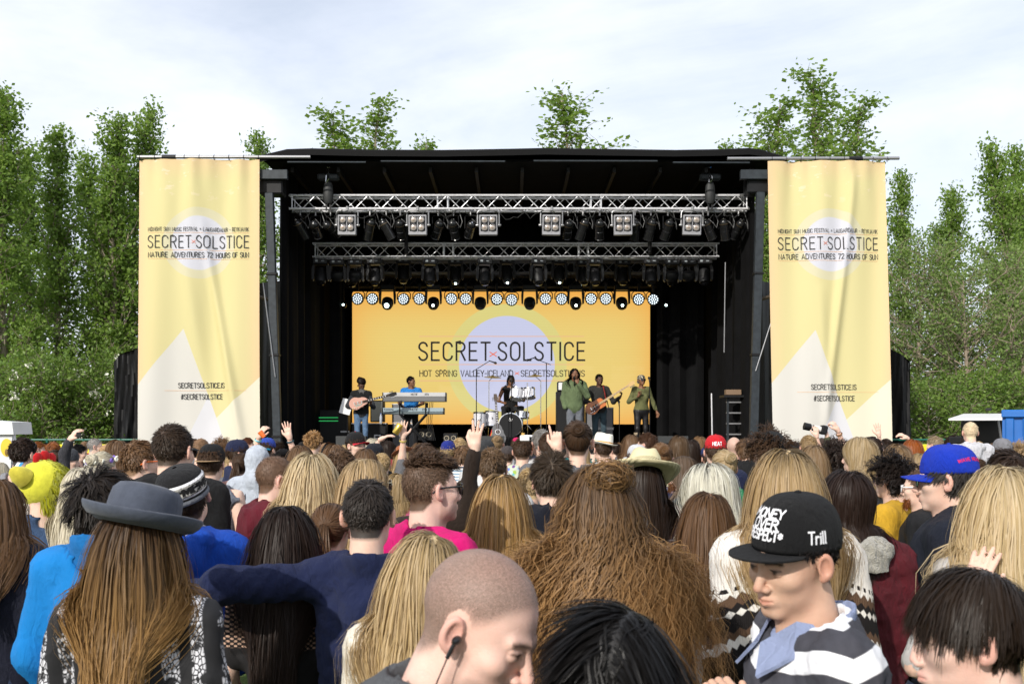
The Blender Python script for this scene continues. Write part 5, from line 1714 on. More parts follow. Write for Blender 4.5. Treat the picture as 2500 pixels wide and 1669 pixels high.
for px0, px1, nm in ((95, 285, 'left'), (2222, 2300, 'right')):
 d = 20.5; a, c = PX(px0, 1084, d), PX(px1, 1084, d); n = max(1, round((c.x - a.x) / 1.7))
 for k in range(n):
  x0 = a.x + (c.x - a.x) * k / n; x1 = a.x + (c.x - a.x) * (k + 1) / n
  r = thing('barrier_sheet', 'yellow covered crowd barrier panel %d from the %s black tent' % (n - k if nm == 'left' else k + 1, nm), 'barrier', ((x0 + x1) / 2, d, 0), 0, 'yellow barriers');
  b = MB(); b.box((0, 0, zat(1084, d) / 2), (x1 - x0 - .02, .05, zat(1084, d)), bev=.01); b.build('cover', YELB, r)
  for s_ in (-1, 1):
   b = MB(); b.box((s_ * .5, .22, .03), (.05, .5, .05)); b.build('foot', STEEL, r)
 d = 21.6; a, c = PX(px0 - 70, 1073, d), PX(px1 + 100, 1073, d)
 r = thing('green_fence', 'thin green rail fence behind the %s yellow barrier' % nm, 'fence', (a.x, d, 0))
 for zz in (zat(1073, d), zat(1086, d), .5):
  b = MB(); b.tube([(0, 0, zz), (c.x - a.x, 0, zz)], .022, 8); b.build('rail', GRNF, r, True)
 for k in range(5):
  b = MB(); x = (c.x - a.x) * k / 4; b.tube([(x, 0, 0), (x, 0, zat(1071, d))], .028, 8); b.build('post', GRNF, r, True)
d = 17.0
r = thing('white_trailer', 'white trailer with its serving hatch propped open beside the blue container', 'trailer', (PX(2410, 0, d).x, d, 0), -radians(25))
wx = lambda px: PX(px, 0, d).x - r.location.x
z0, z1_ = zat(1022, d), zat(1150, d)
b = MB(); b.box(((wx(2360) + wx(2470)) / 2, .9, (zat(1012, d) + .4) / 2), (wx(2470) - wx(2360), 1.75, zat(1012, d) - .4), bev=.03); b.build('body', bsdf('trailer_white', (.62, .62, .62), .4, noise=.05, nscale=3), r)
b = MB(); b.box(((wx(2358) + wx(2450)) / 2, -.01, zat(1055, d)), (wx(2466) - wx(2362), .04, .40)); b.build('hatch_opening', bsdf('hatch_dark', (.03, .028, .024), .8), r)
b = MB(); xa, xb = wx(2358), wx(2448); b.add([(xa, -.03, z0 + .09), (xb, -.03, z0 + .09), (xb - .05, -.95, z0 - .0), (xa - .22, -.95, z0 - .0), (xa, -.03, z0 + .06), (xb, -.03, z0 + .06), (xb - .05, -.95, z0 - .03), (xa - .22, -.95, z0 - .03)], [(0, 3, 2, 1), (4, 5, 6, 7), (3, 7, 6, 2), (0, 4, 7, 3), (1, 2, 6, 5)]); b.build('hatch', bsdf('hatch_white', (.66, .66, .66), .4), r)
b = MB(); b.tube([(wx(2432), -.7, z0), (wx(2441), -.05, zat(1075, d))], .018, 6); b.build('prop', ALU, r)
b = MB(); b.box((wx(2413), -.05, z0 + .16), (.09, .06, .05), bev=.01); b.build('lamp', BLK, r)
for s_ in (-.5, .5):
 b = MB(); b.lathe([(.28, -.09), (.30, -.05), (.30, .05), (.28, .09)], (s_ * .8 + .3, .1, .3), 20, Matrix.Rotation(pi / 2, 4, 'X')); w__ = b.build('wheel', BLK, r, True)
d = 13.5
r = thing('blue_container', 'bright blue container with ribbed panels at the edge of the grounds', 'container', (PX(2447, 0, d).x, d, 0), -radians(27))
BLU = bsdf('container_blue', (.010, .12, .42), .42, noise=.1, nscale=4)
hz = zat(993, d)
b = MB(); b.box((1.0, 1.2, hz / 2), (2.0, 2.4, hz - .1)); b.build('body', BLU, r)
for k in range(9):
 b = MB(); b.box((.09 + k * .21, -.02, hz / 2 - .02), (.11, .05, hz - .26), bev=.015); b.build('rib', BLU, r)
for zz in (hz - .07, zat(1013, d), .1):
 b = MB(); b.box((1.0, -.03, zz), (2.02, .07, .06 if zz > 1.95 else .12), bev=.01); b.build('rail', BLU, r)
# ================================================================== trusses and lamps
def seg_mesh(name, L_, r, mat, n=7):
 b = MB(); b.tube([(0, 0, 0), (0, 0, L_)], r, n, False); return b.mesh(name, mat, True)
def aim(o, a, b_):
 a = Vector(a); d = Vector(b_) - a
 o.location = a; o.rotation_mode = 'QUATERNION'; o.rotation_quaternion = d.to_track_quat('Z', 'Y')
 return d.length
TRB = {}
def truss(label, x0, x1, d, z_top, size, sections, lattice=True, mat=None, rc=.026):
 mat = mat or ALU
 root = thing('lighting_truss', label, 'truss', (x0, d, z_top), 0, 'lighting trusses under the roof')
 Lx = x1 - x0
 for dy in (0, size):
  for dz in (0, -size):
   b = MB(); b.tube([(0, dy, dz), (Lx, dy, dz)], rc, 9); b.build('chord', mat, root, True)
 bay = size * .98; nb = int(round(Lx / bay)); bay = Lx / nb
 dl = sqrt(bay * bay + size * size)
 key = round(dl, 4)
 if key not in TRB: TRB[key] = seg_mesh('brace', dl, .0095, mat)
 me = TRB[key]
 for i in range(nb):
  xa, xb = i * bay, (i + 1) * bay
  up = i % 2
  for dy in (0, size):
   u = up if dy == 0 else 1 - up
   o = link('brace', me, root); aim(o, (xa, dy, -size if u else 0), (xb, dy, 0 if u else -size))
  for dz in (0, -size):
   o = link('brace', me, root); aim(o, (xa, 0 if up else size, dz), (xb, size if up else 0, dz))
 for k in range(sections + 1):
  x = Lx * k / sections
  for s_ in ((.06,) if k == 0 else ((-.06,) if k == sections else (-.11, .11))):
   for dy in (0, size):
    b = MB(); b.tube([(x + s_, dy, 0), (x + s_, dy, -size)], .016, 6, False); b.build('end_post', mat, root)
 return root
T1 = 21.7; T2 = 23.2; T3 = 24.9
z1 = zat(477, T1); z2 = zat(594, T2); z3 = zat(640, T3)
truss('front silver box truss carrying the four-lamp blinders and black par cans', PX(706, 0, T1).x, PX(1830, 0, T1).x, T1, z1, .29, 3)
truss('second silver box truss behind the front one, carrying dark moving heads', PX(763, 0, T2).x, PX(1756, 0, T2).x, T2, z2, .31, 3, rc=.023)
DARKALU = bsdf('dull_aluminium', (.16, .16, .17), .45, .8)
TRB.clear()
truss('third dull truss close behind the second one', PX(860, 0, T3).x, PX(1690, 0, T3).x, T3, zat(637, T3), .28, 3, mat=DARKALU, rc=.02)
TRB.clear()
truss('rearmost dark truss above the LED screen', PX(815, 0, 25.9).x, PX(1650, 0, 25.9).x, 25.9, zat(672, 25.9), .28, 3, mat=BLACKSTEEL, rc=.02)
LAMPGLASS = bsdf('lamp_glass', (.45, .40, .36), .15, .3, spec=.9)
BULB = bsdf('bulb_reflector', (.55, .42, .34), .25, .7)
def make_blinder():
 r = thing('blinder_light', 'x', 'stage light')
 W, H = .40, .44
 b = MB(); b.box((0, 0, -.36), (W, .13, H), bev=.015); h = b.build('housing', GREYCASE, r)
 b = MB(); b.box((0, -.066, -.335), (W - .06, .012, H - .12), bev=.004); b.build('lamp_recess', BLK, h)
 for sx in (-1, 1):
  for sz in (-1, 1):
   c = (sx * .083, -.072, -.335 + sz * .083)
   M = Matrix.Rotation(pi / 2, 4, 'X')
   b = MB(); b.lathe([(.074, 0), (.076, .02), (.066, .032)], c, 18, M, cap=False); lp = b.build('lamp', GREYCASE, h, True)
   b = MB(); b.lathe([(.066, .012), (.05, .020), (.026, .026), (.0, .028)], c, 18, M, cap=False); b.build('lens', LAMPGLASS, h, True)
   b = MB(); b.lathe([(.024, .028), (.020, .036), (.0, .038)], c, 10, M, cap=False); b.build('bulb', BULB, h, True)
 b = MB(); b.box((0, -.068, -.36), (.016, .012, H - .12)); b.build('divider', GREYCASE, h)
 b = MB()
 pts = [(-.235, 0, -.36), (-.235, 0, -.09), (-.20, 0, -.045), (.20, 0, -.045), (.235, 0, -.09), (.235, 0, -.36)]
 b.tube(pts, .017, 8); b.build('yoke', PIPE, r, True)
 for sx in (-1, 1):
  b = MB(); b.lathe([(.03, 0), (.034, .02), (.02, .06)], (sx * .215, 0, -.36), 10, Matrix.Rotation(sx * pi / 2, 4, 'Y')); b.build('pivot_knob', PIPE, r, True)
 b = MB(); b.box((0, 0, .0), (.05, .06, .10), bev=.01); b.build('clamp', PIPE, r)
 return reg(r)
zb = z1 - .29 - .02
BL = make_blinder()
wh = ['at the end by the keyboards', 'second from the keyboard end', 'third from the keyboard end', 'third from the backing singer end', 'second from the backing singer end', 'at the end by the backing singer']
for i, (px, tl) in enumerate(((848, .01), (1020, .0), (1192, -.01), (1347, .02), (1520, -.02), (1690, .02))):
 o = BL if i == 0 else copy_tree(BL)
 o.location = (PX(px, 0, T1).x, T1 - .02, zb + .02); o.rotation_euler = (radians(4), tl, random.uniform(-.05, .05))
 tag(o, 'grey four-lamp blinder on the front truss, ' + wh[i], 'stage light', 'blinders on the front truss')
def make_par():
 r = thing('par_can', 'x', 'stage light')
 prof = [(.001, .20), (.05, .195), (.085, .165), (.098, .12), (.102, .085), (.098, .08), (.098, -.06), (.104, -.065), (.104, -.25), (.112, -.255), (.112, -.27), (.09, -.27), (.088, -.05)]
 b = MB(); b.lathe(prof, (0, 0, 0), 18, cap=False); h = b.build('can', BLKGLOSS, r, True)
 b = MB(); b.lathe([(.104, .09), (.106, .10), (.104, .11)], (0, 0, 0), 18, cap=False); b.build('band', bsdf('band_brass', (.2, .15, .1), .3, .8), h, True)
 b = MB(); b.lathe([(.03, .193), (.028, .215), (.001, .22)], (0, 0, 0), 10, cap=False); b.build('end_cap', CHROME, h, True)
 return r, h
def par_full():
 r, h = make_par()
 b = MB(); b.tube([(-.125, 0, -.02), (-.125, 0, .25), (-.105, 0, .265), (.105, 0, .265), (.125, 0, .25), (.125, 0, -.02)], .009, 6); b.build('yoke', BLACKSTEEL, r)
 b = MB(); b.tube([(0, 0, .265), (0, 0, .40)], .018, 6); b.box((0, 0, .42), (.05, .06, .08)); b.build('clamp', PIPE, r)
 b = MB()
 b.tube([(.02, -.05, .19), (.14, -.1, .08), (.2, -.05, -.02), (.22, 0, .12), (.16, .0, .30), (.1, 0, .44)], .008, 5); b.build('cable', bsdf('cable_grey', (.12, .12, .12), .5), r)
 return reg(r), h
PAR, PARH = par_full()
plist = [728, 766, 803, 900, 940, 975, 1068, 1106, 1148, 1388, 1425, 1466, 1553, 1592, 1634, 1733, 1773, 1808]
for i, px in enumerate(plist):
 o = PAR if i == 0 else copy_tree(PAR)
 o.location = (PX(px, 0, T1).x, T1 + .2, zb - .36)
 o.rotation_euler = (radians(random.uniform(-52, -12)), radians(random.uniform(-22, 22)), radians(random.uniform(-30, 30)))
 o.rotation_euler = (0, 0, radians(random.uniform(-35, 35)))
 for c in bpy.data.objects:
  if c.parent == o and c.name.startswith('can'): c.rotation_euler = (radians(random.uniform(25, 75)), radians(random.uniform(-30, 30)), 0)
 tag(o, 'black par can lamp hanging among the blinders under the front truss', 'stage light', 'par cans under the front truss')
def make_mover(kind):
 r = thing('moving_head', 'x', 'stage light')
 b = MB(); b.box((0, 0, -.06), (.36, .26, .13), bev=.02); base = b.build('base', BLK, r)
 b = MB(); b.box((-.08, -.132, -.05), (.06, .006, .045)); b.build('display', bsdf('display', (.3, .33, .35), .3), base)
 b = MB(); b.box((.06, -.132, -.05), (.07, .006, .025)); b.build('badge', bsdf('badge', (.22, .24, .26), .4), base)
 for sx in (-1, 1):
  b = MB(); b.prism([(sx * .13, -.12), (sx * .17, -.12), (sx * .205, -.22), (sx * .20, -.46), (sx * .17, -.50), (sx * .15, -.46)][::sx], -.06, .06); b.build('yoke_arm', BLK, r)
 if kind == 'spot':
  b = MB(); b.lathe([(.09, -.20), (.125, -.17), (.135, -.02), (.13, .10), (.105, .17), (.0, .17)], (0, 0, -.40), 14, Matrix.Rotation(radians(155), 4, 'X')); hd = b.build('head', BLK, r, True)
  b = MB(); b.lathe([(.085, .0), (.05, .016), (.0, .022)], (0, -.085, -.585), 14, Matrix.Rotation(radians(155), 4, 'X'), cap=False); b.build('lens', LENS, hd, True)
 else:
  b = MB(); b.lathe([(.15, -.09), (.165, -.03), (.16, .05), (.11, .12), (.0, .14)], (0, 0, -.36), 16, Matrix.Rotation(radians(200), 4, 'X')); b.build('head', BLK, r, True)
 for sx in (-1, 1):
  b = MB(); b.box((sx * .1, 0, .03), (.03, .05, .09)); b.build('clamp', PIPE, r)
 return reg(r)
MV, SC = make_mover('spot'), make_mover('wash')
spot_px = [782, 916, 1049, 1183, 1314, 1453, 1590, 1720]; sc_px = [824, 868, 1640, 1681]
ends = ['nearest the keyboards', 'over the keyboards', 'over the electric guitarist', 'over the drum kit', 'over the lead singer', 'over the bass player', 'over the backing singer', 'at the end by the right stage leg']
for i, px in enumerate(spot_px):
 o = MV if i == 0 else copy_tree(MV)
 o.location = (PX(px, 0, T2).x, T2 + .05, z2 - .31 - .06); o.rotation_euler = (0, 0, random.uniform(-.2, .2))
 tag(o, 'dark moving-head spotlight under the second truss, ' + ends[i], 'stage light', 'moving heads under the second truss')
for i, px in enumerate(sc_px):
 o = SC if i == 0 else copy_tree(SC)
 o.location = (PX(px, 0, T2).x, T2 + .02, z2 - .31 - .08)
 tag(o, 'dark round wash light paired under the end of the second truss, ' + ('keyboard side' if i < 2 else 'backing singer side'), 'stage light', 'wash lights keyboard side' if i < 2 else 'wash lights backing singer side')
GLOWC = (.75, 1.0, .96)
LIT = bsdf('lit_lamp', (.5, .5, .5), .3, emit=GLOWC, estr=7)
for i, (px, py, lit) in enumerate(((985, 668, 0), (1112, 670, 1), (1238, 668, 1), (1365, 668, 1), (1520, 672, 0), (1425, 672, 0), (1640, 676, 0), (860, 676, 0))):
 o = copy_tree(MV); o.location = (PX(px, 0, 24.6).x, 24.6, zat(py, 24.6) + .36)
 tag(o, ('lit' if lit else 'unlit') + ' moving head on the rear truss, ' + ['over the electric guitarist', 'over the drummer', 'over the snare side of the kit', 'over the lead singer', 'over the bass player', 'between lead singer and bass player', 'by the backing singer', 'by the keyboards'][i], 'stage light', 'moving heads on the rear truss')
 if lit:
  b = MB(); b.lathe([(.03, 0), (.02, .015), (.0, .02)], (0, -.12, -.60), 12, Matrix.Rotation(radians(110), 4, 'X')); b.build('lit_lens', LIT, o, True)
LED = bsdf('led_dot', (.5, .5, .5), .3, emit=(.78, .92, 1.0), estr=1.5)
def make_ledpar():
 r = thing('led_par', 'x', 'stage light')
 b = MB(); b.lathe([(.12, .16), (.15, .06), (.158, 0), (.15, -.012), (.142, -.004)], (0, 0, 0), 20, Matrix.Rotation(pi / 2, 4, 'X') @ Matrix.Scale(-1, 4, (0, 0, 1))); h = b.build('housing', BLK, r, True)
 b = MB()
 sp = [(0, 0)] + [(.055 * cos(k * pi / 3), .055 * sin(k * pi / 3)) for k in range(6)] + [(.108 * cos(k * pi / 6 + .26), .108 * sin(k * pi / 6 + .26)) for k in range(12)]
 for sx, sz in sp:
  b.lathe([(.0205, 0), (.016, .008), (.0, .011)], (sx, -.012, sz), 8, Matrix.Rotation(pi / 2, 4, 'X'))
 tag(b.build('led_array', LED, h, True), kind='stuff')
 b = MB(); b.tube([(-.175, .03, 0), (-.175, .03, .14), (-.12, .03, .20), (.12, .03, .20), (.175, .03, .14), (.175, .03, 0)], .014, 6); b.build('yoke', BLK, r)
 b = MB(); b.box((0, .03, .30), (.06, .06, .22)); b.build('clamp', BLK, r)
 return reg(r)
LP = make_ledpar()
for i, px in enumerate((873, 909, 985, 1024, 1102, 1137, 1213, 1249, 1332, 1371, 1443, 1479, 1559, 1595)):
 o = LP if i == 0 else copy_tree(LP)
 o.location = (PX(px, 0, 25.6).x, 25.6, zat(730 + random.uniform(-1, 2), 25.6)); o.rotation_euler = (random.uniform(-.1, .15), 0, random.uniform(-.2, .2))
 tag(o, 'round LED par with glowing white dots along the top of the screen', 'stage light', 'LED pars along the screen top')
def make_silhouette():
 r = thing('moving_head', 'x', 'stage light')
 b = MB(); b.box((0, .1, .36), (.36, .26, .14), bev=.02); b.build('base', BLK, r)
 for sx in (-1, 1):
  b = MB(); b.prism([(sx * .15, .30), (sx * .20, .30), (sx * .22, .15), (sx * .21, -.06), (sx * .17, -.08)][::sx], -.05, .05); b.build('yoke_arm', BLK, r)
 b = MB(); b.lathe([(.10, -.13), (.145, -.1), (.155, .02), (.12, .12), (.0, .15)], (0, 0, -.06), 16, Matrix.Rotation(radians(140), 4, 'X')); b.build('head', BLK, r, True)
 return reg(r)
SH = make_silhouette()
for i, (px, lit) in enumerate(((947, 1), (1059, 1), (1173, 0), (1293, 0), (1405, 1), (1517, 1))):
 o = SH if i == 0 else copy_tree(SH)
 o.location = (PX(px, 0, 25.7).x, 25.6, zat(735, 25.6))
 tag(o, 'dark round moving head between LED pars, ' + ['over the keyboardist, brightly lit', 'next to the keyboardist with a small light', 'over the drummer', 'right over the lettering end', 'over the bass player with a small light', 'toward the backing singer with a small light'][i], 'stage light', 'moving heads between the LED pars')
 if lit:
  b = MB(); b.lathe([(.035 if i else .06, 0), (.03, .02), (.0, .026)], (0, -.15, -.13), 12, Matrix.Rotation(radians(105), 4, 'X')); b.build('lit_lens', LIT, o, True)
for px, py, nm in ((838, 744, 'keyboard'), (1626, 745, 'backing singer')):
 r = thing('pin_spot', 'tiny lit pin spot floating dark beside the screen, %s side' % nm, 'stage light', PX(px, py, 25.6))
 b = MB(); b.lathe([(.07, .14), (.08, 0), (.06, -.01)], (0, 0, 0), 12, Matrix.Rotation(-pi / 2, 4, 'X')); b.build('housing', BLK, r, True)
 b = MB(); b.lathe([(.03, .0), (.02, .015), (.0, .02)], (0, -.012, 0), 12, Matrix.Rotation(pi / 2, 4, 'X')); b.build('lit_lens', LIT, r, True)
 b = MB(); b.tube([(0, .08, .05), (0, .08, .9)], .012, 6); b.build('hanger', BLACKSTEEL, r)
BAG = bsdf('bag_canvas', (.016, .017, .018), .6, bump=.8, bscale=9, stretch=(1, 1, .3))
for px, nm in ((802, 'keyboard'), (1733, 'backing singer')):
 p = PX(px, 403, T1 - .15)
 r = thing('chain_hoist', 'grey chain hoist with hanging chain bag on the front truss, %s end' % nm, 'hoist', p)
 b = MB(); b.tube([(-.07, 0, .03), (-.05, 0, -.03), (0, 0, -.06), (.05, 0, -.03), (.07, 0, .03)], .012, 6); b.tube([(0, 0, -.06), (0, 0, -.2)], .014, 6); b.build('hook', CHROME, r, True)
 b = MB(); b.box((0, 0, -.27), (.46, .2, .13), bev=.03); m = b.build('motor', STEEL, r)
 for k in range(5):
  b = MB(); b.box((-.19 + k * .045, 0, -.27), (.012, .21, .14)); b.build('cooling_fin', BLACKSTEEL, m)
 b = MB(); b.tube([(.02, -.12, -.25), (.03, -.13, -.33), (-.02, -.13, -.40)], .012, 6); b.tube([(-.03, -.12, -.25), (-.04, -.13, -.40)], .012, 6); b.build('chain', CHROME, r)
 b = MB(); b.lathe([(.07, 0), (.10, -.08), (.115, -.25), (.11, -.38), (.07, -.46), (.03, -.47)], (0, -.03, -.38), 16, sy=.7); bg_ = b.build('chain_bag', BAG, r, True)
 for sx in (-1, 1):
  b = MB(); b.box((sx * .04, -.03, -.89), (.035, .012, .22)); b.build('sling', BLK, r)
for px in (990, 1585):
 b = MB(); p = PX(px, 575, T2 - .1)
 b.tube([PX(px, 470, T2 - .1), PX(px + 2, 620, T2 - .1)], .05, 6)
 tag(b.build('truss_sling', BLK), 'black sling wrapped down the second truss, ' + ('keyboard half' if px < 1200 else 'bass half'), 'sling')
CBL = bsdf('cable_black', (.02, .02, .02), .45)
cr_ = random.Random(4)
for i in range(16):
 xa = 715 + i * 70; xb = xa + cr_.uniform(40, 80)
 a = PX(xa, 515, T1 - .03); c = PX(xb, 515 + cr_.uniform(-4, 4), T1 - .03)
 pts = [a.lerp(c, k / 8) - Vector((0, 0, cr_.uniform(.08, .2) * sin(pi * k / 8))) for k in range(9)]
 b = MB(); b.tube(pts, .009, 5)
 tag(b.build('lamp_cable', CBL), 'thin dark cable drooping below the front truss between lamps', 'cable', 'cables under the front truss')
# ================================================================== instruments and backline
DRUMWHITE = bsdf('drum_white', (.62, .62, .66), .25, noise=.12, nscale=30)
HEADSKIN = bsdf('drum_head', (.008, .008, .009), .5, spec=.3)
CYMBAL = bsdf('cymbal', (.42, .34, .13), .3, .9)
SUNBURST = bsdf('sunburst', (.50, .14, .03), .25, noise=.5, nscale=5, coat=.6)
ROSEGOLD = bsdf('pink_gold', (.60, .33, .26), .3, .1, coat=.6)
MAPLE = bsdf('maple', (.60, .40, .17), .4)
ROSEWOOD = bsdf('rosewood', (.05, .028, .016), .5)
PICKGUARD = bsdf('pickguard', (.10, .02, .012), .3)
GREYWOOD = bsdf('grey_wash', (.10, .10, .105), .45)
KEYSILVER = bsdf('key_silver', (.50, .50, .50), .4, .2); KEYDARK = bsdf('key_dark', (.14, .14, .14), .45)
KEYBLUE = bsdf('key_blue', (.30, .38, .42), .4); KEYBLUED = bsdf('key_blue_dark', (.10, .13, .14), .45)
GRILLE = bsdf('amp_grille', (.17, .17, .18), .7, noise=.3, nscale=90); CREAM = bsdf('amp_cream', (.33, .33, .28), .7, noise=.2, nscale=90)
PAPER = bsdf('paper', (.78, .78, .78), .8); GOLDP = bsdf('yellow_plastic', (.70, .48, .02), .5)
LABELW = bsdf('panel_white', (.7, .7, .7), .6)
def at_d(px, d, z=DECK): return (PX(px, 0, d).x, d, z)
RZ = DECK + .30
b = MB(); b.box((PX(1255, 0, 24.9).x, 24.9, DECK + .15), (2.9, 2.0, .30), bev=.01)
tag(b.build('drum_riser', BLACKCLOTH), 'low black riser carrying the drum kit', 'riser')
def drum(r, name, c, rad, h, axis=(0, 0, 1), shell=None, lugs=6, tilt=None):
 q = Vector(axis).to_track_quat('Z', 'Y').to_matrix().to_4x4()
 b = MB(); b.lathe([(rad, -h / 2), (rad, h / 2)], c, 24, q, cap=False); d_ = b.build(name, shell or DRUMWHITE, r, True)
 for s_ in (-1, 1):
  b = MB(); b.lathe([(rad + .012, s_ * (h / 2 - .02)), (rad + .014, s_ * (h / 2 + .012)), (rad - .004, s_ * (h / 2 + .014))], c, 24, q, cap=False); b.build('hoop', CHROME, d_, True)
  b = MB(); b.lathe([(rad - .003, s_ * (h / 2 + .004)), (.0, s_ * (h / 2 + .004))], c, 24, q, cap=False); b.build('drum_head', HEADSKIN if rad > .25 else LABELW, d_)
 for k in range(lugs):
  a = 2 * pi * k / lugs
  p = Vector(c) + q.to_3x3() @ Vector((cos(a) * (rad + .012), sin(a) * (rad + .012), 0))
  b = MB(); b.box(p, (.022, .022, h * .7 if h < .3 else .05), q); b.build('lug', CHROME, d_)
 return d_
dk = thing('drum_kit', 'white drum kit with black bass drum and brass cymbals on the low riser', 'drum kit', at_d(1240, 24.6, RZ))
Y0 = 0
def kx(px): return PX(px, 0, 24.6).x - dk.location.x
def kz(py, d=24.6): return zat(py, d) - RZ
drum(dk, 'bass_drum', (kx(1246), -.15, .30), .285, .42, (0, 1, 0), BLKGLOSS, 8)
drum(dk, 'rack_tom', (kx(1262), -.1, kz(962)), .165, .26, (.12, .28, 1)); drum(dk, 'rack_tom', (kx(1292), -.05, kz(960)), .14, .23, (-.05, .28, 1))
drum(dk, 'floor_tom', (kx(1172), -.25, .42), .16, .36, (.02, .05, 1)); drum(dk, 'floor_tom', (kx(1200), -.05, .46), .17, .34, (.02, .05, 1))
drum(dk, 'snare_drum', (kx(1275), .15, .55), .175, .14, (.05, .1, 1), CHROME)
def stand(r, name, x, y, ztop, tip=None, mat=CHROME, foot=.3, rr=.011):
 b = MB(); b.tube([(x, y, .12), (x, y, ztop)], rr, 7)
 for k in range(3):
  a = 2 * pi * k / 3 + .5; b.tube([(x, y, .30), (x + foot * cos(a), y + foot * sin(a), .01)], rr * .9, 6)
 if tip: b.tube([(x, y, ztop), tip], rr * .8, 6)
 return b.build(name, mat, r, True)
def cymbal(x, y, z, rad, tilt):
 b = MB(); q = Vector((tilt, -.15, 1)).to_track_quat('Z', 'Y').to_matrix().to_4x4()
 b.lathe([(.0, .035), (.03, .032), (.05, .016), (rad, -.012), (rad, -.016), (.05, .010)], (x, y, z), 28, q, cap=False); return b.build('cymbal', CYMBAL, dk, True)
for px, py, rad, tl, sx in ((1203, 920, .215, .06, 1194), (1305, 917, .20, -.05, 1320)):
 cymbal(kx(px), -.1, kz(py), rad, tl); stand(dk, 'cymbal_stand', kx(sx), -.1, kz(930), (kx(px), -.1, kz(py) - .01))
stand(dk, 'snare_stand', kx(1275), .15, .46); stand(dk, 'hi_hat_stand', kx(1287), -.3, kz(935)); stand(dk, 'tom_stand', kx(1172), -.25, .3, foot=.22)
b = MB(); b.lathe([(.0, .05), (.17, .04), (.17, .0), (.15, -.02)], (kx(1240), .75, .5), 16); b.build('drum_throne', BLK, dk, True)
text_mesh('emblem', 'dw', .075, .012, LABELW, lambda a, q: Vector((kx(1246) + a, -.37, .40 + q)), parent=dk)
def mic_stand(label, px, d, py_top, boom=None, z=DECK, mic=True, mat=BLACKSTEEL, base=.3):
 r = thing('microphone_stand', label, 'microphone stand', at_d(px, d, z)); zt = zat(py_top, d) - z
 b = MB(); b.tube([(0, 0, .08), (0, 0, zt)], .011, 7); b.build('pole', mat, r, True)
 for k in range(3):
  a = 2 * pi * k / 3 + .4; b = MB(); b.tube([(0, 0, .12), (base * cos(a), base * sin(a), .012)], .011, 6); b.build('leg', mat, r)
 tip = Vector((0, 0, zt))
 if boom:
  t0 = Vector((boom[0] * -.35, 0, zt - (boom[1]) * .35)); tip = Vector((boom[0], -.02, zt + boom[1]))
  b = MB(); b.tube([t0, tip], .009, 6); b.build('boom', mat, r)
 if mic:
  dd = Vector((boom[0], -.1, -.12)).normalized() if boom else Vector((0, .55, .6)).normalized()
  b = MB(); q = dd.to_track_quat('Z', 'Y').to_matrix().to_4x4()
  b.lathe([(.012, -.02), (.017, .12), (.028, .135), (.030, .165), (.018, .188), (.0, .192)], tip, 10, q); b.build('microphone', BLK, r, True)
 return r
mic_stand('black boom microphone stand over the floor toms', 1163, 24.0, 901, (.32, .20))
mic_stand('black boom microphone stand leaning in over the rack toms from the singer side', 1334, 24.2, 886, (-.32, .12))
mic_stand('straight microphone stand in front of the bass drum', 1249, 23.0, 935, None, mic=True)
mic_stand('straight microphone stand at the backing singer', 1586, 23.2, 934, None)
mic_stand('short microphone stand with a bare clip between bass player and backing singer', 1512, 23.4, 992, None)
mic_stand('thin stand before the bass drum beside the straight microphone', 1242, 22.9, 1000, None, mic=False)
def keyboard(label, px0, px1, py0, pym, py1, d, dk_, lt, words):
 a = PX(px0, py1, d); W = (px1 - px0) * d / FPX; h1 = (pym - py0) * d / FPX; h2 = (py1 - pym) * d / FPX
 r = thing('keyboard', label, 'keyboard', (a.x + W / 2, d, a.z), 0)
 b = MB(); b.box((0, .18, h2 * .5), (W, .36, h2), bev=.012); b.build('chassis', dk_, r)
 b = MB(); b.prism([(-W / 2, h2 + .002), (W / 2, h2 + .002), (W / 2, h2 + h1), (-W / 2, h2 + h1)], .02, .10); b.build('control_panel', lt, r)
 b = MB(); b.box((0, .32, h2 * .9), (W * .92, .14, .03)); b.build('key_bed', LABELW, r)
 for sx in (-1, 1):
  b = MB(); b.box((sx * (W / 2 + .008), .18, (h1 + h2) / 2), (.016, .37, h1 + h2), bev=.004); b.build('end_cheek', BLK, r)
 for wd, f, hh, mt in words:
  text_mesh('lettering', wd, hh, hh * .16, mt, lambda p, q, f=f: Vector((f * W + p, .016, h2 + h1 * .25 + q)), parent=r, sp=.25)
 return r, W
INKK = bsdf('key_ink', (.02, .02, .022), .5)
keyboard('silver upper keyboard on the crossed stand', 935, 1087, 957.5, 967, 980, 22.9, KEYDARK, KEYSILVER, [('YAMAHA', -.36, .04, INKK), ('MOTIF', .0, .045, INKK), ('XF8', .2, .045, INKK)])
keyboard('blue-grey lower keyboard on the crossed stand', 934, 1082, 995, 1004, 1011, 23.05, KEYBLUED, KEYBLUE, [('YAMAHA', -.40, .045, INKK), ('MOTIF', .02, .05, INKK), ('XS8', .19, .05, INKK)])
ks = thing('keyboard_stand', 'black crossed stand holding both keyboards', 'stand', at_d(1008, 23.0))
for y_ in (-.05, .3):
 for s_ in (-1, 1):
  b = MB(); b.tube([(s_ * .42, y_, .02), (-s_ * .30, y_, zat(1011, 23) - DECK)], .022, 6); b.build('cross_leg', BLACKSTEEL, ks)
 for s_ in (-1, 1):
  b = MB(); b.tube([(s_ * .30, y_, zat(1011, 23) - DECK - .02), (s_ * .30, y_, zat(982, 23) - DECK)], .018, 6); b.build('upright', BLACKSTEEL, ks)
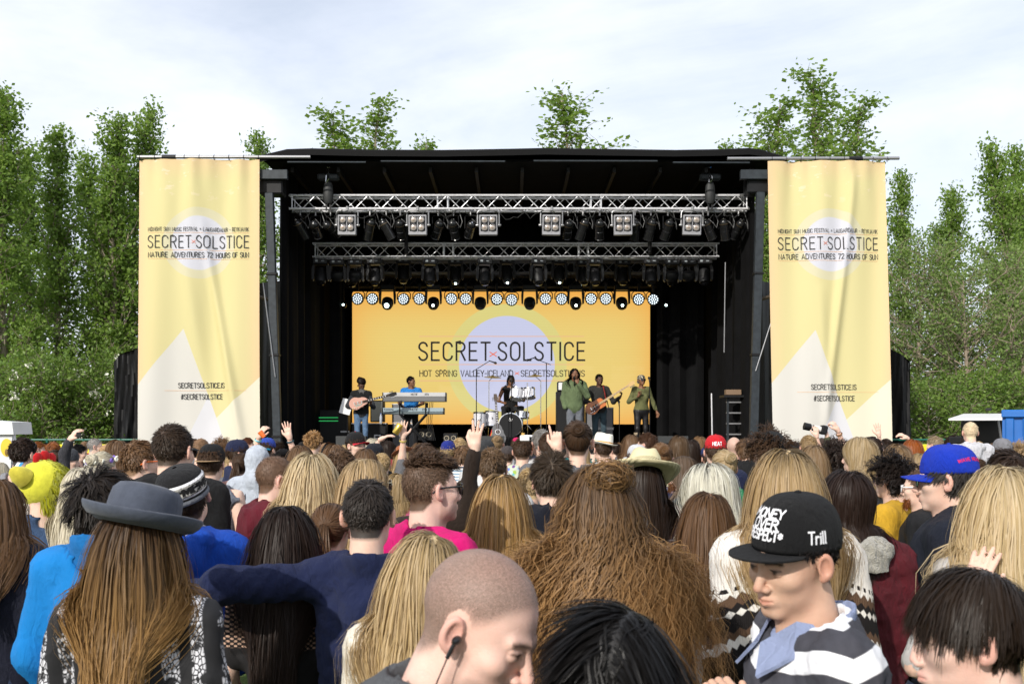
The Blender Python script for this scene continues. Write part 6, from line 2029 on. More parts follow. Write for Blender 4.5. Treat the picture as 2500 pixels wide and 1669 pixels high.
for k in range(4):
 b = MB(); px = 1045 + k * 4
 b.tube([PX(px, 982, 23.3), PX(px - 3, 1030, 23.32), PX(px + 6, 1075, 23.3)], .007, 5)
 tag(b.build('keyboard_cable', CBL), 'thin cable hanging down behind the two keyboards', 'cable', 'keyboard cables')
def guitar(name, label, kind, M, body_mat, top_mat=None, scale=1.0):
 r = thing(name, label, 'guitar'); r.matrix_world = M
 acoustic = kind == 'acoustic'
 if acoustic: L_, w1, w2, th, nk = .50, .20, .15, .10, .50
 elif kind == 'bass': L_, w1, w2, th, nk = .48, .17, .14, .045, .68
 else: L_, w1, w2, th, nk = .44, .165, .125, .05, .50
 n = 40; out_ = []
 for i in range(n):
  a = 2 * pi * i / n; c = cos(a); s_ = sin(a)
  t = (1 - c) / 2                                   # 0 at tail... 1 at neck
  wid = (w1 * (1 - sstep(0, 1, np.float64(t))) + w2 * sstep(0, 1, np.float64(t)))
  waist = 1 - .22 * math.exp(-((t - .58) / .16) ** 2)
  x = s_ * wid * waist; z = (t - .5) * L_
  if kind == 'bass' and t > .75: x *= 1.05; z += .07 * abs(s_) * (1.6 if s_ > 0 else .8)
  if kind != 'bass' and t > .72 and s_ > .1: x *= .80                # cutaway
  out_.append((x * scale, z * scale))
 b = MB(); b.prism(out_, -th / 2, th / 2); b.build('body', body_mat, r)
 b = MB(); b.prism([(x * .93, z * .93) for x, z in out_], -th / 2 - .004, -th / 2 - .001); b.build('top_plate', top_mat or body_mat, r)
 b = MB(); b.box((0, -th / 2 - .012, L_ / 2 + nk / 2 - .06), (.048, .022, nk + .12)); nko = b.build('neck', MAPLE if kind == 'bass' else ROSEWOOD, r)
 for k in range(8):
  b = MB(); b.box((0, -th / 2 - .025, L_ / 2 + .02 + k * nk / 9), (.036 if kind != 'bass' else .048, .004, .016 if kind != 'bass' else .004)); b.build('inlay', LABELW if kind != 'bass' else CHROME, nko)
 b = MB(); hs = L_ / 2 + nk
 b.prism([(-.03, hs), (.03, hs), (.05, hs + .08), (.03, hs + .17), (-.035, hs + .17), (-.045, hs + .08)], -th / 2 - .018, -th / 2 - .002); ho = b.build('headstock', MAPLE if kind == 'bass' else (BLK if not acoustic else ROSEWOOD), r)
 for k in range(4 if kind == 'bass' else 6):
  sx = 1 if (kind == 'bass' or k % 2) else -1
  b = MB(); b.lathe([(.008, 0), (.012, .03), (.0, .034)], (sx * .045, -th / 2 - .01, hs + .03 + .03 * (k // (1 if kind == 'bass' else 2))), 8, Matrix.Rotation(sx * pi / 2, 4, 'Y')); b.build('tuner', CHROME, ho)
 if acoustic:
  b = MB(); b.lathe([(.062, 0), (.050, .004), (.048, -.004)], (0, -th / 2 - .004, .06), 20, Matrix.Rotation(pi / 2, 4, 'X'), cap=False); b.build('rosette', LABELW, r)
  b = MB(); b.lathe([(.048, 0), (.0, 0)], (0, -th / 2 - .006, .06), 20, Matrix.Rotation(pi / 2, 4, 'X'), cap=False); b.build('sound_hole', ROSEWOOD, r)
  b = MB(); b.box((0, -th / 2 - .008, -.12), (.14, .01, .02)); b.build('bridge', ROSEWOOD, r)
 else:
  for z_ in ((-.02, .07) if kind != 'bass' else (-.03, .04)):
   b = MB(); b.box((0, -th / 2 - .008, z_), (.075, .012, .035), bev=.003); b.build('pickup', CHROME if kind != 'bass' else BLK, r)
  b = MB(); b.box((0, -th / 2 - .008, -.10), (.07, .014, .02)); b.build('bridge', CHROME, r)
  b = MB(); b.prism([(.03, -.14), (.10, -.12), (.11, -.02), (.07, .10), (.03, .14)] if kind == 'bass' else [(.03, -.1), (.08, -.08), (.07, .04), (.035, .08)], -th / 2 - .007, -th / 2 - .004); b.build('pickguard', PICKGUARD if kind == 'bass' else CREAM, r)
  for k in range(3):
   b = MB(); b.lathe([(.013, 0), (.011, .018), (.0, .02)], (.10 if kind != 'bass' else .09, -th / 2 - .004, -.16 + .045 * k), 8, Matrix.Rotation(pi / 2, 4, 'X')); b.build('knob', CHROME if kind == 'bass' else METAL, r)
 b = MB()
 for k in range(4): b.tube([((k - 1.5) * .010, -th / 2 - .028, -.1), ((k - 1.5) * .009, -th / 2 - .028, hs + .02)], .0012, 4, False)
 b.build('strings', CHROME, r)['kind'] = 'stuff'
 return r
p = PX(1216, 1050, 22.3)
guitar('acoustic_guitar', 'grey cutaway acoustic guitar standing before the drum riser', 'acoustic', Matrix.Translation(p - Vector((0, 0, .1))) @ Matrix.Rotation(radians(-8), 4, 'X') @ Matrix.Rotation(radians(-4), 4, 'Y'), GREYWOOD)
st_ = MB();
for i, c in enumerate(((.5, .03, .02), (.65, .5, .02), (.03, .25, .05))):
 b = MB(); b.box((p.x - .20 + .025 * i, 22.28, p.z - .22), (.022, .01, .50), Matrix.Rotation(radians(16), 4, 'Y'))
 tag(b.build('guitar_strap', bsdf('strap%d' % i, c, .7)), 'strap band in %s beside the acoustic guitar' % ['red', 'yellow', 'green'][i], 'strap')
def cabinet(label, px0, px1, py0, py1, d, grille, name='speaker_cabinet', depth=.36, trim=None, cones=0, cat='speaker cabinet', handles=False):
 a = PX(px0, py1, d); c = PX(px1, py0, d); W = c.x - a.x; H = c.z - a.z
 r = thing(name, label, cat, (a.x + W / 2, d, a.z))
 b = MB(); b.box((0, depth / 2, H / 2), (W, depth, H), bev=.012); b.build('box', BLK, r)
 b = MB(); b.box((0, -.004, H / 2), (W - .05, .016, H - .05), bev=.004); g_ = b.build('grille', grille, r)
 if trim:
  for z_ in (.012, H - .012):
   b = MB(); b.box((0, -.008, z_), (W, .014, .018)); b.build('trim', trim, r)
 for k in range(cones):
  x = (k + .5) / cones * W - W / 2
  b = MB(); b.lathe([(min(W / cones, H) * .40, 0), (min(W / cones, H) * .34, .012), (.02, -.02), (0, .01)], (x, -.014, H / 2), 18, Matrix.Rotation(pi / 2, 4, 'X'), cap=False); b.build('speaker_cone', bsdf('cone', (.33, .29, .22), .5), r, True)
 if handles:
  for k in range(2):
   b = MB(); b.box(((k - .5) * W * .5, -.014, H * .5), (.16, .012, .11), bev=.01); h_ = b.build('handle_plate', ALU, r)
   b = MB(); b.box(((k - .5) * W * .5, -.022, H * .5), (.10, .012, .05)); b.build('handle', BLK, h_)
 return r
cabinet('cream-fronted combo amplifier behind the electric guitarist', 904, 936, 977, 1030, 24.2, CREAM, 'guitar_amplifier', cat='amplifier')
cabinet('black flight case with metal edging under the cream amplifier', 858, 943, 1032, 1100, 24.1, BLK, 'flight_case', trim=ALU, cat='flight case', handles=True)
cabinet('grey speaker cabinet stacked uppermost behind the keyboards', 957, 1013, 985, 1032, 24.6, GRILLE, trim=LABELW)
cabinet('grey speaker cabinet lowermost behind the keyboards', 957, 1013, 1033, 1096, 24.6, GRILLE, trim=LABELW)
cabinet('small brown twin-cone monitor under the keyboards', 1020, 1056, 1045, 1075, 23.7, BLK, 'floor_monitor', cones=2, cat='monitor')
cabinet('brown twin-cone monitor between keyboards and drum kit', 1082, 1116, 1057, 1082, 23.4, BLK, 'floor_monitor', cones=2, cat='monitor')
cabinet('tall black bass amplifier stack behind the lead singer', 1358, 1428, 955, 1090, 24.4, BLK, 'amplifier_stack', cat='amplifier')
cabinet('small amplifier head standing on the tall stack behind the lead singer', 1361, 1376, 931, 954, 24.4, LABELW, 'small_amplifier', cat='amplifier')
cabinet('grey bass cabinet uppermost beside the bass player', 1431, 1498, 994, 1045, 24.3, GRILLE, trim=LABELW)
cabinet('grey bass cabinet lowermost beside the bass player', 1431, 1498, 1046, 1098, 24.3, GRILLE, trim=LABELW)
for i, (px, nm) in enumerate(((860, 'electric guitarist'), (1195, 'acoustic guitar'), (1420, 'lead singer'), (1640, 'backing singer'))):
 b = MB(); r = thing('wedge_monitor', 'grey wedge monitor on the stage lip before the ' + nm, 'monitor', at_d(px, 21.5))
 b.prism([(-.3, 0), (.3, 0), (.3, .30), (-.3, .30)], 0, .02);
 b = MB(); M = Matrix.Rotation(pi / 2, 4, 'Z')
 b.prism([(-.2, 0), (.2, 0), (.2, .12), (.0, .36), (-.2, .36)], -.32, .32, M); b.build('box', bsdf('wedge_grey', (.03, .032, .032), .6), r)
 b = MB(); b.box((0, .12, .25), (.52, .015, .26), Matrix.Rotation(radians(40), 4, 'X')); b.build('grille', GRILLE, r)
cabinet('black rack case with two silver handles at the foot of the left banner', 628, 680, 1005, 1090, 21.9, BLK, 'flight_case', trim=LABELW, cat='flight case', handles=True)
cabinet('black amplifier rack in the shade beside the left stage leg', 632, 678, 962, 1002, 22.0, BLK, 'amplifier_rack', cat='rack')
cabinet('black flight case at the right stage leg', 1836, 1886, 1008, 1085, 21.9, BLK, 'flight_case', trim=LABELW, cat='flight case')
cabinet('black mixing rack on top of the right flight case', 1842, 1888, 965, 1006, 22.0, BLK, 'equipment_rack', cat='rack')
GRN = bsdf('green_strip', (.02, .20, .06), .5, emit=(.03, .5, .12), estr=.5)
rk = cabinet('black power distribution rack with green strips behind the electric guitarist', 770, 850, 1000, 1090, 24.8, BLK, 'power_rack', cat='rack')
for py in (1019, 1027):
 b = MB(); a = PX(798, py, 24.75); b.box((a.x - rk.location.x, -.03, a.z - rk.location.z), (.55, .02, .025)); b.build('strip', GRN, rk)
b = MB(); a = PX(842, 1053, 24.75); b.box((a.x - rk.location.x, -.03, a.z - rk.location.z), (.22, .02, .04)); b.build('plate', LABELW, rk)
r = thing('music_stand', 'black music stand with a white sheet beside the electric guitarist', 'music stand', at_d(848, 22.9))
b = MB(); b.tube([(0, 0, .0), (0, 0, 1.0)], .012, 6); b.build('pole', BLACKSTEEL, r)
b = MB(); b.box((-.02, -.03, 1.02), (.25, .01, .36), Matrix.Rotation(radians(14), 4, 'Y') @ Matrix.Rotation(radians(-15), 4, 'X')); b.build('sheet', PAPER, r)
r = thing('metal_rack', 'silver stepped rack in the right wing', 'rack', at_d(1798, 22.4))
for s_ in (-1, 1):
 b = MB(); b.box((s_ * .2, 0, .60), (.05, .04, 1.2)); b.build('post', STEEL, r)
for k in range(5):
 b = MB(); b.box((0, 0, .15 + .24 * k), (.46, .035, .03)); b.build('rung', PIPE, r)
b = MB(); b.box((0, .1, 1.24), (.62, .5, .05)); b.build('shelf', BLK, r)
b = MB(); b.box((-.08, .0, 1.33), (.34, .22, .12), bev=.01); b.build('box', bsdf('case_tan', (.2, .13, .08), .6), r)
b = MB(); b.tube([PX(1737, 960, 22.2), PX(1739, 1075, 22.2)], .016, 6)
tag(b.build('lamp_pole', ALU), 'thin bright pole standing in the right wing', 'pole')
for px, d, nm in ((636, 21.95, 'on the rack beside the left stage leg'), (930, 24.0, 'by the cream amplifier')):
 r = thing('water_bottle', 'small clear water bottle ' + nm, 'bottle', at_d(px, d, zat(962, d) if px < 700 else zat(1032, d)))
 b = MB(); b.lathe([(.033, 0), (.035, .02), (.035, .15), (.014, .20), (.014, .215)], (0, 0, 0), 10); b.build('bottle', bsdf('bottle_plastic', (.65, .7, .78), .15, trans=.3), r, True)
 b = MB(); b.lathe([(.016, .215), (.016, .235)], (0, 0, 0), 8); b.build('lid', bsdf('lid_blue', (.1, .2, .6), .4), r)
b = MB(); b.lathe([(.04, 0), (.045, .11)], at_d(1277, 24.0, RZ), 10)
tag(b.build('drink_cup', bsdf('cup', (.7, .45, .15), .2)), 'plastic cup of orange drink at the bass drum', 'cup')
b = MB(); b.box(at_d(1300, 24.05, RZ + .03), (.45, .25, .06), bev=.02)
tag(b.build('towel', bsdf('towel', (.72, .72, .76), .9)), 'white towel folded on the riser edge', 'towel')
# ================================================================== the band
def performer(label, px, py_top, d, face, rig, skin, hair=None, hc=BLACK, top=None, tc=(.1, .1, .1), legs=(.05, .07, .12), hands=(), z0=DECK, topz=1.78, legmat=None, shoe=(.03, .03, .03)):
 p = person_root(label, px, py_top, d, face, topz, 'performers on stage', z0)
 link('body', body_mesh(rig, .0085, .026, hands=list(hands), mat=skin), p, hc)
 kw = dict(res=.019, mat=CLOTH, name='top'); kw.update(top or {})
 link('top', top_mesh(rig, **kw), p, tc)
 link('trousers', trousers_mesh(rig, legmat or DENIM, .026), p, legs)
 for n in 'LR': link('shoe', shoes_mesh(rig, LEATHER, .024, 'shoe', n), p, shoe)
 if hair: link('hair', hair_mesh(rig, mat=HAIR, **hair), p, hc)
 return p
def hd(W, D, N, curls=(.5, .5, .5, .5), side=1, **k): return dict(W=W, D=D, N=N, curls=curls, side=side, **k)
DREADS = dict(n=620, seg=14, length=.44, lift=.5, grav=.3, part=.0, off=(.006, .03), clump=90, cstr=.85, wave=.006, wfreq=3, width=.007, keepback=.9, flat=.8)
rg = Rig('m', (0, -6, 0), dict(EL=(-.27, .10, 1.17), WL=(-.055, .185, 1.44)))
sing = performer('lead singer with long dreadlocks in an olive jacket holding a microphone to his mouth', 1403, 896, 22.8, 178, rg, SKIN_BROWN, DREADS, BLACK, dict(sleeve=1.92, neck='high', collar=.05, thick=.018, amp=.006, seed=5, low=.80), (.115, .155, .075), (.13, .14, .16), [hd((-.055, .185, 1.44), (.35, -.1, .6), (.2, -1, .1), (.9, .9, .9, .9), -1)], topz=1.80)
b = MB(); b.lathe([(.012, -.10), (.018, .06), (.028, .075), (.030, .10), (.018, .125), (.0, .13)], (0, 0, 0), 12); m_ = b.build('handheld_microphone', BLK, None, True)
m_.matrix_world = Matrix.Translation(PX(1402, 931, 22.62)) @ Matrix.Rotation(radians(20), 4, 'X'); tag(m_, 'black handheld microphone at the lead singer\'s mouth', 'microphone')
rg = Rig('m', (-8, 2, 0), dict(ER=(.33, -.04, 1.14), WR=(.13, .20, 1.06), EL=(-.33, .04, 1.13), WL=(-.44, .24, 1.24)))
bassp = performer('bass player with a beard in a charcoal long-sleeved shirt', 1463, 913, 23.6, 172, rg, SKIN_DARK, dict(n=1400, seg=2, length=.012, lift=.6, grav=0, clump=0, width=.006, collide='h', keepback=0), BLACK, dict(sleeve=1.88, neck='crew', seed=8, low=.86), (.028, .028, .026), (.035, .06, .075), [hd((.13, .20, 1.06), (-.6, .2, -.3), (0, -1, -.2), (.5, .5, .5, .5), 1), hd((-.44, .24, 1.24), (-.2, .35, .5), (.4, -.3, 0), (.9, .9, .9, .9), -1)])
M = Matrix.Translation(PX(1450, 1000, 23.33)) @ Matrix.Rotation(radians(-148 + 90 - 0), 4, 'Y').inverted() if False else Matrix.Translation(PX(1452, 992, 23.32)) @ Matrix.Rotation(radians(58), 4, 'Y')
guitar('bass_guitar', 'sunburst bass guitar with maple neck in the bass player\'s hands', 'bass', M, SUNBURST, SUNBURST)
rr_ = thing('guitar_strap', 'red patterned strap over the bass player\'s shoulder', 'strap', (0, 0, 0))
b = MB(); a, c = PX(1473, 941, 23.45), PX(1480, 975, 23.42); b.box((a + c) / 2, (.055, .008, (a - c).length), (c - a).to_track_quat('Z', 'Y').to_matrix().to_4x4()); b.build('band', bsdf('strap_red', (.4, .03, .02), .7), rr_)
b = MB(); a, c = PX(1482, 977, 23.42), PX(1487, 1000, 23.40); b.box((a + c) / 2, (.05, .008, (a - c).length), (c - a).to_track_quat('Z', 'Y').to_matrix().to_4x4()); b.build('end_tab', bsdf('strap_dark', (.03, .01, .01), .7), rr_)
rg = Rig('m', (-12, 18, 0), dict(ER=(.33, -.02, 1.13), WR=(.08, .20, 1.10), EL=(-.30, .05, 1.10), WL=(-.20, .24, 1.15)), {'beard': 0})
gtr = performer('electric guitarist with a tall dark head wrap and grey beard in a black waistcoat', 882, 927, 22.9, 166, rg, SKIN_DARK, None, BLACK, dict(sleeve=1.9, neck='high', collar=.03, seed=9, low=.84), (.045, .047, .055), (.10, .17, .28), [hd((.08, .20, 1.10), (-.6, .1, .0), (0, -1, -.2), (.6, .6, .6, .6), 1), hd((-.20, .24, 1.15), (-.1, .3, .5), (.4, -.4, 0), (.8, .8, .8, .8), -1)])
link('waistcoat', top_mesh(rg, .06, 'vee', 9, .014, .026, mat=CLOTH, name='waistcoat', low=.92, arms='LR'), gtr, (.012, .012, .013))
rb = np.random.default_rng(3)
t_ = np.linspace(0, 1, 12)[None]
aa = rb.uniform(0, 6.28, (700, 1)) + t_ * 2.6; hh = rb.uniform(0, 1, (700, 1)); R0 = (.100 + .028 * np.sin(pi * hh)) * (1 - .25 * hh)
A = np.stack([np.cos(aa) * R0, np.sin(aa) * R0 * 1.12 - .03, .045 + hh * .15 + .02 * np.sin(aa * 1 + 1)], -1)
tb = link('head_wrap', ribbon(A, .013, .3, rb, unit(A - np.array((0, -.03, .09))), HAIR, 'head_wrap', .9), None, (.020, .011, .009)); place_head(tb, rg, gtr)
bq = np.array([[.0, .098, -.108]]); q = rb.normal(size=(500, 3)) * np.array((.030, .012, .022)) + np.array((0, .082, -.095))
A = q[:, None] + np.linspace(0, 1, 4)[None, :, None] * (np.array((0, .25, -1)) * .05 + rb.normal(size=(500, 1, 3)) * .008)
bd_ = link('beard', ribbon(A, .005, .5, rb, np.broadcast_to(np.array((0, 1., 0)), A.shape), HAIR, 'beard'), None, (.42, .41, .40)); place_head(bd_, rg, gtr)
guitar('electric_guitar', 'pink-gold electric guitar with white headstock in the guitarist\'s hands', 'electric', Matrix.Translation(PX(876, 983, 22.63)) @ Matrix.Rotation(radians(76), 4, 'Y'), ROSEGOLD, ROSEGOLD)
rg = Rig('m', (-62, 0, 0), dict(ER=(.28, .05, 1.13), WR=(.20, .30, 1.05), EL=(-.28, .05, 1.13), WL=(-.12, .33, 1.03)))
performer('keyboard player in a bright blue T-shirt looking toward the drum kit', 1004, 918, 23.7, 176, rg, SKIN_BROWN, dict(n=1400, seg=2, length=.014, lift=.5, grav=0, clump=0, width=.006, collide='h', keepback=0), BLACK, dict(sleeve=.8, neck='crew', seed=12, low=.86), (.025, .20, .56), (.012, .012, .014), [hd((.20, .30, 1.05), (0, .8, -.2), (0, 0, -1), (.3, .3, .3, .3), 1), hd((-.12, .33, 1.03), (0, .8, -.2), (0, 0, -1), (.3, .3, .3, .3), -1)])
rg = Rig('m', (-6, 12, 0), dict(ER=(.32, .03, 1.12), WR=(.22, .26, 1.06), EL=(-.32, .05, 1.13), WL=(-.22, .28, 1.12), KL=(-.22, .42, .93), KR=(.22, .42, .93), AL=(-.22, .40, .40), AR=(.22, .40, .40)))
performer('drummer in a black tank top and sunglasses seated behind the white drum kit', 1247, 914, 25.2, 174, rg, SKIN_BROWN, dict(n=500, seg=8, length=.16, lift=.3, grav=.25, clump=60, cstr=.8, width=.008, part=.0, off=(.004, .016)), BLACK, dict(sleeve=.04, neck='tank', seed=14, low=.86), (.010, .010, .011), (.012, .012, .014), [hd((.22, .26, 1.06), (-.2, .8, .1), (0, -.2, -1), (.9, .9, .9, .9), 1), hd((-.22, .28, 1.12), (.2, .8, .1), (0, -.2, -1), (.9, .9, .9, .9), -1)], z0=zat(914, 25.2) - 1.78)
dr_ = [o for o in COL.objects if o.name.startswith('person')][-1]
wear_glasses(rg, dr_)
rg = Rig('f', (-10, -4, 0), dict(ER=(.30, -.03, 1.14), WR=(.13, .20, 1.27), EL=(-.29, -.03, 1.12), WL=(-.36, .06, .90)))
bk = performer('backing singer in an olive top, black leggings and beige boots with a patterned headscarf', 1566, 914, 23.5, 170, rg, SKIN_BROWN, None, BLACK, dict(sleeve=1.75, neck='wide', seed=17, low=.96), (.13, .135, .055), (.010, .009, .010), [hd((.13, .20, 1.27), (-.1, .1, .8), (-.3, 1, 0), (.7, .7, .8, .9), 1), hd((-.36, .06, .90), (-.1, .2, -.8), (.6, .5, 0), (.4, .4, .5, .5), -1)], legmat=LEATHER, shoe=(.30, .23, .15))
wear_glasses(rg, bk, 'round_sunglasses', round_=True, w_=.028, h_=.028)
m = newmat('scarf_print', .8); nb_ = NB(m); nb_.xyz(); v = nb_.n.new('ShaderNodeTexVoronoi'); v.inputs['Scale'].default_value = 40; nb_.link(nb_.vec, v.inputs['Vector'])
nb_.link(nb_.mix(nb_.step(v.outputs['Distance'], .42, .06), (.55, .48, .34), (.02, .02, .02)), nb_.b.inputs['Base Color'])
b = MB(); b.lathe([(.0, .128), (.05, .122), (.082, .092), (.092, .05), (.09, .012), (.07, -.02)], (0, -.018, .0), 24, sy=1.2); b.lathe([(.0, .05), (.04, .04), (.055, .0), (.04, -.04), (.0, -.05)], (0, -.13, -.02), 14)
sc_ = b.build('headscarf', m, None, True); place_head(sc_, rg, bk)
for s_ in (-1, 1):
 b = MB(); b.lathe([(.052, .06), (.058, .12), (.066, .30), (.078, .42), (.075, .42), (.06, .30)], (s_ * .105, -.01, 0), 16); b.build('boot', LEATHER, bk, True, (.32, .25, .17))
performer('stagehand in a green shirt standing in the shade of the left wing', 702, 912, 23.6, 60, RM, SKIN, dict(n=1000, seg=2, length=.02, lift=.5, grav=0, clump=0, width=.007, collide='h', keepback=0), DBROWN, dict(sleeve=.8), (.02, .16, .035))
performer('stagehand in black bent over the mixing rack in the right wing', 1812, 922, 23.2, -120, RM, SKIN, dict(n=1000, seg=2, length=.02, lift=.5, grav=0, clump=0, width=.007, collide='h', keepback=0), DBROWN, dict(sleeve=.8), (.012, .012, .012))
# ================================================================== people close to the camera
def near(label, x, yt, d, face, rig, hc, hair=None, top=None, tc=(.2, .2, .2), topz=1.785, skin=None, hands=(), hres=.0068, hmat=None, legs=(.02, .025, .04), tmat=None):
 p = person_root(label, x, yt, d, face, topz)
 link('body', body_mesh(rig, hres, .028, hands=list(hands), mat=skin or SKIN), p, hc)
 kw = dict(res=.0165, mat=tmat or CLOTH, name='top', low=.86); kw.update(top or {})
 link('top', top_mesh(rig, **kw), p, tc)
 link('trousers', ATR[rig.sex], p, legs)
 for sh in ASH_[rig.sex]: link('shoe', sh, p, (.02, .02, .02))
 for h in ([hair] if isinstance(hair, dict) else (hair or [])):
  link('hair', hair_mesh(rig, mat=h.pop('mat', None) or hmat or HAIR, **h), p, hc)
 return p
LONG = dict(n=3000, seg=8, length=.44, lift=.25, grav=.34, part=.004, off=(.003, .022), clump=130, cstr=.14, width=.0050, frizz=.004)
def L_(**k): q = dict(LONG); q.update(k); return q
SHORT = dict(n=4600, seg=3, length=.026, lift=.26, grav=.05, off=(.001, .010), clump=420, cstr=.28, width=.0040, collide='h', keepback=0, lenf=_fade, flat=.5)
def S_(**k): q = dict(SHORT); q.update(k); return q
def fade_hi(q): return np.where(q[:, 2] > .055, 1.0, np.clip(.16 + (q[:, 2] + .02) * 6, .14, 1))
rg = Rig('f', (0, 2, 3), build=1.12)
p = near('woman in a grey-blue felt hat with very long hair over a black-and-white lace cardigan', 338, 1175, 2.75, 2, rg, (.095, .052, .026),
   L_(n=4205, length=.62, lvar=.18, seg=9, off=(.004, .034), clump=170, cstr=.16, wave=.004, wfreq=1.2, width=0.0034, seed=31, mat=HAIR_OMBRE, keepback=.9, pinch=2.6), dict(sleeve=1.9, neck='crew', seed=21, amp=.008), topz=1.825, tmat=LACE)
prof = [(.001, .118), (.05, .119), (.085, .112), (.100, .095), (.104, .07), (.107, .022), (.109, .012), (.125, .008), (.150, .012), (.166, .026), (.172, .040), (.171, .045), (.163, .033), (.148, .018), (.125, .003), (.100, .004)]
h_ = link('felt_hat', hat_mesh('felt_hat', prof, FELT, .90, 1.08, 64, wave=.006), None, (.060, .070, .095))
place_head(h_, rg, p, Matrix.Translation((0, -.012, .044)) @ Matrix.Rotation(radians(7), 4, 'Y') @ Matrix.Rotation(radians(-10), 4, 'X') @ Matrix.Scale(1.06, 4))
b = MB(); az = [2 * pi * i / 48 for i in range(49)]
b.tube([(.1085 * .90 * sin(a), .1085 * 1.08 * cos(a), .020) for a in az], .0045, 6, False)
q = b.build('hat_band', FELT, h_, True, (.045, .052, .07))
rg = Rig('m', (12, 0, 0), build=.93)
p = near('man with thick dark wavy hair in a bright blue shell jacket with a ribbed collar', 250, 1133, 3.5, 8, rg, (.026, .019, .015),
   [dict(n=3400, seg=5, length=.088, lift=.55, grav=.13, off=(.004, .026), clump=260, cstr=.6, wave=.004, wfreq=9, width=.0036, collide='h', keepback=.2, seed=33)], dict(sleeve=1.9, neck='wide', thick=.022, amp=.006, seed=23), (.008, .22, .62), 1.80, tmat=NYLON)
link('ribbed_collar', top_mesh(rg, .05, 'high', 6, .008, .010, collar=.075, mat=CLOTH, name='ribbed_collar', low=1.44, arms='LR'), p, (.010, .20, .58))
rg = Rig('m', (-6, -16, -17))
p = near('youth in a bright blue hooded sweatshirt and a black and white lettered beanie', 457, 1112, 4.1, -4, rg, DBROWN, S_(n=1500, cond=lambda q: q[:, 2] < .03, seed=5), dict(sleeve=1.9, neck='crew', hood=True, thick=.024, amp=.007, seed=25), (.006, .075, .50), 1.83)
link('hood_lining', top_mesh(rg, .05, 'crew', 25, .010, -.004, hood=False, collar=.075, mat=CLOTH, name='hood_lining', low=1.40, arms='LR'), p, (.42, .43, .50))
def bn(az, v, lift=0.0):
 prof_ = [(0, .0), (.10, .004), (.35, .010), (.6, .010), (.8, -.006), (.92, -.035), (1.0, -.0885)]
 R = np.interp(v, [0, .45, .62, .78, .9, 1.0], [.097, .100, .095, .076, .046, .004]) + lift
 z = np.interp(v, [0, .45, .62, .78, .9, 1.0], [.012, .085, .112, .134, .147, .151])
 return np.stack([R * .93 * np.sin(az), R * 1.10 * np.cos(az) - .014, z], -1)
vv = np.linspace(0, 1, 26); az = np.linspace(0, 2 * pi, 56, endpoint=False)
def band(name, v0, v1, col, lift, parent):
 v_ = np.linspace(v0, v1, 10); A_, V_ = np.meshgrid(az, v_, indexing='xy')
 P = bn(A_, V_, lift + .006 + .003 * np.sin(V_ * 30)); o = link(name, grid_mesh(name, P, KNIT), parent, col); return o
bn_ = band('beanie', 0, 1, (.010, .010, .011), .0, None); place_head(bn_, rg, p)
bn_.data = grid_mesh('beanie', bn(*np.meshgrid(az, vv, indexing='xy'), .006), KNIT)
band('cuff', 0, .12, (.12, .13, .15), .004, bn_); band('white_stripe', .175, .225, (.75, .75, .76), .003, bn_)
band('lettered_band', .225, .50, (.42, .41, .37), .002, bn_); band('white_stripe', .50, .56, (.75, .75, .76), .003, bn_)
text_mesh('lettering', 'MCMXCI MCMXCI', .055, .012, bsdf('beanie_ink', (.008, .008, .008), .95),
   lambda a, q: Vector(bn(np.float64(pi - a / .10), np.float64(.25 + q / .055 * .22), .0108).tolist()), width=.40, seg=.01, parent=bn_, sp=.22)
rg = Rig('m', (14, 4, 0), g={'ear': 1.12})
p = near('tall man with short dark brown hair in a plain black jacket', 422, 1029, 5.1, 2, rg, (.055, .035, .022), S_(length=.026, lift=.16, off=(.001, .007), cstr=.2, flat=.15, seed=35, whorl=(0, -.085, .075)), dict(sleeve=1.9, neck='high', collar=.035, thick=.026, amp=.009, seed=27), (.008, .008, .009), 1.785)
wear_glasses(rg, p)
rg = Rig('f', (5, 4, -6))
near('woman with long dark brown hair in a black crochet top under an arm in navy', 700, 1218, 3.58, 4, rg, (.032, .019, .014), L_(n=4093, length=.52, lvar=.3, wave=.007, wfreq=1.8, off=(.005, .032), width=0.0035, seed=37, clump=110, cstr=.16), dict(sleeve=.85, neck='wide', seed=29), topz=1.795, tmat=CROCHET)
rg = Rig('m', (0, 3, 0), dict(EL=(-.46, -.185, 1.43), WL=(-.66, -.03, 1.36)), {'ear': 1.1})
p = near('man in a navy shirt with his arm round the woman in the crochet top', 898, 1159, 3.38, 4, rg, (.048, .038, .032), S_(n=5200, length=.036, lift=.07, off=(.001, .006), cstr=.15, flat=.1, seed=39, lenf=fade_hi, whorl=(.01, -.06, .105), clump=380), dict(sleeve=1.95, neck='high', collar=.045, thick=.013, amp=.008, seed=31, res=.0105), (.012, .020, .075), 1.79, hands=[dict(W=(-.67, -.02, 1.355), D=(-.4, .8, -.45), N=(.4, .2, -1), curls=(.3, .3, .35, .4), side=-1)])
rg = Rig('f', (10, 8, 6))
near('woman with long light blonde hair in a cream jumper beside the man with an earphone', 1040, 1280, 2.7, 8, rg, (.56, .42, .23), L_(n=4548, length=.52, lvar=.22, off=(.004, .036), clump=120, cstr=.16, wave=.006, wfreq=1.5, width=0.0035, seed=41, part=.02), dict(sleeve=1.9, neck='crew', thick=.026, seed=33), (.62, .58, .50), 1.795, tmat=KNIT)
rg = Rig('m', (12, 26, -4), g={'beard': .35, 'nose': 1.12, 'jaw': 1.06, 'scalp': .95, 'soft': .012, 'ear': .96, 'brow': .8}, hunch=.035)
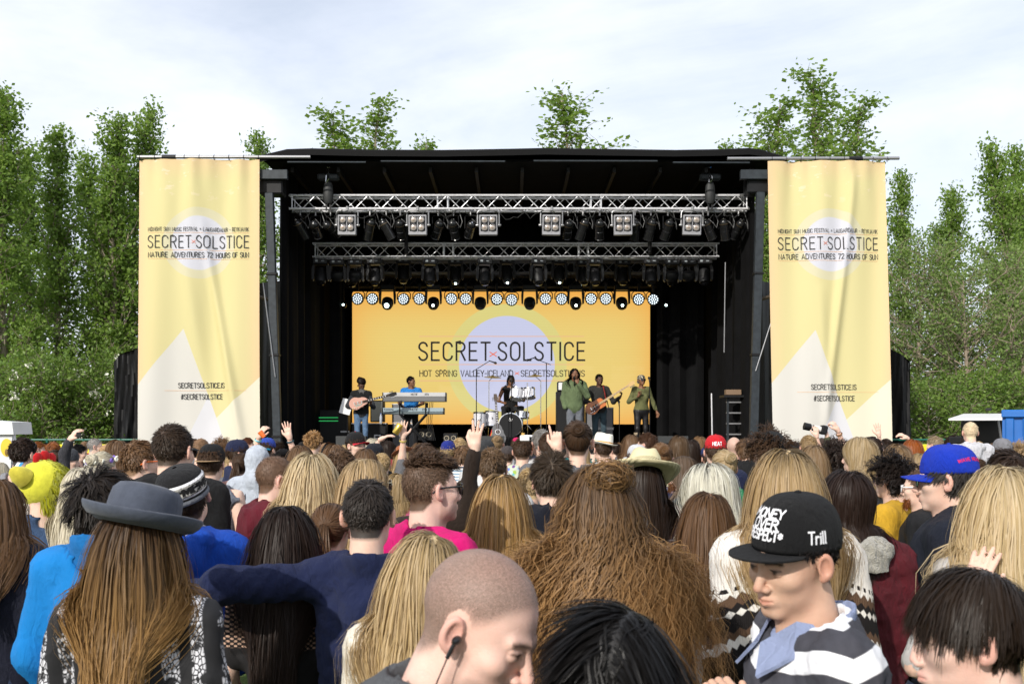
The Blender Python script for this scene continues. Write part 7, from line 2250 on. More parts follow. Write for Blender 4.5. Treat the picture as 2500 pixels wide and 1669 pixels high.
p = near('shaven-headed man with a black earphone and grey jacket looking down in profile', 1060, 1306, 1.62, 100, rg, (.075, .050, .036), None, dict(sleeve=1.9, neck='high', collar=.04, thick=.026, amp=.008, seed=35), (.12, .125, .135), 1.77, skin=SKIN_PINK, hres=.0029)
b = MB(); c = Vector((.0865, .004, -.010))
b.lathe([(.0, .006), (.006, .005), (.0075, 0), (.0065, -.008), (.003, -.014)], c, 12, Matrix.Rotation(radians(-80), 4, 'Y')); b.tube([c + Vector((.006, 0, 0)), c + Vector((.010, .001, -.012)), c + Vector((.010, .001, -.030))], .0036, 8)
ep = b.build('earphone', PLASTIC_BLACK, None, True); place_head(ep, rg, p)
b = MB(); b.tube([c + Vector((.010, .001, -.028)), c + Vector((.011, .004, -.08)), c + Vector((.004, .016, -.14)), c + Vector((.0, .04, -.22)), c + Vector((0, .05, -.30))], .0013, 6); b.build('cord', PLASTIC_BLACK, ep, True)
rg = Rig('f', (2, 4, 0))
CURLY = dict(n=3500, seg=25, length=.62, lvar=.30, lift=.26, grav=.20, part=.01, off=(.005, .085), grow=(.10, 1.0), narrow=.6, pinch=0, clump=430, cstr=.52, curl=.0135, cfreq=80, wave=.008, wfreq=1.4, width=.0030, frizz=.004, seed=45, curl_t=.12, keepback=.8, mat=HAIR_CURL)
p = near('woman with a huge mass of long curly brown hair, half tied up', 1462, 1098, 2.85, 0, rg, (.17, .10, .052), [CURLY], dict(sleeve=1.9, neck='high', collar=.04, thick=.024, seed=37), (.022, .045, .085), 1.815, tmat=DENIM)
r_ = np.random.default_rng(4); G = rg.H2B((.022, -.075, .090)); k2 = 700
a_ = r_.uniform(0, 6.28, (k2, 1)) + np.linspace(0, 3.0, 12)[None]; el = r_.normal(size=(k2, 1)) * .6; R0 = .038 * (1 + .30 * r_.normal(size=(k2, 1)))
A = np.stack([np.cos(a_) * np.cos(el) * R0 * 1.15, np.sin(el) * R0 + 0 * a_ - .012, np.sin(a_) * np.cos(el) * R0 * .8], -1) + G + r_.normal(size=(k2, 12, 3)) * .006
link('hair_knot', ribbon(A, .0028, .5, r_, unit(A - G), HAIR_CURL, 'hair_knot'), p, (.15, .09, .046))
rg = Rig('m', (18, 30, 4))
def slick(q, nl):
 s_ = np.where(q[:, 0] > .022, 1.0, -1.0)
 return np.stack([s_ * .9, np.full(len(q), .15) - .5 * (q[:, 1] < -.03), -.2 + 0 * q[:, 0]], 1)
near('person with glossy side-parted black hair and a navy jacket, head bowed', 1496, 1452, 1.5, 8, rg, (.010, .009, .009), dict(n=5000, seg=6, length=.125, lift=.03, grav=.10, comb=slick, off=(.001, .008), clump=260, cstr=.4, width=.0034, collide='h', keepback=.1, seed=47, mat=HAIR_GLOSS, frizz=.001, lenf=lambda q: np.where(q[:, 2] > .02, 1, .45)), dict(sleeve=1.9, neck='high', collar=.03, thick=.024, seed=39), (.012, .018, .05), 1.785, hres=.0055, tmat=NYLON)
rg = Rig('m', (-26, 13, -5), build=.93, pose=dict(EL=(-.24, .04, 1.10), WL=(-.09, .19, 1.285)), g={'brow': 1.0, 'nose': 1.05})
p = near('young man in a black flat-brimmed cap and striped rugby shirt with pale blue collar', 1962, 1180, 2.2, -96, rg, (.014, .010, .009), S_(n=2600, length=.012, cond=lambda q: q[:, 2] < .045, seed=49), dict(sleeve=1.9, neck='vee', thick=.022, amp=.010, seed=41, res=.010), topz=1.805, skin=skin_mat('skin_olive', (.55, .35, .25)), hres=.0029, tmat=RUGBY,
   hands=[dict(W=(-.09, .19, 1.285), D=(.25, .15, .9), N=(.9, .2, -.2), curls=(.95, .95, .95, .95), side=-1)])
cp = wear_cap(rg, p, (.007, .007, .008), key='snapback', flat=True, tall=1.06, tilt=9)
WHT = bsdf('white_stitch', (.75, .75, .78), .8)
def capmap(a0, e0, sc=1.0, lift=.0022):
 def fn(a, q):
  az_ = np.float64(a0 - a / .10); el_ = np.float64(e0 + q / .098)
  P = cap_crown_pt(az_, el_, tall=1.06); n_ = unit(P - CAPC)
  return Vector((P + n_ * lift).tolist())
 return fn
for wd, e_ in (('MONEY', .56), ('OVER', .33), ('RESPECT*', .10)):
 text_mesh('lettering', wd, .0195, .0040, WHT, capmap(.0, e_), width=.10 if wd != 'OVER' else .075, sp=.16, seg=.004, parent=cp, slant=.12)
text_mesh('lettering', 'Trill', .024, .0036, WHT, capmap(-1.28, .06), width=.040, sp=.16, seg=.004, parent=cp)
V, Q = mesh_field(lambda x, y, z: np.maximum(np.maximum(capd(x, y, z, rg.nb + np.array((0, .012, -.022)), rg.nb + np.array((0, -.006, .055)), .092, .080), -capd(x, y, z, rg.nb + np.array((0, .012, -.08)), rg.nb + np.array((0, -.006, .15)), .084, .070)), z - (rg.nb[2] + .045 - .40 * (y + .03))), (-.15, -.16, 1.36), (.15, .17, 1.56), .005)
co = link('collar', np_mesh('collar', V, Q, True, None, [CLOTH]), p, (.36, .43, .66))
for s_ in (-1, 1):
 pts = [(s_ * .014, .100, 1.452), (s_ * .072, .040, 1.508), (s_ * .092, .012, 1.505), (s_ * .104, .062, 1.440), (s_ * .066, .130, 1.392)]
 b = MB(); n5 = len(pts)
 V = [Vector(q) for q in pts] + [Vector(q) + Vector((0, .005, .006)) for q in pts]
 b.add(V, [tuple(range(n5)), tuple(range(2 * n5 - 1, n5 - 1, -1))] + [(i, i + n5, (i + 1) % n5 + n5, (i + 1) % n5) for i in range(n5)])
 b.build('collar_flap', CLOTH, co, False, (.36, .43, .66))
text_mesh('lettering', 'BN-PORT', .062, .016, bsdf('shirt_print', (.45, .45, .47), .8), lambda a, q: Vector((-a - .02, .152 + .02 * cos(a * 9) - .55 * a * a, 1.285 + q)), width=.26, seg=.02, parent=p, sp=.14)
b = MB(); b.tube([(-.06 + .0105 * cos(t), .215, 1.372 + .0105 * sin(t)) for t in np.linspace(0, 2 * pi, 13)], .002, 6, False); b.build('ring', METAL, p, True)
rg = Rig('m', (-10, 8, 0), g={'nose': .9, 'jaw': .93, 'ear': 1.05})
def bowl(q, nl): return np.stack([.9 * q[:, 0] / .08, .55 + 0 * q[:, 0], -.55 + 0 * q[:, 0]], 1)
near('youth with a smooth dark brown bowl haircut turned away beside the striped rugby shirt', 2392, 1362, 1.78, -70, rg, (.034, .022, .015), dict(n=5000, seg=6, length=.118, lift=.25, grav=.20, comb=bowl, off=(.003, .018), clump=230, cstr=.42, width=.0025, collide='h', keepback=0, seed=51, frizz=.002, whorl=(.0, -.05, .115), lenf=lambda q: np.where(q[:, 2] > .03, np.where(q[:, 1] > .03, .75, 1.0), .40) * np.where((np.abs(q[:, 0]) > .045) & (q[:, 2] < .085), .5, 1), mat=HAIR_GLOSS), dict(sleeve=1.9, neck='high', seed=43), (.010, .010, .011), 1.79, hres=.0034, skin=SKIN_PINK)
rg = Rig('f', (-4, 3, 0), dict(EL=(-.31, -.06, 1.18), WL=(-.205, -.175, 1.40)))
near('woman with long wavy platinum-blonde hair, one hand lifted to it', 2452, 1118, 3.1, -4, rg, (.62, .49, .29), L_(n=4548, length=.52, wave=.010, wfreq=1.7, off=(.005, .04), width=0.0037, seed=53, clump=130, cstr=.16), dict(sleeve=.95, neck='crew', seed=45, thick=.018), (.62, .60, .58), 1.795, hands=[dict(W=(-.205, -.175, 1.40), D=(.35, .0, .9), N=(.5, .8, -.1), curls=(.25, .2, .25, .35), side=-1)])
rg = Rig('m', (-4, 2, 0), g={'ear': 1.15, 'nose': 1.1})
p = near('man in a bright blue baseball cap and dark navy parka with a round badge', 2318, 1076, 4.0, -62, rg, (.060, .052, .046), S_(n=2800, length=.045, cond=lambda q: q[:, 2] < .05, seed=55, lenf=None), dict(sleeve=1.9, neck='high', collar=.07, thick=.036, amp=.008, seed=47), (.010, .013, .024), 1.80, tmat=NYLON)
cp = wear_cap(rg, p, (.006, .040, .52), key='cap')
text_mesh('lettering', 'WAVE NEVER', .013, .003, bsdf('red_stitch', (.55, .01, .08), .8), lambda a, q: Vector((cap_crown_pt(np.float64(-2.45 - a / .1), np.float64(.36 + q / .1 - 3.0 * a * a * 10)) * np.array((1.012, 1.012, 1))).tolist()), width=.115, seg=.005, parent=cp)
wear_glasses(rg, p, 'spectacles', lens=bsdf('clear_lens', (.2, .2, .2), .05, trans=.9), thick=.0018)
bdg = thing('x', 'x', 'x'); COL.objects.unlink(bdg); bpy.data.objects.remove(bdg)
M = Matrix.Translation((-.262, .005, 1.30)) @ Matrix.Rotation(-pi / 2, 4, 'Y') @ Matrix.Rotation(pi / 2, 4, 'Z')
b = MB(); b.mx = M; b.prism([(.032 * cos(t) * .9, .042 * sin(t) if sin(t) > -.4 else -.045 * 1) for t in np.linspace(0, 2 * pi, 24, endpoint=False)], -.004, .004, Matrix.Rotation(pi / 2, 4, 'X')); bo = b.build('sleeve_badge', bsdf('badge_orange', (.35, .13, .03), .8), p)
b = MB(); b.mx = M; b.prism([(.026 * cos(t) * .9, .035 * sin(t) if sin(t) > -.4 else -.038) for t in np.linspace(0, 2 * pi, 24, endpoint=False)], -.006, .006, Matrix.Rotation(pi / 2, 4, 'X')); b.build('badge_field', bsdf('badge_grey', (.25, .28, .32), .8), bo)
rg = Rig('f', (-2, 0, 0))
p = near('woman with straight dark brown hair in a maroon coat with a grey fleece-lined hood', 2068, 1135, 3.8, -6, rg, (.036, .021, .016), L_(n=3865, length=.27, lvar=.1, off=(.005, .032), width=0.0037, seed=57, inw=.35, clump=90), dict(sleeve=1.9, neck='crew', thick=.034, amp=.012, seed=49), (.115, .008, .016), 1.795)
link('hood', top_mesh(rg, .0, 'crew', 50, .011, .012, hood=True, mat=cloth_mat('sherpa', 160, 1.0, 1.0, .3, 90, .5), name='hood', low=1.40, arms='LR'), p, (.30, .285, .24))
rg = Rig('f', (0, 0, 0))
p = near('woman with long straight blonde hair in a black and white Icelandic yoke sweater', 1918, 1078, 3.3, -4, rg, (.50, .36, .19), L_(n=4775, length=.46, lvar=.12, off=(.004, .034), width=0.0035, seed=59, part=.0, clump=120, cstr=.16), dict(sleeve=1.9, neck='crew', thick=.030, amp=.008, seed=51), (1, 1, 1), 1.795, tmat=NORDIC, hmat=HAIR_ROOTS)
b = MB(); V = []
for i in range(15):
 t = i / 14; x = -.155 + .30 * t; z = 1.475 - .60 * t
 for s_ in (-1, 1): V.append((x + s_ * .012, -.150 - .022 * sin(pi * t), z))
b.add(V, [(2 * i, 2 * i + 2, 2 * i + 3, 2 * i + 1) for i in range(14)]); b.build('bag_strap', LEATHER, p, True, (.012, .012, .012))
rg = Rig('f', (-8, 22, 0))
near('woman with white-blonde hair bowing her head, in a navy denim jacket', 1748, 1118, 4.1, -42, rg, (.72, .70, .60), L_(n=3865, length=.30, off=(.006, .036), width=0.0039, seed=61, clump=90), dict(sleeve=1.9, neck='high', collar=.03, seed=53), (.018, .030, .075), 1.79, tmat=DENIM, hmat=HAIR_ROOTS)
rg = Rig('f', (4, 2, 4))
near('woman with long light brown hair in a white T-shirt before the knitted yoke sweater', 1727, 1190, 3.75, 6, rg, (.17, .092, .045), L_(n=4093, length=.38, lvar=.2, off=(.004, .03), width=0.0035, seed=63, wave=.004, wfreq=1.5), dict(sleeve=.8, neck='crew', seed=55), (.72, .71, .70), 1.79)
rg = Rig('m', (12, -2, 0), g={'beard': .35, 'fat': .006, 'ear': 1.0})
p = near('man in a bright pink T-shirt and black sunglasses with faded brown hair', 1050, 1094, 3.75, 50, rg, (.105, .062, .038), [S_(mat=HAIR_BUZZ, n=6000, length=.008, lift=.12, lim=.0, seed=65, lenf=None, width=.0018, off=(.0005, .003), flat=.1), dict(n=1700, seg=5, length=.030, lift=.7, grav=.02, off=(.004, .02), clump=150, cstr=.6, curl=.004, cfreq=150, width=.0034, collide='h', keepback=0, seed=66, cond=lambda q: q[:, 2] > .085 - .25 * np.clip(q[:, 1] - .02, 0, 1), comb=lambda q, nl: np.stack([0 * q[:, 0], 1 + 0 * q[:, 0], .2 + 0 * q[:, 0]], 1), curl_t=0, lenf=lambda q: .35 + np.clip((q[:, 1] + .05) * 11, 0, 1.3))], dict(sleeve=.8, neck='crew', seed=57, amp=.008), (.78, .006, .20), 1.80, skin=SKIN_PINK, hres=.0040)
wear_glasses(rg, p, w_=.030, h_=.024, thick=.0042)
rg = Rig('f', (0, 0, 0))
near('woman with long straight golden-blonde hair with dark roots before the pointing hand', 1224, 1146, 4.2, 3, rg, (.47, .30, .125), L_(n=4321, length=.46, lvar=.1, off=(.004, .03), width=0.0037, seed=67, clump=110, cstr=.16), dict(sleeve=1.9, neck='crew', seed=59), (.02, .025, .03), 1.79, hmat=HAIR_ROOTS)
rg = Rig('m', (-10, 0, 0), g={'ear': 1.15})
near('man with swept dark brown hair in a black jacket behind the curly-haired woman', 1345, 1097, 4.8, -4, rg, (.060, .040, .024), dict(n=3400, seg=5, length=.058, lift=.5, grav=.08, off=(.004, .02), clump=330, cstr=.5, width=.0036, collide='h', keepback=.1, seed=69, whorl=(-.02, -.09, .085), lenf=_fade), dict(sleeve=1.9, neck='high', collar=.05, thick=.028, seed=61), (.008, .010, .020), 1.80)
rg = Rig('m', (4, 6, 0), g={'fat': .004})
near('man with cropped reddish-brown hair in a maroon hooded sweatshirt', 668, 1110, 5.1, 58, rg, (.13, .075, .046), dict(mat=HAIR_BUZZ, n=5000, seg=2, length=.006, lift=.2, grav=0, off=(.0002, .001), clump=0, width=.0016, flat=.1, collide='h', keepback=0, seed=71), dict(sleeve=1.9, neck='crew', hood=True, thick=.026, amp=.007, seed=63), (.135, .010, .022), 1.775, skin=SKIN_PINK, hres=.0042)
rg = Rig('f', (0, 0, 0))
near('woman with thick wavy blonde hair before the spiky-haired man', 760, 1094, 5.0, 0, rg, (.66, .53, .33), L_(n=4321, length=.42, wave=.010, wfreq=2.2, off=(.006, .05), width=0.0045, seed=73, clump=130, cstr=.16, lift=.5), dict(sleeve=1.9, neck='crew', seed=65), (.03, .03, .03), 1.80)
rg = Rig('f', (12, 0, 0))
p = near('woman in profile with long blonde hair and dark sunglasses behind the navy shirt', 893, 1110, 4.7, 42, rg, (.55, .40, .22), L_(n=4093, length=.44, off=(.004, .032), width=0.0041, seed=75, clump=100, cstr=.16), dict(sleeve=1.9, neck='crew', seed=67), (.05, .05, .055), 1.79, skin=SKIN_PINK)
wear_glasses(rg, p, 'gilt_sunglasses', frame=METAL, round_=True, w_=.028, h_=.026, thick=.0026)
# ================================================================== the crowd between the camera and the stage
GRY = (.16, .16, .17); BLKC = (.010, .010, .011); NAVY = (.014, .02, .06); WHT_ = (.70, .70, .70); DENC = (.06, .11, .22); MAR = (.12, .01, .02); TEAL = (.01, .16, .17); GRN_ = (.04, .30, .13); OLV = (.07, .08, .04)
def C(*a, **k): return crowd_person(*a, **k)
def cap(col, **k): d_ = dict(col=col); d_.update(k); return d_
ORANGE = bsdf('orange_plastic', (.75, .14, .01), .3); WHITEP = bsdf('white_plastic', (.75, .75, .75), .3)
C('man with dark brown hair and sunglasses pushed up, in a grey vest', 56, 1067, 58, 22, 'm', 'short', DBROWN, 'tank', (.22, .22, .24), glasses=dict(onhead=True))
C('short-haired ginger man in profile behind the man in a grey vest', 92, 1077, 28, 60, 'm', 'short', GINGER, 'tee', BLKC)
C('person in a black cap and black hooded top by the white tent', 18, 1101, 28, 30, 'f', 'bob', BLACK, 'hoodie', BLKC, cap=cap(BLKC))
p, r = C('bearded man in dark sunglasses by the white tent', -6, 1069, 34, 60, 'm', 'shaggy', (.12, .05, .03), 'jacket', BLKC, glasses={})
C('woman with long pale blonde hair by the white tent', 2, 1126, 32, 0, 'f', 'long', PLAT, 'long', GRY)
C('woman with sleek white-blonde hair under the yellow bird hat', 80, 1186, 78, 6, 'f', 'long', WHITE_H, 'long', GRY)
C('woman with long brown hair and a navy top next to the white-blonde hair', -8, 1161, 108, 4, 'f', 'long', LBROWN, 'long', (.012, .014, .03))
C('person with wispy brown hair behind the yellow bird hat', 130, 1096, 44, 10, 'm', 'shaggy', BROWN, 'tee', GRY)
p, r = C('man in a dark grey beanie, sunglasses and a blue denim shirt', 166, 1092, 46, 78, 'm', 'short', DBROWN, 'denim', DENC, glasses={}, extra_top=.015)
bo = MB(); bo.lathe([(.0, .145), (.05, .140), (.085, .112), (.099, .06), (.098, .012), (.092, .010)], (0, -.012, .0), 28, sy=1.12)
bmesh_ = bo.mesh('beanie', KNIT, True)
place_head(link('beanie', bmesh_, None, (.045, .048, .055)), r, p)
C('dark-haired man in profile in a maroon shirt beside the beanie', 191, 1083, 37, 74, 'm', 'short', BLACK, 'tee', MAR)
C('grey-haired man in profile with thin glasses before the yellow barrier', 231, 1069, 34, 70, 'm', 'buzz', GREY, 'tee', WHT_, glasses=dict(key='spectacles', lens=MATS['clear_lens'], thick=.0018))
C('person in a tan cap with a red brim', 262, 1083, 36, 110, 'm', 'short', DBROWN, 'tee', BLKC, cap=cap((.45, .28, .14), brim=(.22, .015, .025)))
p, r = C('woman with white-blonde hair and a flower crown', 250, 1100, 62, 18, 'f', 'bun', PLAT, 'long', WHT_)
fr = random.Random(2); G_ = thing('x', 'x', 'x'); bpy.data.objects.remove(G_)
for k in range(11):
 a = 2 * pi * k / 11
 b = MB(); b.lathe([(.0, .004), (.014, .008), (.020, .0), (.012, -.006)], (.094 * sin(a), .115 * cos(a) - .015, .070 + .012 * cos(a)), 8, Matrix.Rotation(pi / 2 * .8, 4, 'X') @ Matrix.Rotation(a, 4, 'Y'))
 o = b.build('flower', BLOSSOM if k % 3 else bsdf('flower_purple', (.2, .12, .45), .7), None, True); place_head(o, r, p)
C('woman with long wavy platinum hair behind the blue shell jacket', 205, 1132, 88, 10, 'f', 'wavy', PLAT, 'jacket', BLKC)
C('woman with a light brown bob behind the orange sunglasses', 287, 1071, 50, 10, 'f', 'bob', LBROWN, 'long', GRY)
C('man with faded brown hair and bright orange sunglasses', 340, 1072, 84, 50, 'm', 'short', LBROWN, 'tee', WHT_, glasses=dict(key='orange_sunglasses', frame=ORANGE))
C('brown-haired man just past the tall black jacket', 474, 1070, 32, 8, 'm', 'short', BROWN, 'tee', GRY)
C('balding brown-haired man just past the tall black jacket', 491, 1070, 40, 4, 'm', 'buzz', LBROWN, 'tee', NAVY)
C('man in a black cap turned backward with a tan brim and heather grey vest', 515, 1081, 63, 4, 'm', 'short', BROWN, 'tank', (.14, .15, .18), cap=cap(BLKC, brim=(.50, .33, .18), back=True, flat=True, key='snapback'))
C('person with a mop of brown curls by the black backward cap', 541, 1071, 34, 0, 'f', 'curly', LBROWN, 'long', OLV)
C('man in a navy cap with a curved brim and glasses', 580, 1070, 52, 68, 'm', 'short', BROWN, 'jacket', NAVY, cap=cap(NAVY), glasses=dict(key='spectacles', lens=MATS['clear_lens'], thick=.0018))
C('woman with straight dirty-blonde hair beside the grey vest', 561, 1113, 40, 6, 'f', 'long', BLONDE, 'long', BLKC)
C('woman with dark brown hair tied back beside the navy cap', 590, 1103, 44, 8, 'f', 'pony', BROWN, 'plaid', GRY)
C('reddish-haired man in profile before the black rack case', 604, 1067, 28, 75, 'm', 'short', (.16, .06, .03), 'tee', BLKC)
C('person with the hood of a pale blue sweatshirt up', 628, 1088, 46, 5, 'm', 'short', BROWN, 'hoodup', (.55, .60, .68))
C('person in a blue, cream and green backward cap', 651, 1067, 38, 20, 'm', 'short', BROWN, 'tee', (.03, .12, .06), cap=cap((.03, .07, .40), brim=(.01, .25, .4), back=True))
C('person with dark hair and a pink hair band', 693, 1093, 46, 5, 'f', 'bun', BLACK, 'tee', BLKC)
C('frizzy-haired person by the black stage rack', 678, 1080, 24, 0, 'f', 'curly', DBROWN, 'tee', GRY)
C('man with spiky ginger-blond hair standing tall before the stage', 764, 1050, 37, 12, 'm', 'spiky', (.42, .25, .11), 'tee', GRY)
C('woman with brown hair blonde at the ends behind the wavy blonde', 735, 1083, 56, 12, 'f', 'long', LBROWN, 'long', WHT_)
C('man with a cropped brown head leaning right behind the blonde with sunglasses', 832, 1094, 70, 20, 'm', 'short', (.12, .07, .04), 'tee', BLKC)
C('woman with brown hair blonde underneath behind the cropped man', 818, 1081, 56, 20, 'f', 'bob', LBROWN, 'long', BLKC)
C('man in a black cap with a red brim and red strap', 868, 1051, 48, 130, 'm', 'short', BROWN, 'tee', BLKC, cap=cap(BLKC, brim=(.60, .02, .04), up=.3, key='cap_up'))
C('blonde woman with straight hair below the cream amplifier', 910, 1067, 30, 0, 'f', 'long', PLAT, 'tee', WHT_)
C('person in a dark navy cap behind the sunglasses blonde', 914, 1079, 44, 30, 'm', 'short', DBROWN, 'tee', BLKC, cap=cap((.012, .014, .022)))
C('woman with long brown hair parted, behind the sunglasses blonde', 893, 1091, 50, 0, 'f', 'long', LBROWN, 'long', GRY)
C('woman with a dark shaggy bob in profile below the keyboards', 946, 1073, 36, 55, 'f', 'bob', DBROWN, 'tee', (.25, .03, .04))
p, r = C('person in a tilted brown felt hat before the keyboards', 985, 1086, 34, 10, 'f', 'long', BLONDE, 'tee', WHT_, extra_top=.04)
prof = [(.001, .115), (.06, .117), (.090, .105), (.100, .06), (.105, .016), (.15, .008), (.175, .010), (.175, .006), (.15, .003), (.100, .002)]
HATM = hat_mesh('brown_hat', prof, FELT, .92, 1.1, 40, wave=.012, dent=.02)
o = link('felt_hat', HATM, None, (.26, .085, .03)); place_head(o, r, p, Matrix.Translation((0, -.01, .045)) @ Matrix.Rotation(radians(-24), 4, 'Y') @ Matrix.Rotation(radians(-25), 4, 'X'))
C('man with brushed-up brown hair behind the pink T-shirt', 1036, 1078, 62, 15, 'm', 'shaggy', BROWN, 'tee', GRY)
C('person in a deep blue cap behind the pink T-shirt', 1094, 1073, 37, 8, 'm', 'short', BLONDE, 'stripe', NAVY, cap=cap((.012, .025, .22)))
C('person with short fair hair below the brown twin-cone monitor', 1122, 1068, 32, 0, 'm', 'short', BLONDE, 'tee', WHT_)
C('person with sandy curls beside the raised three fingers', 1128, 1085, 36, 0, 'm', 'shaggy', LBROWN, 'stripe', (.2, .3, .4))
p, r = C('person in a dark grey cap behind the raised three fingers', 1186, 1071, 46, 20, 'm', 'short', BROWN, 'tee', WHT_, cap=cap((.035, .037, .04)))
C('woman with a loose blonde knot below the acoustic guitar', 1214, 1061, 30, 0, 'f', 'bun', (.38, .26, .14), 'tee', WHT_)
C('man with dark sunglasses pushed up on his light brown hair', 1201, 1091, 68, 4, 'm', 'short', (.16, .10, .055), 'tee', WHT_, glasses=dict(onhead=True))
C('boy with tousled brown hair and dark sunglasses beside the pink T-shirt', 1146, 1176, 64, -46, 'm', 'shaggy', BROWN, 'tee', (.45, .50, .58), glasses={})
C('child with a blond bob in the shadow of the pink T-shirt', 972, 1153, 58, 24, 'f', 'bob', (.42, .30, .15), 'tee', (.5, .1, .2))
C('woman with a brown ponytail between the crochet top and the navy shirt', 808, 1222, 92, 6, 'f', 'pony', (.15, .08, .04), 'print', (.06, .05, .04))
C('man with cropped brown hair thin at the crown, in a printed shirt', 1275, 1067, 44, 2, 'm', 'short', BROWN, 'print', (.45, .5, .4))
C('person in a raspberry pink cap before the drum riser', 1261, 1066, 24, 0, 'f', 'bob', BROWN, 'tee', GRY, cap=cap((.50, .01, .10)))
C('person in a grey-brown cap before the drum riser', 1239, 1086, 34, 5, 'm', 'short', BROWN, 'tee', BLKC, cap=cap((.06, .05, .05)))
C('grey-haired man with glasses in a white T-shirt', 1322, 1047, 48, -18, 'm', 'short', GREY, 'tee', WHT_, glasses=dict(key='spectacles', lens=MATS['clear_lens'], thick=.0018))
C('brown-haired man beside the grey-haired man in white', 1340, 1054, 48, 8, 'm', 'short', BROWN, 'tee', GRY)
C('tall person with brown hair in a bun before the lead singer', 1410, 1023, 72, 2, 'f', 'bun', BROWN, 'long', GRY)
p, r = C('person in a white straw fedora with a tan band', 1472, 1053, 44, -20, 'm', 'short', BROWN, 'tee', WHT_, extra_top=.045)
o = link('straw_fedora', hat_mesh('straw_fedora', [(.001, .118), (.05, .122), (.085, .116), (.096, .09), (.103, .02), (.108, .012), (.14, .004), (.152, .006), (.152, .002), (.14, .0), (.10, .0)], FELT, .92, 1.1, 40, wave=.014, dent=.03, pinch=.25, front=-.02), None, (.72, .69, .60)); place_head(o, r, p, Matrix.Translation((0, -.01, .045)) @ Matrix.Rotation(radians(10), 4, 'Y'))
b = MB(); b.lathe([(.104, .016), (.1035, .034)], (0, 0, 0), 40, sx=.925, sy=1.105, cap=False); b.build('hat_band', FELT, o, True, (.50, .28, .10))
C('man with dark hair right behind the white fedora', 1502, 1080, 30, -50, 'm', 'short', DBROWN, 'tee', GRY)
p, r = C('person in a wide straw hat and a brown plaid shirt', 1574, 1098, 76, -6, 'f', 'long', DBROWN, 'plaid', GRY, extra_top=.05)
def straw():
 m = newmat('woven_straw', .8); b = NB(m); x, y, z = b.xyz()
 ring = b.math('FRACT', b.math('MULTIPLY', z, 42)); an = b.math('ARCTAN2', x, y)
 hole = b.math('MULTIPLY', b.math('MULTIPLY', b.step(z, .030, .001), b.math('SUBTRACT', 1.0, b.step(z, .056, .001))), b.step(b.math('SINE', b.math('ADD', b.math('MULTIPLY', an, 44), b.math('MULTIPLY', z, 400))), .35, .2))
 bd = b.math('MULTIPLY', b.step(z, .006, .001), b.math('SUBTRACT', 1.0, b.step(z, .020, .001)))
 bd = b.math('MULTIPLY', bd, b.step(b.math('SINE', b.math('MULTIPLY', an, 60)), 0, .3))
 c = b.mix(b.noise(70, 4, b.mapping(b.vec, (1, 1, 4))), (.58, .50, .28), (.74, .68, .44))
 c = b.mix(hole, c, (.06, .045, .02)); c = b.mix(b.math('MULTIPLY', bd, .8), c, (.12, .09, .06))
 b.link(c, b.b.inputs['Base Color']); b.bump(b.math('ADD', b.math('SINE', b.math('MULTIPLY', z, 900)), b.noise(300, 2, b.vec)), .5, .003); return m
o = link('straw_hat', hat_mesh('straw_hat', [(.001, .132), (.04, .134), (.070, .125), (.090, .085), (.098, .04), (.104, .008), (.12, .002), (.165, -.004), (.20, .004), (.20, .0), (.165, -.009), (.10, -.004)], straw(), .92, 1.1, 48, wave=.022, dent=.035, pinch=.2), None); place_head(o, r, p, Matrix.Translation((0, -.012, .045)) @ Matrix.Rotation(radians(-26), 4, 'X') @ Matrix.Rotation(radians(6), 4, 'Y') @ Matrix.Scale(1.16, 4))
C('person in a pale grey-white cap beyond the straw hat', 1555, 1082, 48, -25, 'm', 'short', BROWN, 'tee', WHT_, cap=cap((.62, .63, .66)))
C('person with long brown hair beyond the white cap', 1542, 1058, 34, 0, 'f', 'long', LBROWN, 'tee', GRY)
C('man with short brown hair in profile with a blue band below the backing singer', 1581, 1055, 46, -58, 'm', 'short', (.10, .05, .028), 'tee', GRY)
C('woman with a messy golden-brown bun', 1614, 1078, 56, 0, 'f', 'bun', (.24, .13, .06), 'print', NAVY)
C('person with a sleek brown bob beside the messy bun', 1657, 1061, 44, 0, 'f', 'bob', (.14, .085, .045), 'tee', BLKC)
C('person with thick dark brown hair beside the sleek bob', 1686, 1069, 40, 0, 'f', 'bob', DBROWN, 'tee', BLKC)
C('person with golden-brown hair by the red cap', 1707, 1063, 34, -5, 'f', 'bob', (.26, .15, .07), 'tee', GRY)
p, r = C('man in a bright red cap with white lettering at the back', 1747, 1058, 54, 4, 'm', 'short', BROWN, 'tee', NAVY, cap=cap((.62, .012, .022)))
cpo = [c for c in COL.objects if c.parent == p and c.name.startswith('cap')][0]
text_mesh('lettering', 'HEAT', .030, .006, WHT, lambda a, q: Vector((cap_crown_pt(np.float64(pi - a / .1), np.float64(.12 + q / .1)) * np.array((1.015, 1.015, 1)) + np.array((0, -.001, 0))).tolist()), width=.085, seg=.006, parent=cpo)
C('person in a navy cap below the red one', 1728, 1089, 38, -30, 'm', 'short', BROWN, 'tee', MAR, cap=cap((.02, .035, .13)))
C('woman with pale blonde hair knotted up below the red cap', 1768, 1095, 62, -10, 'f', 'bun', (.55, .42, .24), 'tee', GRN_)
C('bald man with a pale pink head', 1792, 1067, 36, 0, 'm', 'bald', GREY, 'tee', BLKC)
C('person with brown curls before the bald man', 1790, 1078, 32, 0, 'f', 'curly', LBROWN, 'jacket', BLKC)
C('person with brown hair between the bald man and the big black cap', 1822, 1068, 40, -10, 'm', 'shaggy', LBROWN, 'jacket', BLKC)
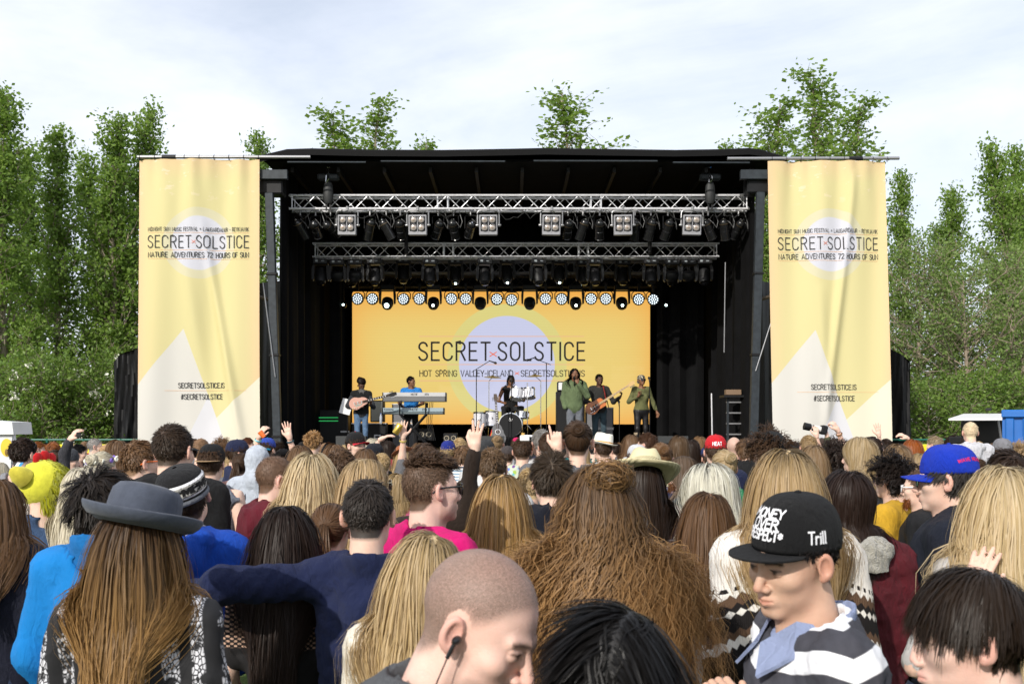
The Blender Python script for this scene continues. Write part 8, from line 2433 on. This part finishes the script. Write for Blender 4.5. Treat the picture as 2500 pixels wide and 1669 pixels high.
p, r = C('long-haired bearded man in profile with tinted sunglasses and a dark grey top', 1668, 1109, 74, -72, 'm', 'long', (.15, .10, .065), 'long', (.035, .04, .042), glasses=dict(key='gilt_sunglasses', frame=METAL, round_=True))
rb = np.random.default_rng(9)
def beard_mesh(n=700, L=.05, seed=9):
 rb = np.random.default_rng(seed)
 u = rb.uniform(-1.25, 1.25, n); z = rb.uniform(-.116, -.060, n) + .012 * np.abs(u)
 rr_ = .062 + 0 * u; P0 = np.stack([np.sin(u) * .060, .022 + np.cos(u) * .062, z], 1)
 k = ~((np.abs(P0[:, 0]) < .022) & (z > -.082)); P0 = P0[k]
 N0 = unit(np.stack([np.sin(u), np.cos(u), -.5 + 0 * u], 1)[k])
 A = P0[:, None] + np.linspace(0, 1, 4)[None, :, None] * ((N0 * L * .30 + np.array((0, .1, -1)) * L * .7) * rb.uniform(.2, 1, (len(P0), 1)))[:, None] + rb.normal(size=(len(P0), 1, 3)) * np.linspace(0, 1, 4)[None, :, None] * .007
 return ribbon(A, .0035, .6, rb, np.repeat(N0[:, None], 4, 1), HAIR, 'beard')
BEARD = beard_mesh()
place_head(link('beard', BEARD, None, (.24, .11, .05)), r, p)
C('man in an oversized black cap with its brim turned up', 1880, 1037, 86, -40, 'm', 'curly', BROWN, 'jacket', BLKC, cap=cap((.010, .011, .012), key='snapback', flat=True, up=.9, tall=1.25), extra_top=.02)
C('woman with long light brown hair behind the knitted yoke sweater', 1988, 1083, 56, 5, 'f', 'long', (.30, .20, .11), 'long', GRY)
C('person with wavy dark hair behind the maroon coat', 2038, 1078, 62, 5, 'f', 'curly', (.035, .022, .016), 'long', GRY)
C('fair-haired man in profile with long combed hair', 2100, 1063, 78, -46, 'm', 'bob', (.46, .35, .20), 'long', GRY)
C('short fair-haired man below the raised camera', 1974, 1061, 38, 0, 'm', 'short', (.40, .28, .15), 'tee', WHT_)
C('photographer in a brown cap holding a long camera up', 2006, 1067, 30, 0, 'm', 'short', BROWN, 'jacket', OLV, cap=cap((.06, .04, .03)))
C('dark-haired man below the raised fist', 2042, 1068, 36, 0, 'm', 'shaggy', DBROWN, 'tee', GRY)
C('dark-haired person under the right banner edge, nearest the raised fist', 2078, 1072, 34, 0, 'm', 'shaggy', BROWN, 'tee', BLKC)
C('woman with plaited blonde hair dotted with yellow flowers', 2110, 1116, 56, -8, 'f', 'pony', (.34, .24, .13), 'long', GRY)
C('man with curly dark hair, glasses and a yellow T-shirt', 2180, 1108, 88, -48, 'm', 'curly', (.022, .015, .012), 'tee', (.72, .42, .03), glasses=dict(key='black_spectacles', lens=MATS['clear_lens'], thick=.003))
C('person with thick sandy hair behind the curly man in yellow', 2190, 1081, 66, 5, 'f', 'bob', (.26, .17, .09), 'long', GRY)
C('red-haired woman with coppery hair', 2228, 1070, 44, -8, 'f', 'bob', (.36, .11, .03), 'tee', WHT_)
C('dark-haired person at the foot of the right banner with wavy hair', 2128, 1063, 42, 0, 'm', 'shaggy', DBROWN, 'tee', GRY)
C('short dark-haired person at the corner of the right banner', 2163, 1070, 30, 0, 'm', 'short', DBROWN, 'tee', BLKC)
p, r = C('red-bearded man in white sunglasses and a black jacket', 2250, 1143, 76, -56, 'm', 'buzz', (.10, .058, .034), 'jacket', BLKC, glasses=dict(key='white_sunglasses', frame=WHITEP))
place_head(link('beard', BEARD, None, (.30, .10, .03)), r, p)
C('blonde with a dark strap over pale hair by the blue cap', 2246, 1103, 44, 0, 'f', 'long', (.42, .30, .16), 'tee', GRY)
C('man with short ashy hair by the green fence', 2283, 1063, 34, -40, 'm', 'short', ASH, 'tee', BLKC)
C('woman with dark hair holding a phone up before the trailer', 2330, 1060, 42, 0, 'f', 'bob', DBROWN, 'tee', BLKC)
C('person in a grey flat cap before the blue container', 2447, 1067, 46, 10, 'm', 'short', BROWN, 'tee', GRY, cap=cap((.22, .22, .24)))
C('woman with dark brown wavy hair behind the platinum blonde', 2462, 1094, 82, 0, 'f', 'shaggy', (.04, .024, .016), 'long', BLKC)
C('person with curly blonde hair before the blue container', 2492, 1083, 46, 0, 'f', 'curly', (.40, .28, .15), 'tee', GRY)
p, r = C('child with cropped white-blond hair in a white hoodie sitting on somebody\'s shoulders', 2369, 1029, 48, 8, 'm', 'buzz', (.62, .50, .33), 'hoodie', (.70, .70, .74), d=7.4)
p.location.z = .85; p.scale = tuple([(zat(1029, 7.4) - .85) / 1.78] * 3)
C('grown-up in black carrying the child in the white hoodie', 2378, 1113, 50, 6, 'm', 'short', BROWN, 'jacket', BLKC, d=7.35)
p, r = C('person wearing the shaggy yellow plush bird hat', 100, 1140, 60, -40, 'm', 'bald', BROWN, 'tee', DENC, d=5.2)
hat = link('bird_hat', None, p); hat.location = (0, 0, 0)
bpy.data.objects.remove(hat)
rb = np.random.default_rng(12)
def fur_ball():
 n = 3800; u = unit(rb.normal(size=(n, 3))); u = u[(u[:, 2] > -.75) & ~((u[:, 1] > .45) & (u[:, 2] < .75))]
 c = np.array((0, -.02, .055)); R = np.array((.115, .135, .125))
 P0 = c + u * R
 A = P0[:, None] + np.linspace(0, 1, 4)[None, :, None] * (u * .030 + np.array((0, -.03, -.04)))[:, None] + rb.normal(size=(len(u), 4, 3)) * .0035
 return ribbon(A, .008, .4, rb, np.repeat(u[:, None], 4, 1), FUR, 'fur')
b = MB(); b.lathe([(.0, -.11), (.06, -.10), (.10, -.06), (.115, 0), (.10, .07), (.06, .11), (.0, .125)], (0, -.02, .055), 24, sy=1.17)
YEL = (.62, .60, .05)
bh = b.build('bird_hat', FELT, None, True, YEL); place_head(bh, r, p, Matrix.Rotation(radians(118), 4, 'Z') @ Matrix.Rotation(radians(22), 4, 'X') @ Matrix.Translation((0, 0, -.035)) @ Matrix.Scale(1.14, 4))
link('plush_fur', fur_ball(), bh, (.50, .50, .06))
for k, (y_, z_, rr_) in enumerate(((.07, .165, .028), (.035, .185, .032), (-.005, .19, .030))):
 b = MB(); b.lathe([(.0, rr_), (rr_ * .7, rr_ * .7), (rr_, 0), (rr_ * .7, -rr_ * .9), (0, -rr_)], (0, y_, z_), 14, sx=.5); b.build('comb', FELT, bh, True, (.50, .012, .015))
b = MB(); b.lathe([(.05, 0), (.045, .03), (.025, .07), (.0, .09)], (0, .11, .05), 16, Matrix.Rotation(radians(-80), 4, 'X')); b.build('beak', FELT, bh, True, (.60, .52, .06))
for s_ in (1,):
 M = Matrix.Rotation(radians(-70), 4, 'X') @ Matrix.Rotation(s_ * .5, 4, 'Y')
 for rr_, zz, cc, nm in ((.030, .0, (.03, .25, .5), 'eye_rim'), (.022, .010, (.75, .75, .75), 'eye_white'), (.013, .015, (.006, .006, .006), 'pupil')):
  b = MB(); b.lathe([(rr_, 0), (rr_ * .8, .010), (.0, .014)], Vector((s_ * .062, .100, .105)) + (M.to_3x3() @ Vector((0, 0, zz))), 18, M); b.build(nm, bsdf('eye_' + nm, cc, .25), bh, True)
fills = {}
placed = [(o.location.x, o.location.y) for o in COL.objects if o.parent is None and o.name.startswith('person') and o.location.y < 20.5]
fr = random.Random(21); KNOWN = list(HEADS)
HC = [('dark brown', DBROWN), ('brown', BROWN), ('light brown', LBROWN), ('blonde', BLONDE), ('black', BLACK), ('ginger', GINGER)]
ST = [('m', 'short', 'short'), ('m', 'shaggy', 'tousled'), ('f', 'long', 'long'), ('f', 'bob', 'bobbed'), ('f', 'pony', 'tied-back'), ('m', 'buzz', 'cropped')]
TT = [('tee', 'black', BLKC), ('tee', 'white', WHT_), ('hoodie', 'grey', GRY), ('jacket', 'navy', NAVY), ('tee', 'red', (.35, .02, .03)), ('long', 'olive', OLV), ('jacket', 'black', BLKC), ('tee', 'teal', TEAL)]
cnt = 0; tries = 0
while cnt < 190 and tries < 12000:
 tries += 1
 d = (6.2 if cnt < 150 else 3.0) + 14.0 * fr.random() ** .8
 x = fr.uniform(-.535, .535) * d if cnt < 150 else fr.uniform(.5, .75) * fr.choice((-1, 1)) * d
 if any((x - a) ** 2 + (d - b_) ** 2 < .40 ** 2 for a, b_ in placed): continue
 H = fr.gauss(1.68, .06)
 H = min(H, 1.80)
 py = HOR + (CAM_Z - H) * FPX / d
 if py < 1076: py = 1076 + fr.random() * 8
 px = 1250 + x / d * FPX; wp = .19 * FPX / d
 if any(d < d2 and abs(px - x2) < (wp + w2) * .55 and py < y2 + 1.5 * w2 for x2, y2, w2, d2 in KNOWN): continue
 sx, hs, hn = fr.choice(ST); cn, cc = fr.choice(HC); tp, tn, tcol = fr.choice(TT)
 lab = 'festival-goer with %s %s hair in a %s %s, wedged deep in the crowd' % (hn, cn, tn, {'tee': 'T-shirt', 'hoodie': 'hoodie', 'jacket': 'jacket', 'long': 'jumper'}[tp])
 crowd_person(lab, px, py, 30, fr.gauss(0, 14), sx, hs, cc, tp, tcol, d=d, group=lab[14:])
 placed.append((x, d)); cnt += 1
# ================================================================== raised hands and what they hold
HCYC = [BROWN, DBROWN, LBROWN, BLONDE]
def raised(label, wrist, elbow, d, Dv, Nv, curls, sleeve=None, side=1, s=1.0, spread=.16, thumb=.7, nails=False, band=None, arm=1):
 """a whole person in the crowd with one arm lifted; wrist and elbow are photo pixels at distance d"""
 H = 1.66; sc = H / 1.782
 Wp = PX(*wrist, d); Ep = PX(*elbow, d + .05)
 root = Vector((Ep.x - arm * .215 * sc, d + .07, 0))
 p = thing('person', 'person raising a ' + label, 'person', root, 0, None); p.scale = (sc, sc, sc)
 loc = lambda q: tuple((q - root) / sc)
 W, E = np.array(loc(Wp)), np.array(loc(Ep)); nm = 'R' if arm > 0 else 'L'
 S = np.array((arm * .185, -.02, 1.45))
 k = np.linalg.norm(E - S)
 if k > .34: E = S + (E - S) * .34 / k
 rg = Rig('m', pose={'S' + nm: tuple(S), 'E' + nm: tuple(E), 'W' + nm: tuple(W)}); s = s / sc
 hn = len(bpy.data.objects); hc = HCYC[hn % 4]
 link('body', body_mesh(rg, .012, .030, hands=[dict(W=W, D=Dv, N=Nv, curls=curls, spread=spread, thumb=thumb, s=s, side=side)], hand_res=.0058 if d < 8 else .0075, mat=SKIN), p, hc)
 link('top', top_mesh(rg, 1.90 if sleeve else .8, 'crew', 4, .026, .016, mat=CLOTH, name='top'), p, sleeve or GRY)
 link('trousers', ATR['m'], p, (.02, .03, .06)); link('hair', ah(('m', 'short')), p, hc)
 if band:
  b = MB(); ax = Vector((W - E).tolist()).normalized(); c = Vector((W - (W - E) * .16).tolist())
  b.lathe([(.037, -.008), (.039, 0), (.037, .008)], c, 14, ax.to_track_quat('Z', 'Y').to_matrix().to_4x4(), cap=False); b.build('wristband', bsdf('band_%d' % hn, band, .6), p, True)
 if nails:
  D_ = np.asarray(Dv, float); D_ /= np.linalg.norm(D_); N_ = np.asarray(Nv, float); N_ -= D_ * N_.dot(D_); N_ /= np.linalg.norm(N_); T_ = np.cross(D_, N_) * side
  for i, q in enumerate((1.5, .5, -.5, -1.5)):
   if curls[i] > .3: continue
   dr = D_ + T_ * q * spread * .5; dr /= np.linalg.norm(dr)
   tip = W + D_ * .088 * s + T_ * q * .017 * s + dr * ((.070, .079, .073, .058)[i] * s * .965) + N_ * (.0035 * s)
   b = MB(); b.lathe([(.0, .004), (.006 * s, .0025), (.0065 * s, -.001)], Vector(tip.tolist()), 10, Vector((-N_).tolist()).to_track_quat('Z', 'Y').to_matrix().to_4x4(), sy=1.3); b.build('nail', PLASTIC_BLACK, p, True)
 return p
raised('hand with three spread dark-nailed fingers on a dark brown velvet sleeve', (1160, 1098), (1142, 1190), 5.7, (.02, .0, 1), (0, 1, -.05), (1.0, .0, .0, .0), (.030, .018, .012), 1, 1.05, .42, .35, nails=True)
raised('hand pointing one dark-nailed finger up next to the bun', (1362, 1100), (1372, 1180), 6.2, (-.12, 0, 1), (0, 1, -.05), (.0, .95, .95, .95), None, 1, 1.05, .16, .5, nails=True)
raised('open waving hand with a dark band before the black rack case', (707, 1070), (718, 1110), 9.5, (-.22, 0, 1), (0, 1, 0), (.0, .0, .05, .1), None, 1, 1.0, .30, .7, band=(.02, .08, .10))
raised('gold can with a yellow-banded wrist before the keyboards', (984, 1068), (982, 1115), 9.6, (.0, 0, 1), (0, 1, 0), (.15, .1, .1, .1), None, -1, 1.0, .35, 1.0, band=(.5, .4, .1))
raised('hand with bent wrist stretched toward the keyboards', (928, 1073), (905, 1105), 10.5, (.9, 0, .45), (.3, .2, -1), (.3, .3, .3, .3), None, 1, 1.0)
raised('fist with brown and yellow bracelets under the right banner', (2046, 1052), (2064, 1085), 10.5, (-.5, 0, .9), (-.5, .6, -.2), (.95, .95, .95, .95), None, 1, 1.05, band=(.25, .12, .04))
raised('open palm before the lower edge of the right banner', (2146, 1064), (2150, 1100), 12.5, (-.15, 0, 1), (0, 1, 0), (.0, .0, .0, .05), None, 1, 1.0, .4, .8)
raised('hand holding a small dark phone up before the flowering hedge', (170, 1075), (158, 1110), 9.5, (.55, 0, .8), (.4, .5, -.3), (.4, .4, .45, .5), (.05, .05, .06), -1, 1.05)
raised('small bent hand beside the red-haired woman', (2216, 1070), (2228, 1100), 11.5, (-.8, 0, .5), (0, .5, -.8), (.6, .6, .7, .7), None, 1, .95)
raised('hand with an orange cup over the banner foot', (632, 1068), (622, 1105), 10.0, (.45, 0, .9), (.3, .5, 0), (.5, .5, .5, .5), None, -1, 1.0, band=(.2, .6, .7))
def small(name, label, cat, px, py, d, size, mat, rot_=None, bev=.006):
 b = MB(); b.box(PX(px, py, d), size, rot_, bev); o = b.build(name, mat); tag(o, label, cat); return o
small('mobile_phone', 'small dark phone held up before the flowering hedge', 'phone', 192, 1061, 9.42, (.045, .012, .05), BLK)
small('mobile_phone', 'black phone held up over the blue cap', 'phone', 2331, 1074, 6.6, (.075, .012, .045), BLK)
ph = small('mobile_phone', 'white phone held sideways before the drum riser', 'phone', 1281, 1069, 8.9, (.085, .012, .05), WHITEP)
b = MB(); b.lathe([(.030, -.05), (.033, -.045), (.033, .045), (.027, .055), (.0, .055)], PX(971, 1047, 9.55), 14, Matrix.Rotation(radians(30), 4, 'Y'))
tag(b.build('drink_can', bsdf('gold_can', (.7, .5, .1), .25, .8), None, True), 'gold drink can held up before the keyboards', 'can')
b = MB(); b.lathe([(.022, -.035), (.028, .035)], PX(640, 1060, 9.9), 12, Matrix.Rotation(radians(-40), 4, 'Y'))
tag(b.build('drink_cup', bsdf('orange_cup', (.75, .16, .03), .4), None, True), 'orange cup lifted over the banner foot', 'cup')
d = 12.6
r = thing('photo_camera', 'black camera with a long pale lens held above the crowd', 'camera', PX(2010, 1049, d))
b = MB(); b.box((0, 0, 0), (.075, .14, .115), Matrix.Rotation(radians(12), 4, 'Y'), .015); b.build('camera_body', BLK, r)
ax = (PX(1970, 1041, d) - PX(2010, 1049, d)).normalized(); q = ax.to_track_quat('Z', 'Y').to_matrix().to_4x4()
b = MB(); b.lathe([(.038, .03), (.038, .12), (.034, .125)], (0, 0, 0), 16, q); b.build('lens_barrel', bsdf('lens_white', (.72, .71, .68), .4), r, True)
b = MB(); b.lathe([(.035, .125), (.037, .145), (.036, .15)], (0, 0, 0), 16, q); b.build('lens_ring', BLK, r, True)
b = MB(); b.lathe([(.036, .152), (.036, .158)], (0, 0, 0), 16, q); b.build('lens_ring', bsdf('lens_white', (.72, .71, .68), .4), r, True)
b = MB(); b.lathe([(.038, .16), (.046, .17), (.048, .25), (.04, .25)], (0, 0, 0), 16, q); b.build('lens_hood', BLK, r, True)
raised('hand under the long lens of the raised camera', (1994, 1066), (2000, 1095), 12.5, (-.1, 0, 1), (0, 1, 0), (.5, .5, .5, .5), None, 1, 1.0, .1)
raised('hand gripping the body of the raised camera', (2020, 1068), (2022, 1098), 12.6, (-.25, 0, 1), (-.6, .6, 0), (.7, .7, .7, .7), OLV, -1, 1.0, .1)
